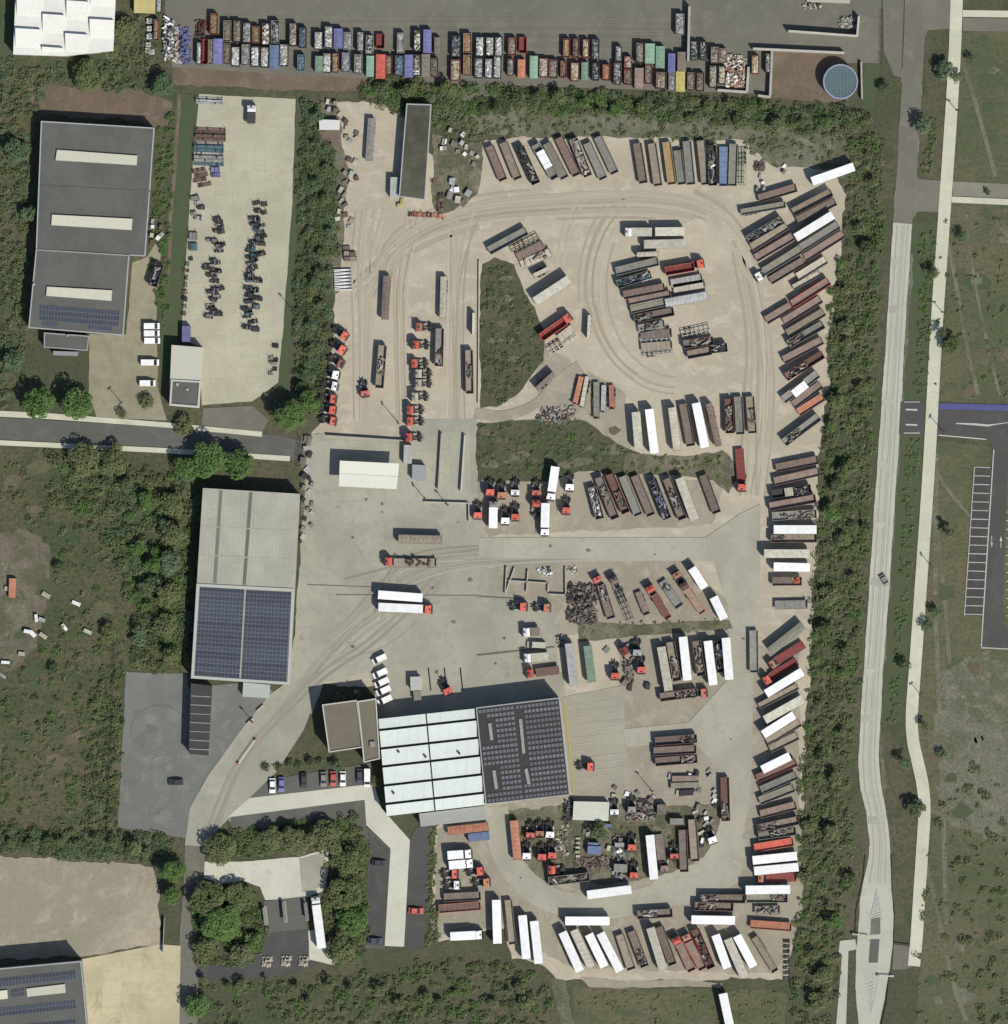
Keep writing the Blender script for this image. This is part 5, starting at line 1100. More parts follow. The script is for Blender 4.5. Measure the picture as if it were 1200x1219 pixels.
# ---- trailer rows: kind, colour, end points, options
def row(name, end, items, group, start=0):
    n = 0
    for it in items:
        kind, col, x0, y0, x1, y1 = it[:6]; op = it[6] if len(it) > 6 else {}
        w = PAL[col][1]; kn = KN[kind][1]; n += 1
        state = ''
        if op.get('load'): state = 'scrap-laden '
        lab = '%s%s %s, %s from %s of %s' % (state, w, kn, ORD[n-1+start], end, name)
        lab = op.get('label', lab)
        trailer(kind, col, x0, y0, x1, y1, lab, group, rim=op.get('rim'), top=op.get('top'), Wd=op.get('w', 2.55), load=op.get('load'),
                ldlabel='scrap load, %s trailer from %s of %s' % (ORD[n-1+start], end, name), lc=op.get('lc'))
LD = {'load': (.05, .95, 46)}
def ld(a=.05, b=.95, n=46, **k): return dict(load=(a, b, n), **k)
DARK = [P('dk'), P('nv'), P('gr'), P('dk'), P('pg')]
sheet(520, 130, 200)      # northern slanted row
row('the slanted north row', 'the west', [
 ('D', 'pk', 375, 265, 475, 510), ('D', 'tn', 475, 240, 580, 500), ('O', 'dk', 590, 270, 710, 535, ld(.05, .95, 50, lc=DARK)),
 ('O', 'gr', 705, 255, 845, 500, {'rim': 'pg'}), ('D', 'og', 785, 245, 915, 495), ('D', 'pk', 870, 205, 1000, 475), ('O', 'mx', 975, 215, 1080, 480, ld(.0, 1, 30)),
 ('D', 'gr', 1075, 245, 1190, 500), ('D', 'gr', 1150, 200, 1272, 460)], 'slanted trailers under the north hedge')
sheet(700, 0, 200)
row('the upright north row', 'the west', [
 ('D', 'br', 350, 1025, 395, 1310), ('D', 'tn', 455, 1025, 500, 1330), ('D', 'gd', 560, 1015, 600, 1320, {'rim': 'tn'}), ('D', 'gr', 640, 1075, 670, 1320),
 ('D', 'gr', 705, 1010, 735, 1320), ('D', 'tn', 805, 1005, 840, 1320), ('O', 'dk', 882, 1040, 890, 1325, ld(.05, .95, 50, lc=DARK+[P('wh')])),
 ('F', 'bl', 967, 1050, 968, 1330), ('D', 'gr', 1040, 1030, 1030, 1330), ('N', 'gn', 1100, 1060, 1100, 1325)], 'upright trailers under the north hedge')
sheet(860, 180, 180)      # eastern column, northern fan
row('the north-east fan', 'the north', [
 ('W', 'wh', 706, 243, 1040, 126), ('D', 'pk', 285, 378, 585, 290), ('D', 'og', 145, 487, 500, 425, {'w': 1.9}), ('D', 'tn', 555, 488, 865, 328, {'top': 2.5}),
 ('D', 'br', 590, 555, 895, 398), ('O', 'gr', 200, 705, 475, 545, ld(.02, .98, 60, lc=DARK)), ('D', 'tn', 228, 770, 512, 590), ('D', 'pk', 260, 852, 560, 675),
 ('W', 'wh', 578, 690, 872, 508, {'top': 3.9}), ('D', 'og', 325, 960, 625, 775), ('D', 'gr', 622, 772, 920, 585), ('D', 'br', 378, 1030, 645, 870), ('D', 'pk', 650, 850, 962, 655),
 ('D', 'lt', 595, 1000, 820, 862, {'rim': 'tn'}), ('D', 'lt', 560, 1085, 770, 968, {'w': 1.9})], 'north-east fan of trailers')
sheet(860, 300, 180)
row('the upper east column', 'the north', [
 ('O', 'pk', 552, 418, 845, 232, {'top': 2.4, 'rim': 'rd'}), ('D', 'pk', 345, 545, 545, 425), ('D', 'pk', 485, 555, 780, 372), ('D', 'tn', 510, 650, 805, 475),
 ('O', 'gr', 520, 735, 800, 575, ld(.0, .45, 26)), ('D', 'pk', 482, 860, 790, 700), ('O', 'rb', 500, 995, 795, 812, ld(.0, .6, 26)), ('D', 'gr', 480, 1175, 755, 968),
 ('D', 'pk', 560, 1215, 780, 1050), ('D', 'or', 600, 1275, 795, 1150)], 'trailers in the upper east column')
sheet(860, 440, 160)
row('the upper east column', 'the north', [('O', 'gr', 548, 655, 862, 420, ld(.05, .5, 24)), ('D', 'pk', 475, 880, 850, 805), ('D', 'pk', 462, 1000, 862, 910),
 ('O', 'dk', 440, 1115, 785, 1060, ld(.5, .95, 30, lc=DARK)), ('O', 'pk', 420, 1225, 830, 1150, {'rim': 'rb'})], 'trailers in the upper east column', start=10)
sheet(860, 580, 160)
row('the level east row', 'the north', [('D', 'gr', 440, 262, 840, 235, ld(.2, .95, 22)), ('W', 'wh', 452, 377, 838, 377, {'top': 3.7}), ('O', 'tn', 430, 455, 842, 455, ld(.02, .3, 16)),
 ('W', 'cr', 370, 592, 772, 592), ('W', 'wh', 452, 708, 778, 716), ('O', 'br', 445, 840, 705, 838, {'top': 2.2}), ('F', 'gr', 465, 1050, 760, 1045)], 'level trailers in the east column')
l = link('scrap_load', m_load(2.4, 2.2, 0, 10, 3, [P('rd'), P('or'), P('rd')])); l.location = (*q(655, 835), GZ+1.52); tag(l, 'red machinery load lying in the short brown trailer of the level east row', 'load')
sheet(860, 720, 160)
row('the lower east column', 'the north', [('D', 'gr', 278, 228, 282, 605, {'label': 'single upright grey drop-side trailer at the ring road junction'}), ('T', 'og', 420, 418, 722, 178, {'top': 2.9}),
 ('F', 'mr', 480, 500, 725, 350), ('F', 'mr', 430, 640, 665, 500), ('W', 'wh', 385, 793, 712, 592), ('D', 'tn', 325, 905, 670, 725, {'w': 2.0}), ('W', 'cr', 375, 1025, 715, 835, {'top': 3.8}),
 ('W', 'wh', 360, 1155, 637, 980), ('D', 'tn', 395, 1225, 690, 1045)], 'trailers in the lower eastern column')
sheet(860, 870, 160)
row('the lower east column', 'the north', [('D', 'tn', 420, 160, 670, 40), ('W', 'wh', 350, 345, 600, 222), ('D', 'rb', 305, 425, 655, 275), ('D', 'gr', 342, 530, 660, 392), ('D', 'og', 330, 625, 635, 505),
 ('D', 'pk', 338, 745, 655, 662), ('O', 'tn', 312, 872, 680, 795, ld(0, .5, 26)), ('O', 'og', 318, 935, 655, 890, ld(.3, .9, 20)), ('O', 'rd', 285, 1045, 630, 988, {'top': 2.2, 'rim': 'or'}), ('W', 'wh', 268, 1152, 660, 1112)],
 'trailers in the lower eastern column', start=9)
sheet(800, 1010, 180)
row('the south-east corner', 'the north', [('W', 'wh', 648, 175, 1000, 143), ('F', 'mr', 745, 232, 985, 225), ('W', 'wh', 580, 325, 935, 320), ('O', 'og', 590, 395, 915, 392, ld(.6, .98, 20)),
 ('F', 'gr', 655, 488, 855, 485, ld(.05, .95, 20)), ('O', 'or', 620, 598, 948, 622, {'top': 2.0, 'rim': 'or'}), ('O', 'br', 225, 395, 580, 398, ld(.0, .4, 22)), ('O', 'br', 180, 455, 485, 462, ld(.1, .6, 24)),
 ('W', 'wh', 150, 560, 498, 566)], 'trailers in the south-east corner')
row('the slanted bottom row', 'the west', [], 'bottom row trailers')
sheet(640, 1040, 180)
row('the slanted bottom row', 'the west', [('W', 'wh', 197, 460, 335, 768), ('T', 'cr', 287, 442, 428, 745, {'top': 3.6}), ('W', 'wh', 405, 475, 530, 735), ('W', 'wh', 497, 468, 652, 768),
 ('D', 'tn', 650, 480, 745, 760), ('D', 'br', 745, 455, 850, 735, ld(.5, .95, 22)), ('W', 'cr', 893, 425, 995, 755), ('D', 'br', 965, 420, 1070, 720)], 'slanted trailers in the bottom row')
sheet(800, 1010, 180)
row('the slanted bottom row', 'the west', [('D', 'tn', 55, 745, 158, 970, {'rim': 'rd'}), ('D', 'tn', 130, 740, 245, 955, {'rim': 'rd'}), ('O', 'rb', 180, 640, 310, 945, ld(.2, .95, 26, lc=DARK+[P('mr')])), ('W', 'wh', 342, 680, 437, 945),
 ('W', 'cr', 440, 712, 572, 1018), ('W', 'wh', 512, 685, 645, 935), ('D', 'tn', 652, 700, 820, 975, {'w': 2.1})], 'slanted trailers in the bottom row', start=8)
sheet(780, 1100, 220)
trailer('W', 'wh', 437, 445, 500, 740, 'lone white box trailer standing in the field at the bottom edge', 'trailers on their own')
sheet(640, 1040, 180)
trailer('W', 'wh', 392, 165, 742, 120, 'white box trailer lying level north of the ring road, bottom centre', 'trailers on their own')
trailer('W', 'wh', 218, 370, 570, 371, 'white box trailer lying level above the slanted bottom row, leftmost', 'trailers on their own')
trailer('O', 'br', 790, 325, 1068, 308, 'brown open-top trailer lying level above the slanted bottom row', 'trailers on their own', load=(.1, .6, 22), ldlabel='scrap load on the brown trailer above the slanted bottom row')
sheet(500, 960, 180)
row('the row at the ring bend', 'the west', [('W', 'wh', 605, 738, 615, 1082), ('D', 'tn', 700, 740, 735, 1090, {'w': 2.2}), ('W', 'wh', 812, 858, 845, 1204), ('W', 'wh', 905, 905, 942, 1240)], 'upright trailers by the ring bend')
trailer('O', 'br', 190, 722, 482, 706, 'brown open trailer lying level south of the white tractors', 'trailers by the parking lane', rim='rb', top=2.2)
trailer('O', 'rb', 150, 812, 482, 785, 'red-brown open trailer, lowest of the pair below the white tractors', 'trailers by the parking lane', rim='or', top=2.0)
trailer('T', 'or', 218, 192, 545, 156, 'orange tarped trailer just below the pale lean-to roof', 'trailers by the parking lane', top=2.4)
trailer('T', 'or', 745, 108, 775, 422, 'orange tarped trailer standing upright beside the ring road', 'trailers by the parking lane', top=2.8)
trailer('O', 'og', 1020, 592, 1345, 556, 'olive grey scrap-laden trailer along the bottom of the junk area', 'trailers by the junk area', load=(.05, .95, 50), ldlabel='grey scrap load on the trailer along the bottom of the junk area')
sheet(660, 920, 160)
trailer('W', 'wh', 850, 552, 888, 945, 'white box trailer standing upright in the southern junk area', 'trailers by the junk area')
trailer('F', 'br', 930, 545, 960, 800, 'brown flatbed trailer hitched behind a faded red cab', 'trailers by the junk area')
sheet(760, 900, 140)
trailer('D', 'br', 452, 752, 466, 1178, 'brown drop-side trailer, left of two upright ones by the ring road', 'trailers by the junk area')
trailer('D', 'tn', 548, 645, 578, 1070, 'tan drop-side trailer, right of two upright ones by the ring road', 'trailers by the junk area')
trailer('O', 'rb', 878, 215, 890, 660, 'red-brown open trailer upright beside the straight ring road', 'trailers by the junk area', rim='mr', top=2.3, load=(.55, .98, 20), ldlabel='scrap load in the red-brown trailer beside the straight ring road')
sheet(740, 740, 180)
row('the trio by the junction', 'the north', [('O', 'br', 265, 950, 595, 925, ld(.6, .97, 18)), ('O', 'br', 252, 1030, 592, 1010, {'top': 2.3}), ('O', 'br', 265, 1112, 600, 1085, ld(.6, .97, 18))], 'level trio of brown trailers')
row('the row above the marked apron', 'the west', [('W', 'cr', 312, 200, 372, 545, {'top': 3.8}), ('O', 'tn', 385, 160, 440, 470, ld(.4, .9, 22)), ('W', 'wh', 485, 120, 520, 462), ('O', 'br', 592, 150, 632, 430, ld(.2, .9, 22)),
 ('W', 'wh', 682, 152, 725, 500), ('O', 'dk', 758, 150, 790, 400, ld(.1, .9, 36, lc=DARK)), ('W', 'wh', 825, 125, 852, 460)], 'upright row above the marked apron')
trailer('O', 'br', 305, 600, 600, 560, 'brown scrap-laden trailer hitched to a red tractor below the white box trailers', 'trailers on their own', load=(.4, .95, 20), ldlabel='scrap load on the trailer hitched below the white box trailers')
sheet(560, 650, 160)
trailer('W', 'pg', 880, 868, 925, 1248, 'pale grey box trailer, left of two above the solar hall', 'pair above the solar hall')
trailer('W', 'gn', 1045, 888, 1085, 1215, 'green box trailer, right of two above the solar hall', 'pair above the solar hall', top=3.2)
sheet(690, 640, 180)
row('the low-loader row', 'the west', [('D', 'br', 170, 375, 250, 640, ld(.0, .5, 22)), ('N', 'gr', 300, 400, 410, 665), ('F', 'pk', 462, 430, 535, 612, {'w': 2.0}), ('O', 'rb', 590, 450, 705, 640, {'rim': 'rd', 'top': 2.0, 'w': 2.1}),
 ('F', 'gr', 655, 345, 795, 548, ld(.15, .4, 10)), ('O', 'tn', 845, 405, 975, 595, {'rim': 'rd', 'top': 1.9, 'w': 2.1})], 'slanted low-loaders')
trailer('W', 'wh', 887, 240, 990, 398, 'short white box trailer, upper of two end to end by the junction', 'white pair by the junction')
trailer('W', 'wh', 1060, 470, 1145, 645, 'short white box trailer, lower of two end to end by the junction', 'white pair by the junction')
sheet(700, 450, 180)
row('the upright row in mid yard', 'the west', [('W', 'cr', 378, 270, 402, 562), ('W', 'wh', 483, 248, 527, 597), ('T', 'lt', 665, 235, 708, 578, {'top': 3.6}), ('D', 'br', 755, 205, 815, 540), ('W', 'wh', 855, 200, 925, 550), ('T', 'pk', 955, 205, 1035, 540, {'w': 1.9, 'top': 3.2}),
 ('O', 'rb', 1115, 165, 1125, 440, ld(.2, .95, 30)), ('D', 'gr', 1192, 148, 1208, 448), ('D', 'tn', 1283, 145, 1305, 440, ld(.35, .75, 12, rim='br'))], 'upright row in mid yard')
row('the row below the weeds', 'the west', [('O', 'gr', 30, 865, 95, 1120, ld(.05, .95, 40, lc=DARK+[P('wh')])), ('O', 'br', 85, 790, 215, 1115, ld(.2, .7, 24)), ('O', 'rb', 170, 765, 300, 1070, ld(.4, .9, 24)),
 ('D', 'gr', 275, 780, 400, 1090), ('D', 'br', 370, 775, 500, 1092), ('O', 'nv', 505, 800, 628, 1118, ld(.02, .98, 56, lc=DARK+[P('bl'), P('vi')])), ('O', 'br', 625, 800, 750, 1120, ld(.25, .75, 26, lc=DARK)),
 ('W', 'cr', 722, 795, 843, 1125), ('D', 'br', 912, 770, 1022, 1072)], 'slanted row below the weeds')
sheet(860, 440, 160)
trailer('F', 'mr', 148, 705, 170, 1005, 'maroon flatbed hitched behind a red cab beside the east gravel road', 'trailers on their own')
sheet(600, 340, 160)
row('the row by the weed track', 'the west', [('F', 'or', 690, 812, 632, 1062, {'w': 1.6}), ('F', 'lt', 742, 815, 690, 1092, {'w': 1.3}), ('F', 'og', 825, 862, 825, 1190, {'w': 1.8}), ('F', 'pg', 892, 890, 885, 1135, {'w': 1.5}), ('F', 'or', 958, 890, 965, 1105, {'w': 1.6})],
 'narrow flatbeds by the weed track')
trailer('O', 'mr', 330, 468, 545, 318, 'maroon tub trailer hitched to a red cab at the east of the weed island', 'trailers by the weed island', rim='rd', top=3.0)
trailer('F', 'lt', 490, 478, 622, 375, 'light flatbed directly below the maroon tub trailer', 'trailers by the weed island')
trailer('N', 'cr', 395, 590, 640, 435, 'cream skeletal trailer lowest beside the weed island', 'trailers by the weed island')
trailer('W', 'br', 290, 925, 445, 785, 'dark-shaded brown box trailer at the south-east edge of the weed island', 'trailers by the weed island', top=3.3, Wd=1.4)
sheet(520, 200, 200)
trailer('D', 'gr', 372, 595, 642, 450, 'grey drop-side trailer, topmost at the weed island', 'trailers by the weed island', top=2.3)
trailer('N', 'tn', 530, 590, 730, 490, 'tan skeletal trailer, second below the top of the weed island', 'trailers by the weed island')
trailer('F', 'pk', 575, 640, 760, 545, 'pinkish flatbed, third below the top of the weed island', 'trailers by the weed island')
trailer('F', 'lt', 600, 692, 815, 600, 'light flatbed with timber, fourth below the top of the weed island', 'trailers by the weed island', load=(.1, .9, 12), ldlabel='timber load on the fourth trailer at the weed island', lc=[P('tn'), P('br'), WOODM])
trailer('W', 'lt', 690, 770, 800, 718, 'short narrow cream trailer above the long white one', 'trailers by the weed island', top=2.8, Wd=1.2)
trailer('W', 'cr', 700, 955, 945, 795, 'long cream-white box trailer on the east of the weed island', 'trailers by the weed island', top=4.0)
sheet(700, 200, 180)
boxtruck('wh', 'cr', 315, 520, 505, 510, 345, 510, 'cream box truck with white cab, top left of the centre group', h=3.4)
trailer('W', 'cr', 530, 508, 765, 506, 'cream box trailer behind the cream truck, top of the centre group', 'centre group of trailers', top=3.6)
trailer('W', 'cr', 442, 608, 775, 600, 'dirty cream box trailer, second from the top of the centre group', 'centre group of trailers', top=3.5)
trailer('T', 'lt', 385, 690, 560, 682, 'short light tan trailer left of centre group', 'centre group of trailers', Wd=1.5, top=3.0)
sheet(710, 280, 180)
row('the centre left file', 'the north', [('O', 'gr', 155, 290, 490, 208, {'top': 2.2}), ('O', 'tl', 165, 395, 430, 310, ld(.05, .95, 34, lc=DARK+[P('tl')])), ('O', 'pk', 215, 478, 540, 415, {'top': 2.2}), ('F', 'pk', 255, 535, 590, 470),
 ('D', 'og', 270, 590, 550, 530), ('O', 'br', 300, 668, 612, 605, ld(.0, .5, 18)), ('F', 'gr', 330, 745, 540, 705, ld(.1, .9, 14)), ('N', 'pg', 350, 850, 600, 830), ('N', 'pg', 370, 940, 605, 920)], 'left file of the centre group')
row('the centre right file', 'the north', [('O', 'mr', 545, 290, 775, 250, {'rim': 'rd', 'top': 2.8}), ('F', 'pg', 590, 385, 840, 340), ('F', 'lt', 612, 425, 860, 385), ('T', 'pg', 545, 540, 885, 478, {'top': 2.4}),
 ('N', 'cr', 675, 790, 905, 740), ('O', 'tn', 720, 950, 910, 915, {'rim': 'dk', 'top': 2.6})], 'right file of the centre group')
l = link('scrap_load', m_load(3.4, 2.2, 0, 26, 8, [P('wh'), P('cr'), P('pg')], .6)); l.location = (*q(395, 335), GZ+1.55); l.rotation_euler = (0, 0, .25); tag(l, 'white tangled scrap on the teal trailer of the centre group', 'load')
trailer('O', 'dk', 905, 905, 1035, 890, 'short dark machine trailer at the lower right of the centre group', 'centre group of trailers', load=(.05, .95, 22), ldlabel='dark machinery on the short trailer of the centre group', lc=DARK+[P('pg')])
trailer('F', 'br', 350, 792, 598, 775, 'brown flatbed just above the cream frames in the centre group', 'centre group of trailers')
trailer('F', 'tn', 355, 890, 600, 872, 'tan flatbed between the cream frames in the centre group', 'centre group of trailers')
trailer('O', 'br', 690, 870, 925, 838, 'brown scrap trailer above the tan one, lower right of centre group', 'centre group of trailers', load=(.1, .9, 24), ldlabel='scrap on the brown trailer at the lower right of the centre group')
# single trailers in the western part of the yard
sheet(360, 100, 180)
trailer('T', 'gr', 552, 272, 530, 612, 'grey tarped trailer standing alone left of the dark shed', 'trailers on their own', top=1.9, Wd=2.2)
sheet(360, 280, 180)
trailer('T', 'br', 672, 325, 655, 668, 'brown tarped trailer upright, upper left of the tractor aisle', 'trailers in the tractor aisle', top=2.4, Wd=2.2)
trailer('T', 'lt', 1122, 330, 1115, 662, 'light tan trailer upright, upper right of the tractor aisle', 'trailers in the tractor aisle', top=2.4, Wd=2.0)
sheet(360, 370, 160)
trailer('O', 'tn', 718, 310, 688, 690, 'tan scrap-laden trailer upright in the middle of the tractor aisle', 'trailers in the tractor aisle', Wd=2.5, load=(.3, .7, 16), ldlabel='scrap load on the tan trailer amid the tractor aisle')
sheet(460, 340, 160)
trailer('O', 'gr', 478, 382, 468, 722, 'grey open-top trailer behind the eastern tractor row', 'trailers in the tractor aisle', rim='rb', Wd=2.5, load=(.55, .98, 18), ldlabel='pale scrap load in the grey trailer behind the tractor row')
trailer('O', 'tn', 738, 575, 745, 968, 'tan open-top trailer upright beside the weed island kerb', 'trailers in the tractor aisle', Wd=2.3, load=(.3, .65, 12), ldlabel='scrap load in the tan trailer beside the island kerb')
sheet(370, 480, 200)
trailer('T', 'tn', 625, 968, 938, 976, 'tan tarped trailer lying level, alone on the concrete south of the canopy', 'trailers on their own', top=3.0)
trailer('F', 'tn', 592, 1138, 900, 1140, 'tan flatbed with rusty frames hitched to a red tractor', 'trailers on their own', load=(.3, .9, 14), ldlabel='rusty steel frames on the flatbed of the red tractor', lc=[P('dk'), P('rb')])
sheet(400, 600, 180)
trailer('W', 'wh', 335, 718, 688, 744, 'white box trailer, upper of two lying level on the open concrete', 'white pair on the concrete')
trailer('W', 'wh', 338, 816, 690, 832, 'white box trailer hitched to a red tractor on the open concrete', 'white pair on the concrete')
sheet(0, 200, 200)
trailer('O', 'dk', 1090, 845, 1140, 690, 'dark loaded trailer at the right side of the grey warehouse', 'trailers on their own', load=(.05, .95, 26), ldlabel='dark scrap in the trailer beside the grey warehouse', lc=DARK)
# ---- upright wall panels on racks
def panel(x0, y0, x1, y1, label):
    o = link('panel_rack', None); L = place(o, x0, y0, x1, y1); tag(o, label, 'panel rack', 'upright panel racks')
    mb = MB(); mb.box(-L/2, -.45, .25, L/2, .45, 3.1, P('cr')); link('panel', mb.mesh('panel'), o)
    mb = MB()
    for k in range(5): x = -L/2+.3+k*(L-.6)/4; mb.box(x-.06, -.75, 0, x+.06, .75, .25, STEEL)
    link('base_frame', mb.mesh('base_frame'), o)
sheet(460, 340, 160); panel(782, 245, 778, 440, 'upright cream panel rack left of the weed island')
sheet(600, 340, 160); panel(762, 265, 752, 470, 'upright cream panel rack right of the weed island')
def sheeted(c, x0, y0, x1, y1, label, Wd=2.5, z=1.95, h=.45):
    o = link('sheeted_load', None); a, b = q(x0, y0), q(x1, y1); L = math.dist(a, b); bpy.data.objects.remove(o); mb = MB()
    mb.prof([(-L/2, 0), (L/2, 0), (L/2-.08, h), (0, h+.06), (-L/2+.08, h)], -Wd/2, Wd/2, P(c)); mb.bar((-L/4, -Wd/2-.01, h+.05), (-L/4, Wd/2+.01, h+.05), .06, .02, STEEL); mb.bar((L/4, -Wd/2-.01, h+.05), (L/4, Wd/2+.01, h+.05), .06, .02, STEEL)
    o = link('sheeted_load', mb.mesh('sheeted_load')); o.location = ((a[0]+b[0])/2, (a[1]+b[1])/2, GZ+z); o.rotation_euler = (0, 0, math.atan2(b[1]-a[1], b[0]-a[0])); tag(o, label, 'load', 'sheeted loads')
sheet(860, 440, 160); sheeted('wh', 630, 222, 748, 128, 'white sheeted load across the middle of a grey trailer in the upper east column', z=2.06)
sheeted('cr', 552, 1098, 628, 1086, 'cream square sheet on the dark scrap trailer of the east column', z=2.7, h=.3)
sheet(520, 130, 200); sheeted('wh', 735, 300, 800, 420, 'white sheeted load on a grey trailer in the slanted north row', z=2.72, h=.3)
# ---- tractor units
TW = 'tractor units along the west hedge'
sheet(360, 370, 160)
for i, (x, y, a, c, nm) in enumerate(((378, 225, 35, 'rd', 'first'), (360, 350, 33, 'rd', 'second'), (345, 472, 28, 'mr', 'third'), (302, 575, 12, 'wh', 'fourth'), (294, 676, 12, 'wh', 'fifth'), (280, 790, 10, 'rd', 'sixth'), (272, 888, 10, 'rd', 'seventh'), (278, 988, 12, 'rd', 'eighth'))):
    tractor(c, x, y, a, '%s tractor unit, %s from the north along the west hedge' % (PAL[c][1], nm), TW)
tractor('rd', 562, 745, 80, 'red tractor unit alone in the middle of the tractor aisle', 'tractor units on their own')
for i, (x, y, a, c) in enumerate(((1040, 148, 180, 'rd'), (1008, 305, 182, 'rd'), (998, 472, 180, 'rd'), (1030, 560, 182, 'lt'), (1030, 650, 180, 'lt'), (1000, 768, 180, 'lt'), (958, 888, 180, 'rd'), (958, 988, 180, 'rd'), (945, 1130, 180, 'rd'))):
    tractor(c, x, y, a, '%s tractor unit facing west, %s from the north in the aisle row' % (PAL[c][1], ORD[i]), 'tractor units facing west in the aisle')
sheet(550, 480, 160)
for i, (x, y, c, lab) in enumerate(((250, 800, 'rd', 'red tractor unit, upper left of the group below the weeds'), (352, 825, 'or', 'orange-red tractor unit beside the upper left one below the weeds'), (475, 805, 'wh', 'white tractor unit right of two red ones below the weeds'),
    (140, 1005, 'rd', 'red tractor unit leftmost below the weed strip'), (385, 1055, 'wh', 'white tractor unit between the white box and a red tractor'), (475, 1020, 'rd', 'red tractor unit lowest of the left group below the weeds'),
    (662, 808, 'rd', 'red tractor unit left of the upper white box truck'), (660, 890, 'rd', 'red tractor unit left of the gap between two white box trucks'), (960, 755, 'wh', 'white tractor unit right of the upper white box truck'), (930, 962, 'rd', 'red tractor unit right of the lower white box truck'))):
    tractor(c, x, y, 92 if y != 890 else -88, lab, 'tractor units below the weed strip')
boxtruck('wh', 'wh', 795, 838, 833, 565, 800, 790, 'white box truck, upper of two in mid yard', group='white box trucks')
boxtruck('wh', 'wh', 738, 1155, 745, 893, 740, 1108, 'white box truck, lower of two in mid yard', group='white box trucks')
boxtruck('pg', 'wh', 284, 908, 278, 1115, 280, 930, 'white box truck with grey cab in the left tractor group', group='white box trucks')
sheet(370, 480, 200); tractor('rd', 552, 1130, 180, 'red tractor unit hitched to the tan flatbed on the concrete', 'tractor units on their own')
sheet(400, 600, 180); tractor('rd', 735, 836, 3, 'red tractor unit hitched to the lower white trailer on the concrete', 'tractor units on their own')
sheet(560, 650, 160)
tractor('rd', 475, 542, 3, 'red tractor unit left of the empty scrap bays exit', 'tractor units by the bays'); tractor('or', 685, 552, 3, 'orange-red tractor unit right beside the weed verge', 'tractor units by the bays')
car('cr', 590, 882, 183, 'white van above the cream one, below the pickup', True, 'vans by the pole shadow', 5.6)
tr = boxtruck('wh', 'br', 495, 768, 615, 762, 535, 766, 'small truck with white cab and brown body above the vans', h=2.6)
boxtruck('wh', 'cr', 505, 1000, 700, 985, 545, 995, 'cream box truck below the white van', h=3.0)
boxtruck('rd', 'rb', 530, 1135, 790, 1105, 585, 1130, 'long red recovery truck above the dark hall', h=1.9)
sheet(690, 640, 180)
for x, y, a, c, lab in ((140, 328, -115, 'rd', 'red cab leftmost of the low-loader row'), (272, 335, -117, 'pk', 'faded pink cab second in the low-loader row'), (558, 402, -118, 'rd', 'red cab hitched to the red-brown low tub'),
                        (770, 292, -120, 'or', 'orange-red cab at the top of the low-loader row'), (825, 375, -120, 'rb', 'dark red cab directly below the orange-red one'),
                        (350, 900, 150, 'mr', 'faded red tractor unit above the marked apron, upper left'), (455, 915, 90, 'pg', 'grey tractor unit beside the faded red one above the marked apron'), (280, 1100, 90, 'rd', 'red tractor unit above the marked apron, lower left'), (488, 1052, 90, 'rd', 'red tractor unit above the marked apron, lower right')):
    tractor(c, x, y, a, lab, 'tractor units around the low-loaders')
sheet(740, 740, 180); tractor('rd', 655, 565, -5, 'red tractor unit hitched to the brown trailer near the triangular junction', 'tractor units on their own')
sheet(550, 790, 200); tractor('rd', 918, 735, 5, 'red tractor unit standing on the marked apron', 'tractor units on their own')
tractor('gr', 60+740, 60, 0, 'x') if 0 else None
sheet(370, 760, 200); tractor('rd', 980, 378, 65, 'red tractor unit in front of the white hall shadow', 'tractor units on their own')
sheet(860, 440, 160); tractor('rd', 172, 1055, 92, 'red cab pulling the maroon flatbed by the east gravel road', 'tractor units on their own')
sheet(600, 340, 160); tractor('rd', 570, 290, -35, 'red cab pulling the maroon tub at the weed island', 'tractor units on their own')
sheet(710, 280, 180); tractor('rd', 825, 228, -10, 'red cab hitched to the maroon tub in the centre group', 'tractor units on their own')
sheet(860, 180, 180); tractor('wh', 283, 1000, 150, 'white tractor unit at the head of an olive trailer in the north-east fan', 'tractor units on their own')
sheet(860, 720, 160); tractor('or', 440, 535, 145, 'orange-red cab on the upper maroon flatbed in the lower east column', 'tractor units on their own'); tractor('rd', 392, 672, 148, 'red cab on the lower maroon flatbed in the lower east column', 'tractor units on their own')
sheet(800, 1010, 180); tractor('or', 697, 232, 180, 'orange cab hidden between white trailers in the south-east corner', 'tractor units on their own')
tractor('rd', 32, 722, -115, 'red cab left of two in the slanted bottom row', 'tractor units in the bottom row'); tractor('or', 112, 700, -115, 'orange-red cab right of two in the slanted bottom row', 'tractor units in the bottom row')
sheet(500, 960, 180)
boxtruck('wh', 'wh', 385, 372, 218, 385, 345, 376, 'white box truck, upper of two by the parking lane', h=3.6)
boxtruck('wh', 'wh', 398, 446, 230, 464, 362, 452, 'white box truck, lower of two by the parking lane', h=3.6)
boxtruck('wh', 'wh', 470, 1010, 242, 1027, 440, 1017, 'white box truck alone near the bottom of the parking lane', h=3.8)
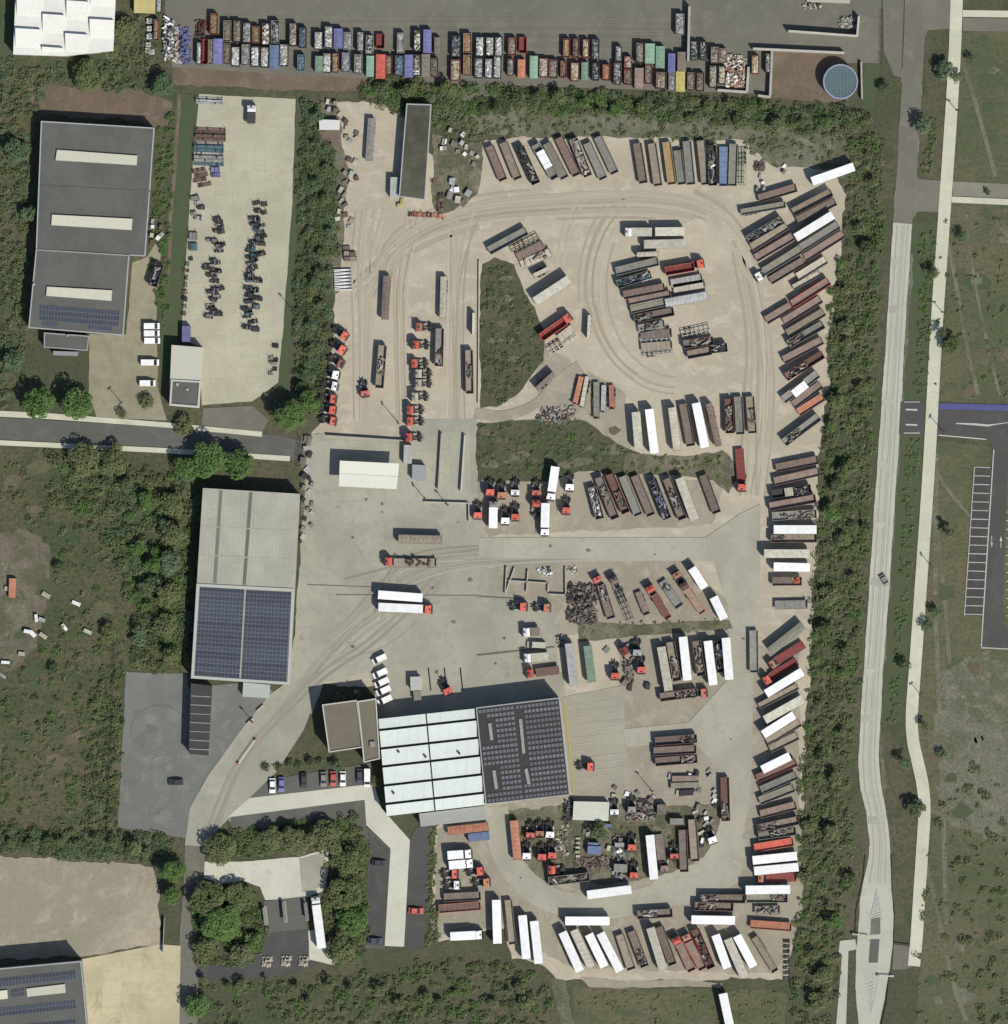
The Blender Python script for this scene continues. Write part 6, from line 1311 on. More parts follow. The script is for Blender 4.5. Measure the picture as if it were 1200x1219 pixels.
for x, y, a, c, lab in ((280, 535, 0, 'rd', 'red tractor unit just below the two white box trucks'), (297, 622, 0, 'wh', 'white tractor unit with dark chassis by the parking lane'), (478, 510, -5, 'rd', 'red tractor unit near the ring bend, upper of two'), (530, 600, -5, 'or', 'orange-red tractor unit near the ring bend, lower of two'),
                        (875, 232, 92, 'rd', 'red tractor unit, left of the upper trio in the junk area'), (950, 220, 92, 'or', 'orange-red tractor unit, middle of the upper trio in the junk area'), (1030, 225, 92, 'wh', 'white tractor unit, right of the upper trio in the junk area'),
                        (846, 395, 90, 'wh', 'white tractor unit right of the upright orange trailer'), (967, 402, 92, 'rd', 'red tractor unit, left of a pair in the junk area'), (1048, 390, 92, 'rd', 'red tractor unit, right of a pair in the junk area'), (1040, 500, 180, 'rd', 'red tractor unit facing west above the olive scrap trailer')):
    tractor(c, x, y, a, lab, 'tractor units south of the halls')
sheet(660, 920, 160)
for x, y, a, c, lab in ((690, 668, 92, 'rd', 'red tractor unit left of the upright white trailer, upper'), (708, 915, 92, 'rd', 'red tractor unit left of the upright white trailer, lower'), (1070, 748, 88, 'rd', 'red tractor unit between two upright brown trailers'),
                        (982, 855, 88, 'pk', 'faded red cab in front of the brown flatbed'), (535, 355, 90, 'wh', 'white tractor unit beside the cream-roofed shed'), (690, 330, 90, 'gr', 'dark grey tractor unit in the upper junk area')):
    tractor(c, x, y, a, lab, 'tractor units in the junk area')
sheet(760, 900, 140); tractor('wh', 755, 858, 70, 'white tractor unit beside the tan upright trailer', 'tractor units in the junk area')
sheet(220, 940, 200); boxtruck('wh', 'wh', 935, 785, 980, 1128, 940, 820, 'long white truck parked beside the fuel yard', h=4.0, group='white box trucks')
# ---- cars and vans
sheet(300, 780, 180)
for i, (x, y) in enumerate(((1012, 30), (1018, 142), (1030, 215), (1045, 280), (1055, 355))):
    car('wh', x, y, 155, 'white van, %s from the north in the file left of the white hall' % ORD[i], True, 'white vans left of the white hall', 4.6)
for x, y, c, lab in ((163, 1035, 'wh', 'white car with dark roof, leftmost in the small car park'), (235, 1025, 'vi', 'violet blue car second in the small car park'), (412, 995, 'dk', 'dark car in the middle of the small car park'), (568, 985, 'gr', 'grey car just left of the red car'),
                    (645, 980, 'rd', 'bright red car in the small car park'), (722, 980, 'wh', 'white car just right of the red car'), (855, 960, 'nv', 'navy car left of the pale estate car')):
    car(c, x, y, 90, lab)
car('wh', 915, 970, 90, 'pale white van at the right end of the small car park', True, L=5.4)
sheet(360, 960, 200)
car('dk', 548, 402, 5, 'dark car in the parking lane left of the light path, upper'); car('nv', 520, 958, 5, 'navy car in the parking lane left of the light path, lower'); car('rd', 812, 745, 3, 'red car in the lane right of the light path')
sheet(120, 780, 200); car('dk', 537, 905, 180, 'black car alone on the grey asphalt lot')
sheet(0, 380, 200)
for x, y, lab in ((1085, 50, 'white van, uppermost of three close together beside the grey warehouse'), (1085, 102, 'white van, middle of three close together beside the grey warehouse'), (1088, 155, 'white van, lowest of three close together beside the grey warehouse'),
                  (1072, 310, 'white van alone below the close trio'), (1055, 458, 'white van nearest the west road')):
    car('wh', x, y, 0, lab, True, 'white vans by the grey warehouse', 4.7 if y != 310 else 5.4)
sheet(1000, 600, 200); car('gr', 318, 545, 60, 'grey car driving on the concrete road', L=3.6)
sheet(190, 100, 170)
o = boxtruck('wh', 'dk', 775, 205, 770, 335, 773, 235, 'small tipper truck with white cab at the top of the pale yard', h=2.2)
# ---- roll-off containers
def m_skip(L, Wd, h, c):
    m = P(c); mb = MB(); w = Wd/2; t = .07
    mb.box(-L/2, -w, .15, L/2, w, .3, m)
    for s in (-1, 1):
        y0, y1 = (w-t, w) if s > 0 else (-w, -w+t); mb.box(-L/2, y0, .3, L/2, y1, h, m); mb.box(-L/2-.03, y0-.04, h, L/2+.03, y1+.04, h+.1, m)
        for k in range(int(L/.8)): mb.box(-L/2+.3+k*.8, s*(w+.04)-.04, .2, -L/2+.38+k*.8, s*(w+.04)+.04, h, m)
        mb.box(-L/2+.1, s*.55-.08, 0, L/2, s*.55+.08, .15, STEEL)
    for x0, x1 in ((-L/2, -L/2+t), (L/2-t, L/2)): mb.box(x0, -w+t, .3, x1, w-t, h, m); mb.box(x0-.03, -w+t, h, x1+.03, w-t, h+.09, m)
    return mb.mesh('shell')
def m_fill(L, Wd, z, cols, seed):
    r = random.Random(seed); mb = MB(); nx, ny = max(3, int(L/.5)), max(3, int(Wd/.5)); vs = []
    for i in range(nx+1):
        for j in range(ny+1):
            e = 0 if i in (0, nx) or j in (0, ny) else 1
            vs.append((-L/2+.1+(L-.2)*i/nx, -Wd/2+.1+(Wd-.2)*j/ny, z+e*r.uniform(0, .35)-(1-e)*.1))
    for i in range(nx):
        for j in range(ny): a = i*(ny+1)+j; mb.add([vs[k] for k in (a, a+ny+1, a+ny+2, a+1)], [(0, 1, 2, 3)], r.choice(cols))
    for _ in range(int(L*4)):
        x, y = r.uniform(-L/2+.5, L/2-.5), r.uniform(-Wd/2+.4, Wd/2-.4); a = r.uniform(0, 3.1); k = r.uniform(.1, .45)
        mb.bar((x-math.cos(a)*k, y-math.sin(a)*k, z+.05), (x+math.cos(a)*k, y+math.sin(a)*k, z+r.uniform(.1, .4)), r.uniform(.1, .5), r.uniform(.05, .25), r.choice(cols))
    return mb.mesh('fill')
def skip(x0, y0, x1, y1, shell, fill, label, group='roll-off containers', h=None):
    a, b = q((x0+x1)/2, y0), q((x0+x1)/2+(-2 if SH[2] < .2 else 0), y1); Wd = min(3.0, max(1.4, (x1-x0)*SH[2]*.25)); L = math.dist(a, b)
    o = link('roll_off_container', None); o.location = ((a[0]+b[0])/2, (a[1]+b[1])/2, .11); o.rotation_euler = (0, 0, math.atan2(b[1]-a[1], b[0]-a[0])); tag(o, label, 'container', group); o.empty_display_size = .5
    L = round(L*4)/4; Wd = round(Wd*5)/5; h = h or (2.3 if fill else 1.6)
    if fill == 'lid':
        link('shell', cached(('sk', L, Wd, h, shell), lambda: m_skip(L, Wd, h, shell)), o)
        link('lid', cached(('lid', L, Wd, h, shell), lambda: m_tarp(L, Wd, h, shell)), o)
    else:
        link('shell', cached(('sk', L, Wd, h, shell), lambda: m_skip(L, Wd, h, shell)), o)
        if fill:
            cols = {'w': [P('wh'), P('pg'), P('pg'), P('pg'), P('cr')], 'g': [P('pg'), P('gr'), P('gr'), P('pg')], 'm': [P('cr'), P('wh'), P('dk'), P('tn'), P('pk')], 's': [P('dk'), P('gr'), P('pg'), P('dk'), P('tl')],
                    'o': [P('or'), P('gd'), P('tn')], 'b': [P('tn'), P('br'), P('og')], 'y': [P('cr'), P('gd'), P('lt'), P('lt')], 'p': [P('pk'), P('pk'), P('lt'), P('cr')], 'r': [P('rd'), P('rd'), P('or')], 't': [P('tl'), P('tl'), P('gr'), P('bl')]}[fill]
            link('fill', m_fill(L, Wd, (h-.55) if fill in 'bo' else (h-.35), cols, int(x0+y0*3)), o)
FN = {'w': 'white debris', 'g': 'grey debris', 'm': 'mixed rubble', 's': 'dark scrap', 'o': 'rusty earth', 'b': 'brown soil', 'y': 'yellowish timber', 'p': 'pink brick waste', 'r': 'red plastic', 't': 'teal scrap', '': 'nothing', 'lid': 'lid'}
def skips(items, rowname, cnt=[0]):
    for n, (x0, y0, x1, y1, sh, fl) in enumerate(items):
        d = {'': 'empty', 'lid': 'covered'}.get(fl); c = PAL[sh][1]; k = cnt_[rowname]; cnt_[rowname] += 1
        if d: lab = '%s %s container, %s from the west in the %s row' % (d, c, ORD[k], rowname)
        else: lab = 'container of %s, %s from the west in the %s row' % (FN[fl], ORD[k], rowname)
        skip(x0, y0, x1, y1, sh, fl, lab)
from collections import defaultdict
cnt_ = defaultdict(int)
sheet(150, 0, 200)
skips([(605, 100, 658, 248, 'mr', 'o'), (700, 150, 752, 300, 'tn', 'b'), (770, 152, 826, 305, 'dk', 'b'), (838, 165, 896, 310, 'dk', 'g'), (905, 190, 958, 312, 'rb', 'o'), (975, 172, 1028, 322, 'rb', 'm'), (1040, 150, 1096, 312, 'gr', 's'), (1170, 170, 1222, 330, 'dk', 'p')], 'upper north')
skips([(508, 305, 542, 462, 'dk', 'w'), (548, 280, 582, 460, 'mr', ''), (590, 288, 628, 460, 'tn', 'b'), (630, 280, 692, 458, 'vi', 'lid'), (700, 310, 748, 462, 'br', 'b'), (756, 340, 816, 476, 'dk', 'w'), (828, 320, 888, 470, 'gr', 'g'), (898, 335, 954, 480, 'dk', 'w'), (966, 340, 1022, 486, 'dk', 'w'), (1030, 325, 1092, 492, 'bl', 'lid'), (1100, 318, 1162, 476, 'dk', 'w')], 'lower north')
sheet(350, 0, 200)
skips([(38, 200, 92, 345, 'dk', 't'), (150, 232, 206, 356, 'dk', 'w'), (220, 192, 280, 345, 'dk', 'w'), (286, 205, 350, 350, 'vi', 'lid'), (358, 232, 414, 360, 'gr', 'g'), (452, 232, 502, 370, 'dk', 'g'), (515, 255, 570, 388, 'og', 's'), (590, 245, 648, 348, 'mr', ''), (738, 238, 792, 382, 'gr', 'g'), (860, 220, 908, 368, 'dk', 'm'), (924, 215, 984, 380, 'vi', 'lid'), (1003, 270, 1048, 388, 'br', 'lid'), (1128, 260, 1192, 408, 'dk', 's')], 'upper north')
skips([(26, 392, 80, 508, 'tl', 't'), (154, 403, 206, 516, 'gn', 'lid'), (210, 385, 267, 520, 'dk', 'w'), (278, 385, 320, 522, 'rb', 'o'), (344, 378, 402, 516, 'vi', 'g'), (434, 393, 490, 530, 'gr', 'g'), (520, 400, 572, 552, 'mg', 'lid'), (588, 390, 654, 565, 'rd', 'lid'), (660, 400, 702, 540, 'mr', 'b'), (722, 400, 786, 545, 'nv', 't'), (792, 393, 850, 555, 'vi', 'lid'), (852, 395, 907, 542, 'dk', 'm'), (914, 390, 972, 552, 'og', 'lid'), (978, 418, 1032, 552, 'rb', 'b'), (1122, 428, 1190, 578, 'mr', 'y')], 'lower north')
sheet(520, 0, 200)
skips([(280, 268, 340, 405, 'dk', 'w'), (353, 268, 410, 402, 'dk', 'w'), (417, 268, 472, 407, 'dk', 'w'), (510, 272, 570, 398, 'mr', 'b'), (590, 268, 642, 380, 'mr', ''), (903, 278, 952, 412, 'mr', 'o'), (973, 278, 1018, 417, 'mr', 'b'), (1043, 283, 1088, 417, 'mr', 'y'), (1108, 282, 1162, 427, 'dk', 's')], 'upper north')
skips([(190, 240, 250, 380, 'pk', 'o'), (190, 395, 250, 545, 'pk', 'o'), (273, 418, 330, 560, 'nv', 'g'), (345, 423, 400, 562, 'nv', 'w'), (408, 408, 462, 562, 'dk', 'w'), (506, 423, 550, 542, 'mr', 'g'), (580, 428, 632, 557, 'or', 'lid'), (666, 403, 722, 562, 'mg', 'lid'), (733, 423, 797, 552, 'mr', 'p'), (806, 428, 862, 562, 'rb', 'b'), (883, 438, 928, 557, 'mr', 'b'), (958, 453, 1018, 582, 'mr', 'y'), (1033, 448, 1082, 577, 'gn', 'lid'), (1112, 453, 1162, 577, 'dk', 's')], 'lower north')
sheet(700, 0, 200)
skips([(198, 333, 242, 442, 'nv', 'g'), (343, 308, 402, 452, 'dk', 'b'), (408, 313, 477, 457, 'mg', 'lid'), (485, 333, 547, 487, 'mg', 'lid'), (573, 383, 622, 522, 'vi', 'lid'), (638, 373, 702, 512, 'br', 'lid'), (733, 298, 787, 432, 'dk', 's'), (798, 298, 847, 432, 'dk', 's'), (878, 338, 932, 452, 'pk', 'p'), (938, 348, 992, 452, 'pk', 'p')], 'upper north')
skips([(106, 463, 157, 577, 'mr', 'o'), (186, 453, 237, 607, 'mr', 's'), (260, 408, 314, 490, 'mr', 'p'), (260, 500, 312, 607, 'mr', 'b'), (333, 488, 397, 637, 'pk', 'lid'), (408, 463, 457, 602, 'mr', 'b'), (483, 518, 562, 637, 'rb', 'b'), (578, 528, 620, 652, 'gr', 'g'), (628, 513, 692, 657, 'yl', 'lid'), (710, 518, 762, 652, 'rb', 'b'), (778, 523, 830, 657, 'rb', 'b'), (868, 473, 922, 627, 'dk', 'y'), (933, 478, 982, 602, 'dk', 'y')], 'lower north')
skip(628, 100, 686, 252, 'gr', 'g', 'grey debris container standing alone above the northern rows', h=2.6)
sheet(850, 0, 200); skip(270, 400, 322, 532, 'mr', 'y', 'single container of yellowish timber beside the rubble bay'); skip(368, 385, 402, 520, 'dk', 'g', 'narrow container of grey debris against the upright bay wall')
sheet(150, 0, 200); skip(203, 140, 237, 292, 'rb', 'o', 'narrow rusty container at the far left end of the container yard'); skip(220, -60, 258, 95, 'dk', 'w', 'narrow white-filled container beside the yellow store roof')
# closed containers
def closed(c, x0, y0, x1, y1, label, Wd=2.45, h=2.6):
    o = link('steel_container', None); L = round(place(o, x0, y0, x1, y1)*4)/4; tag(o, label, 'container', 'closed containers'); m = P(c)
    def mk():
        mb = MB(); w = Wd/2; mb.box(-L/2, -w, .1, L/2, w, h, m)
        for k in range(int(L/.3)): mb.box(-L/2+.1+k*.3, -w-.03, .2, -L/2+.22+k*.3, w+.03, h-.1, m); mb.box(-L/2+.1+k*.3, -w+.1, h, -L/2+.22+k*.3, w-.1, h+.025, m)
        return mb.mesh('shell')
    link('shell', mk(), o)
    mb = MB()
    for s in (-1, 1): mb.box(-L/2-.05, s*.6-.55, .2, -L/2-.005, s*.6+.55, h-.1, P('pg')); mb.cyl(-L/2-.08, s*.3, .2, h-.1, .03, STEEL, 6)
    link('door', mb.mesh('door'), o)
sheet(360, 100, 180); closed('pg', 733, 742, 728, 902, 'pale grey steel container against the dark shed')
sheet(370, 480, 200); closed('pg', 695, 300, 692, 430, 'pale grey steel container above the grey cabin')
sheet(190, 260, 170); closed('vi', 228, 905, 226, 1040, 'violet grey steel container above the yard office')
sheet(500, 960, 180); closed('bl', 385, 248, 550, 228, 'blue steel container under the orange tarped trailer')
sheet(660, 920, 160)
closed('bl', 295, 685, 415, 690, 'blue steel container in the middle of the junk area', 2.4); closed('bl', 300, 635, 395, 640, 'short grey-blue container above the blue one in the junk area', 1.2, 2.0)
closed('gr', 530, 845, 650, 850, 'dark grey container left of the lower red tractor', 2.4); closed('pg', 540, 640, 620, 640, 'small pale container in the junk area', 1.2, 1.8); closed('br', 915, 325, 1000, 325, 'brown container at the north edge of the junk area', 3.0)
closed('gr', 1030, 430, 1150, 432, 'grey container between junk area and ring road', 1.8)
closed('bl', 420, 468, 510, 470, 'narrow blue container under the lone junk-area tree', 1.0, 1.6)
# ---- stacked racks, crates and pallets
def m_rack(w, d, h, c, seed):
    r = random.Random(seed); mb = MB(); m = P(c)
    for sx in (-1, 1):
        for sy in (-1, 1): mb.box(sx*(w/2-.05)-.05, sy*(d/2-.05)-.05, 0, sx*(w/2-.05)+.05, sy*(d/2-.05)+.05, h, m)
    for k in range(max(1, int(h/.7))):
        z = .1+k*.7; mb.box(-w/2, -d/2, z, w/2, d/2, z+.07, m)
        for _ in range(3): x = r.uniform(-w/2+.2, w/2-.2); mb.box(x-.15, -d/2+.1, z+.07, x+.15, d/2-.1, z+r.uniform(.2, .5), r.choice([m, STEEL, P('gr')]))
    return mb.mesh('metal_rack')
DENSE = ('left heap of the pale yard', 'middle heap of the pale yard')
def racks(pts, rowname, c='dk', wd=(1.0, 2.2), group=None, size=None, ang=0, cat='rack', nm='metal_rack', adj=None, h=1.7):
    if rowname in DENSE:
        rr = random.Random(4); pts = sorted([(x, y) for x, y in pts]+[(x+rr.uniform(-34, 34), y+rr.uniform(-22, 22)) for x, y in pts for _ in (0,)], key=lambda a: a[1])
    for i, (x, y) in enumerate(pts):
        r = random.Random(i*3+len(pts)); w, d = size or (r.uniform(*wd), r.uniform(.8, 1.4)); cc = c if isinstance(c, str) else c[i % len(c)]
        o = link(nm, m_rack(w, d, h*r.uniform(.7, 1.15), cc, i)); o.location = (*q(x, y), GZ); o.rotation_euler = (0, 0, R(ang)+r.uniform(-.25, .25)*(0 if size else 1))
        tag(o, '%s %s, %s from the north in the %s' % (adj or PAL[cc][1], nm.replace('_', ' '), ORD[i], rowname), cat, group or ('racks in the '+rowname))
sheet(190, 260, 170)
racks([(505, 30), (512, 75), (520, 115), (440, 185), (505, 230), (500, 275), (480, 375), (420, 400), (475, 435), (440, 480), (470, 525), (490, 580), (440, 620), (480, 650), (455, 690), (430, 750), (465, 790), (415, 830)], 'left heap of the pale yard', ['dk', 'dk', 'gr', 'dk'], (1.8, 3.2), h=1.5)
racks([(815, 20), (800, 55), (850, 60), (820, 100), (845, 165), (790, 210), (850, 215), (775, 255), (830, 290), (770, 330), (800, 345), (770, 385), (765, 430), (755, 480), (830, 530), (760, 520), (745, 580), (800, 610), (740, 645), (800, 660), (760, 700), (810, 745), (745, 770), (735, 825), (800, 865), (750, 915), (810, 940)], 'middle heap of the pale yard', ['dk', 'dk', 'tl', 'dk'], (1.8, 3.2), h=1.6)
racks([(975, 1070), (940, 1170), (975, 1190), (955, 1215), (970, 1265), (935, 1300)], 'right edge of the pale yard', ['dk', 'gr'], (1.2, 2.0), h=1.4)
racks([(265, 340), (235, 385), (228, 440), (225, 500), (220, 560), (215, 620), (215, 680), (212, 740), (205, 800)], 'left edge of the pale yard', ['dk', 'gn', 'rb'], (.8, 1.6), h=1.3)
sheet(190, 100, 170)
racks([(815, 1000), (880, 1010), (830, 1070), (880, 1080), (820, 1140)], 'top of the middle heap', 'dk', (1.6, 2.6), h=1.3)
racks([(300, 960), (320, 1000), (350, 1040), (290, 1090), (330, 1130)], 'lower left of the stacked crates', ['gr', 'pg', 'dk'], (1.5, 3), h=1.5)
racks([(430, 380+k*29) for k in range(4)], 'maroon crate block', 'rb', size=(9.0, .9), cat='crates', nm='crate_stack', h=1.6, ang=-2)
racks([(415, 500+k*29) for k in range(7)], 'teal crate block', ['gr', 'tl', 'tl', 'pg', 'gr'], size=(8.8, .9), cat='crates', nm='crate_stack', h=1.6, ang=-2)
racks([(330, 725), (350, 765), (340, 805), (380, 845)], 'loose maroon crates', 'rb', size=(4.0, 1.2), cat='crates', nm='crate_stack', h=1.2, ang=10)
racks([(470, 720), (475, 765)], 'pair of blue crates', 'vi', size=(2.6, 1.4), cat='crates', nm='crate_stack', h=1.6)
racks([(420, 120), (420, 142), (420, 162)], 'top crate block', 'pg', size=(8.0, .6), cat='crates', nm='crate_stack', h=1.4, ang=-3)
sheet(190, 260, 170); racks([(285, 150), (285, 240)], 'grey pair by the left edge', ['gr', 'tl'], size=(2.4, 2.2), cat='crates', nm='crate_stack', h=1.7)
def pallets(pts, rowname, c=('cr', 'lt', 'pg', 'br'), s=(1.2, 1.0), hh=(.4, 1.4), ang=None, adj=''):
    for i, (x, y) in enumerate(pts):
        r = random.Random(i*7+3); n = r.randint(3, 8); mb = MB(); w, d = s[0]*r.uniform(.65, 1.15), s[1]*r.uniform(.65, 1.05); m = P(c[i % len(c)])
        for k in range(n):
            z = k*.16; j = r.uniform(-.05, .05)
            for t in range(5): mb.box(-w/2+t*w/5+.02+j, -d/2, z+.1, -w/2+(t+1)*w/5-.02+j, d/2, z+.13, m)
            for t in (-1, 0, 1): mb.box(-w/2+j, t*(d/2-.06)-.05, z, w/2+j, t*(d/2-.06)+.05, z+.1, m)
        o = link('pallet_stack', mb.mesh('pallet_stack')); o.location = (*q(x, y), GZ); o.rotation_euler = (0, 0, R(ang) if ang is not None else r.uniform(0, 1.5))
        tag(o, '%s pallet stack, %s from the north %s' % (PAL[c[i % len(c)]][1], ORD[i], rowname), 'pallets', 'pallets '+rowname)
sheet(360, 100, 180)
pallets([(200, 140), (260, 150), (210, 200), (260, 210), (300, 240), (345, 300), (350, 350), (350, 420), (380, 450), (430, 390), (430, 430), (370, 600), (420, 620), (340, 705), (390, 715), (340, 775), (380, 790), (430, 750), (305, 840), (335, 880), (310, 925), (340, 960), (290, 1010), (340, 1040), (280, 1070), (390, 1085), (370, 1130)],
        'along the upper hedge', ('cr', 'tn', 'pg', 'br', 'lt', 'rb'), (1.7, 1.3))
sheet(360, 280, 180); pallets([(350, 100), (350, 145), (400, 150), (360, 190), (410, 190)], 'below the upper hedge', ('br', 'tn', 'rb'), (2.2, 1.5), ang=0)
# bundle of white beams
mb = MB()
for k in range(13): mb.bar((-2.7, -3.1+k*.5, .1), (2.6, -3.1+k*.5+(.35 if k % 2 else -.1), .1), .22, .8, P('wh'))
for x in (-1.8, 1.6): mb.box(x-.1, -3.3, 0, x+.1, 3.3, .1, WOODM)
o = link('beam_stack', mb.mesh('beam_stack')); o.location = (*q(325, 350), GZ); o.rotation_euler = (0, 0, .05); tag(o, 'stack of long white beams beside the yard hedge', 'beams')
sheet(360, 100, 180)
racks([(870, 1035), (925, 1037), (980, 1040), (1035, 1042), (1090, 1048)], 'line below the dark shed', 'or', size=(1.9, 1.4), h=1.0, nm='red_rack')
racks([(1100, 880), (1095, 920), (1092, 960), (1090, 1000), (1045, 770)], 'column beside the dark shed', 'rb', size=(1.8, 1.2), h=1.0, nm='red_rack')
pallets([(1120, 460), (1110, 510), (1195, 470), (1180, 770), (1190, 840), (1165, 890), (1195, 800)], 'right of the dark shed', ('pg', 'wh', 'gr'), (2, 1.2))
pallets([(790, 925), (770, 965)], 'at the foot of the dark shed', ('yl',), (1.8, 1.2))
sheet(520, 200, 200); pallets([(115, 95), (140, 155), (90, 195), (150, 225), (190, 250), (225, 180)], 'between dark shed and northern row', ('pg', 'wh', 'pg', 'cr', 'br'), (2.4, 1.8))
sheet(520, 0, 200); pallets([(60, 1010), (55, 1060), (95, 930), (130, 1030), (190, 960), (180, 1020), (210, 1050), (150, 1080), (200, 1100), (250, 1095), (290, 1120), (265, 1170)], 'in the clutter above the northern row', ('wh', 'pg', 'cr', 'gr'), (1.6, 1.2))
sheet(860, 180, 180); pallets([(300, 200), (320, 250), (275, 300), (330, 300), (490, 120), (490, 165)], 'left of the north-east fan', ('pg', 'wh', 'gr'), (1.5, .9)); racks([(295, 120)], 'north-east fan clutter', 'rb', size=(3, 2.6), h=1.0)
sheet(200, 560, 200); pallets([(965, 40), (1010, 60), (1030, 100), (970, 120), (1010, 150), (965, 210), (1030, 240), (1000, 275), (1030, 300), (975, 345), (1025, 390), (965, 415), (965, 470), (940, 510)], 'right of the striped-roof warehouse', ('cr', 'dk', 'gr', 'tn'), (1.6, 1.2))
sheet(360, 370, 160); pallets([(60, 1160)], 'at the foot of the yard hedge', ('br',), (3, 2))
sheet(190, 380, 190); pallets([(1100, 900), (1100, 970), (1130, 1020), (1075, 1060), (1110, 1130), (1090, 1180)], 'at the yard gate', ('br', 'pg', 'dk'), (2.2, 1.6))
sheet(800, 1010, 180); racks([(910, 735+k*42) for k in range(8)], 'black drum column in the south-east corner', 'dk', size=(1.9, .9), h=1.0, nm='drum_rack')
sheet(760, 900, 140)
pallets([(320, 205), (370, 210), (520, 200), (600, 180), (720, 150), (735, 205), (400, 375), (500, 365), (560, 350), (620, 350), (775, 355), (775, 405), (775, 460), (780, 505), (610, 520), (580, 570), (685, 580), (690, 635), (630, 650), (750, 660), (690, 690), (640, 780), (650, 860), (640, 910), (120, 520), (150, 430)],
        'in the junk clutter by the ring road', ('pg', 'cr', 'wh', 'dk', 'gr'), (1.8, 1.1))
sheet(760, 900, 140)
closed('og', 330, 300, 620, 290, 'olive container with clutter beside the ring road', 1.6, 1.6); closed('pk', 340, 230, 600, 225, 'pinkish container above the olive one by the ring road', 1.6, 1.5); closed('dk', 420, 380, 560, 370, 'short dark container with white boxes by the ring road', 1.6, 1.5)
sheet(660, 920, 160); pallets([(210, 585), (210, 625), (208, 665), (205, 705), (210, 745)], 'in the cream drum column', ('cr', 'lt'), (1.5, .8), ang=0); pallets([(270, 520), (300, 545), (485, 670), (590, 600), (580, 700), (600, 920), (530, 240), (530, 205), (540, 130), (650, 190), (745, 180), (790, 300), (780, 390), (860, 240)], 'in the upper junk area', ('gr', 'pg', 'lt', 'br', 'wh'), (1.8, 1.4))
sheet(690, 640, 180); pallets([(370, 1000), (380, 1040), (400, 1080), (540, 1180), (215, 890), (360, 1150), (400, 1190)], 'above the marked apron', ('dk', 'gr', 'br'), (2.2, 1.6))
sheet(0, 640, 200); pallets([(55, 365), (260, 575), (300, 585), (200, 670), (232, 685), (310, 700), (155, 830), (40, 890), (20, 985), (545, 470), (462, 640), (628, 670), (330, 410)], 'in the western scrub', ('lt', 'wh', 'pg', 'wh', 'wh', 'cr'), (1.3, 2.6))
sheet(0, 640, 200); closed('or', 92, 290, 88, 430, 'small rusty container in the western scrub', 2.0, 1.6)
sheet(0, 200, 200); pallets([(1090, 380), (1090, 420), (1150, 420), (1085, 480), (1155, 475), (1130, 500), (1085, 530)], 'at the side of the grey warehouse', ('pg', 'wh', 'rb', 'cr'), (1.5, 1.2))
# barrels at the far left of the container yard
sheet(150, 0, 200)
for i, (x, y) in enumerate(((165, 150), (180, 152), (168, 205), (165, 262), (180, 255), (160, 320), (158, 362), (185, 372))):
    mb = MB()
    for k in range(4): mb.cyl((k % 2-.5)*.8, (k//2-.5)*.8, .05, 1.0, .38, P('wh'), 12); mb.cyl((k % 2-.5)*.8, (k//2-.5)*.8, 1.0, 1.04, .33, P('pg'), 12)
    o = link('barrel_group', mb.mesh('barrel_group')); o.location = (*q(x, y), .11); tag(o, 'four white barrels, %s cluster from the north at the container yard corner' % ORD[i], 'barrels', 'white barrels')
def heap(pts, n, pal, label, hh=1.0, size=(.2, 1.6), cat='scrap'):
    p = Q(pts); r = random.Random(n); mb = MB(); cx = sum(a[0] for a in p)/len(p); cy = sum(a[1] for a in p)/len(p)
    c4 = p
    for _ in range(n):
        u, v = r.random(), r.random(); x, y = quad_pt(c4, u, v); e = min(u, 1-u, v, 1-v)*2; z = e*hh*1.4*r.random(); a = r.uniform(0, 3.14); k = r.uniform(*size)/2
        mb.bar((x-cx-math.cos(a)*k, y-cy-math.sin(a)*k, z), (x-cx+math.cos(a)*k, y-cy+math.sin(a)*k, z+r.uniform(-.1, .3)*k), r.uniform(.08, .7)*min(1, size[1]), r.uniform(.06, .6), r.choice(pal))
    o = link('scrap_heap', mb.mesh('scrap_heap')); o.location = (cx, cy, .2); tag(o, label, cat, None, 'stuff')
heap([(275, 120), (345, 140), (330, 430), (265, 410)], 220, [P('pg'), P('tl'), P('gr'), P('wh'), P('dk')], 'long heap of grey metal scrap at the left of the container yard', 1.5)
heap([(390, 195), (450, 200), (460, 450), (385, 450)], 200, [P('vi'), P('vi'), P('bl'), P('nv'), P('vi')], 'heap of blue plastic drums and sheets in the container yard', 1.6)
heap([(345, 190), (378, 190), (382, 450), (345, 440)], 80, [P('lt'), P('pg'), P('pk')], 'narrow heap of beige debris left of the blue heap', .9)
heap([(500, 150), (570, 150), (575, 300), (510, 290)], 70, [P('dk'), P('br'), P('mr')], 'dark metal heap in the container yard', 1.2)
sheet(700, 0, 200); heap([(985, 380), (1125, 400), (1130, 625), (985, 620)], 330, [P('lt'), P('cr'), P('wh'), P('or'), P('tn'), P('pk')], 'heap of pale demolition timber in the rubble bay', 1.2, (.2, 1.2))
sheet(850, 0, 200); heap([(640, 20), (770, 5), (770, 50), (650, 70)], 60, [P('cr'), P('gr'), P('dk')], 'small mixed heap at the top edge of the container yard', .6); heap([(900, 130), (1010, 115), (1010, 200), (900, 200)], 110, [P('gr'), P('og'), P('dk'), P('pg')], 'grey rubble inside the L-shaped wall', .8)
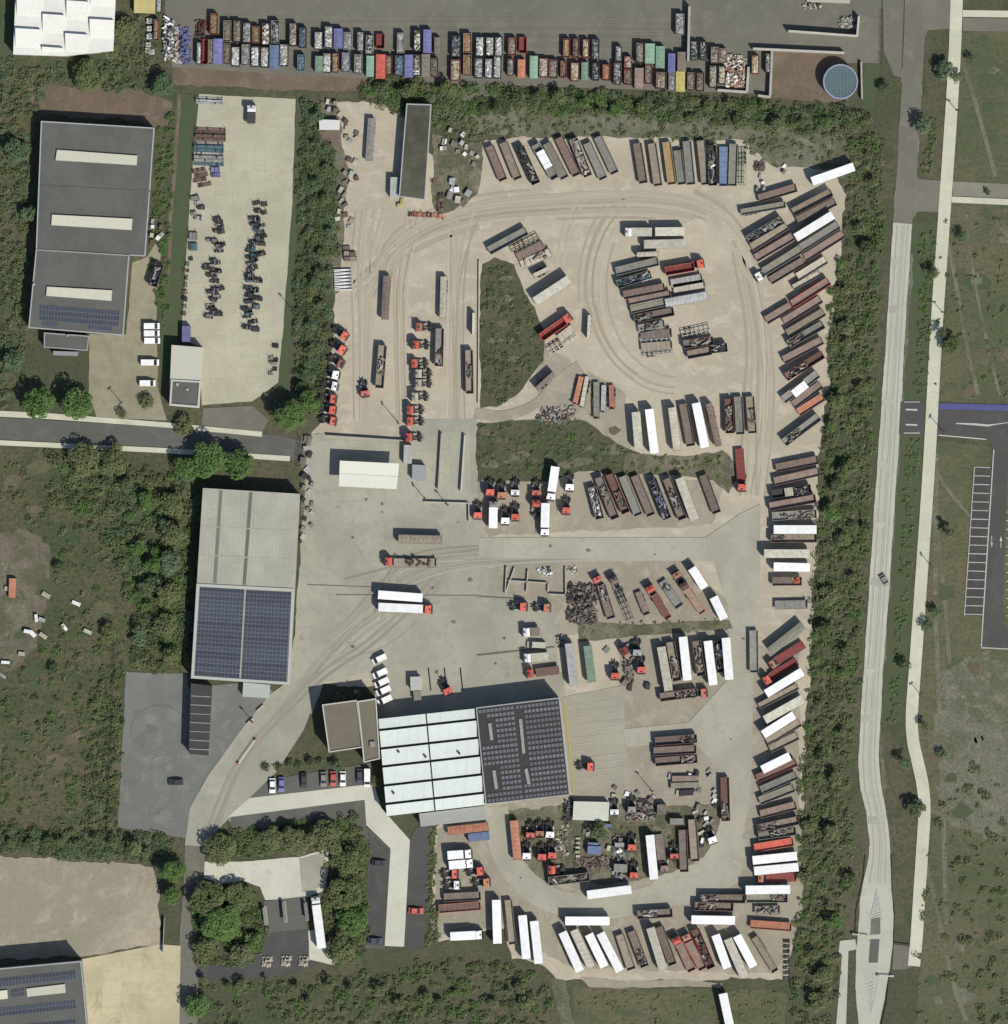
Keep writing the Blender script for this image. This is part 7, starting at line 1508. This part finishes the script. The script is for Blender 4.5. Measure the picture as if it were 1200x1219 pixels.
sheet(560, 650, 160); heap([(870, 330), (1130, 340), (1130, 700), (860, 690)], 420, [P('dk'), P('gr'), P('dk'), P('br'), P('rb'), P('dk')], 'big heap of dark axles and truck scrap beside the bays', 1.3); heap([(610, 190), (720, 190), (730, 250), (620, 240)], 60, [P('wh'), P('pg'), P('dk')], 'small white and black scrap heap in the bays', .8); heap([(860, 190), (960, 190), (950, 250), (870, 240)], 30, [P('og'), P('cr')], 'little heap above the truck scrap', .4)
heap([(775, 800), (840, 800), (840, 900), (790, 900)], 50, [P('dk'), P('gr'), P('pg')], 'small scrap heap left of the grey box trailer', .7)
sheet(550, 480, 160); heap([(660, 100), (960, 60), (990, 190), (690, 180)], 60, [P('rb'), P('gr'), P('dk'), P('gn')], 'scattered rusty scrap at the end of the weed track', .6)
sheet(600, 340, 160); heap([(330, 1090), (640, 1080), (640, 1190), (340, 1190)], 90, [P('pg'), P('tn'), P('dk'), P('rb')], 'scattered scrap beside the weed track', .5)
sheet(500, 960, 180); heap([(1090, 130), (1180, 130), (1180, 400), (1090, 400)], 60, [P('lt'), P('pk'), P('gr')], 'loose debris in the weeds of the junk area', .3)
sheet(660, 920, 160); heap([(90, 250), (155, 230), (150, 420), (80, 430)], 90, [P('dk'), P('gr'), P('dk')], 'black tyre and metal heap left of the cream-roofed shed', 1.0)
heap([(640, 230), (890, 230), (900, 420), (650, 430)], 230, [P('dk'), P('mr'), P('gr'), P('tn'), P('nv'), P('pk')], 'tangled vehicle scrap at the north of the junk area', 1.2)
heap([(180, 760), (480, 750), (500, 860), (180, 850)], 130, [P('br'), P('tn'), P('dk'), P('rb')], 'brown debris across the middle of the junk area', .4)
heap([(520, 550), (640, 560), (640, 960), (520, 950)], 150, [P('dk'), P('gr'), P('pg'), P('tl')], 'dark scrap strip left of the lower tractors', .7)
sheet(740, 740, 180); heap([(10, 290), (90, 290), (90, 480), (20, 470)], 90, [P('dk'), P('gr'), P('br')], 'dark chassis scrap above the marked apron', .8)
sheet(860, 180, 180); heap([(250, 80), (340, 80), (340, 160), (250, 160)], 30, [P('rb'), P('br')], 'rusty scrap above the north-east fan', .4)
# concrete kerb blocks on the asphalt lot
sheet(120, 780, 200)
for i, (x, y) in enumerate(((1140, 378), (1068, 470))):
    o = link('kerb_block', None); a, b = q(x-25, y+22), q(x+25, y-22); o.location = ((a[0]+b[0])/2, (a[1]+b[1])/2, .2); o.rotation_euler = (0, 0, math.atan2(b[1]-a[1], b[0]-a[0]))
    mb = MB(); mb.prof([(-1.4, 0), (1.4, 0), (1.3, .7), (-1.3, .7)], -.3, .3, P('lt')); me = mb.mesh('kerb_block'); bpy.data.objects.remove(o); o = link('kerb_block', me)
    o.location = ((a[0]+b[0])/2, (a[1]+b[1])/2, .2); o.rotation_euler = (0, 0, math.atan2(b[1]-a[1], b[0]-a[0])); tag(o, 'cream concrete block on the drive edge, %s of two' % ('upper', 'lower')[i], 'concrete block', 'kerb blocks')
sheet(200, 1100, 220)
for i, (x, y, c, lab) in enumerate(((645, 245, 'lt', 'pale sandy spoil heap, leftmost on the fuel yard'), (770, 240, 'lt', 'pale sandy spoil heap, middle on the fuel yard'), (885, 240, 'lt', 'pale sandy spoil heap, rightmost on the fuel yard'))):
    heap([(x-28, y-30), (x+30, y-30), (x+30, y+35), (x-30, y+35)], 70, [P('lt'), P('cr'), P('lt')], lab, .8, (.2, .8), 'spoil heap')
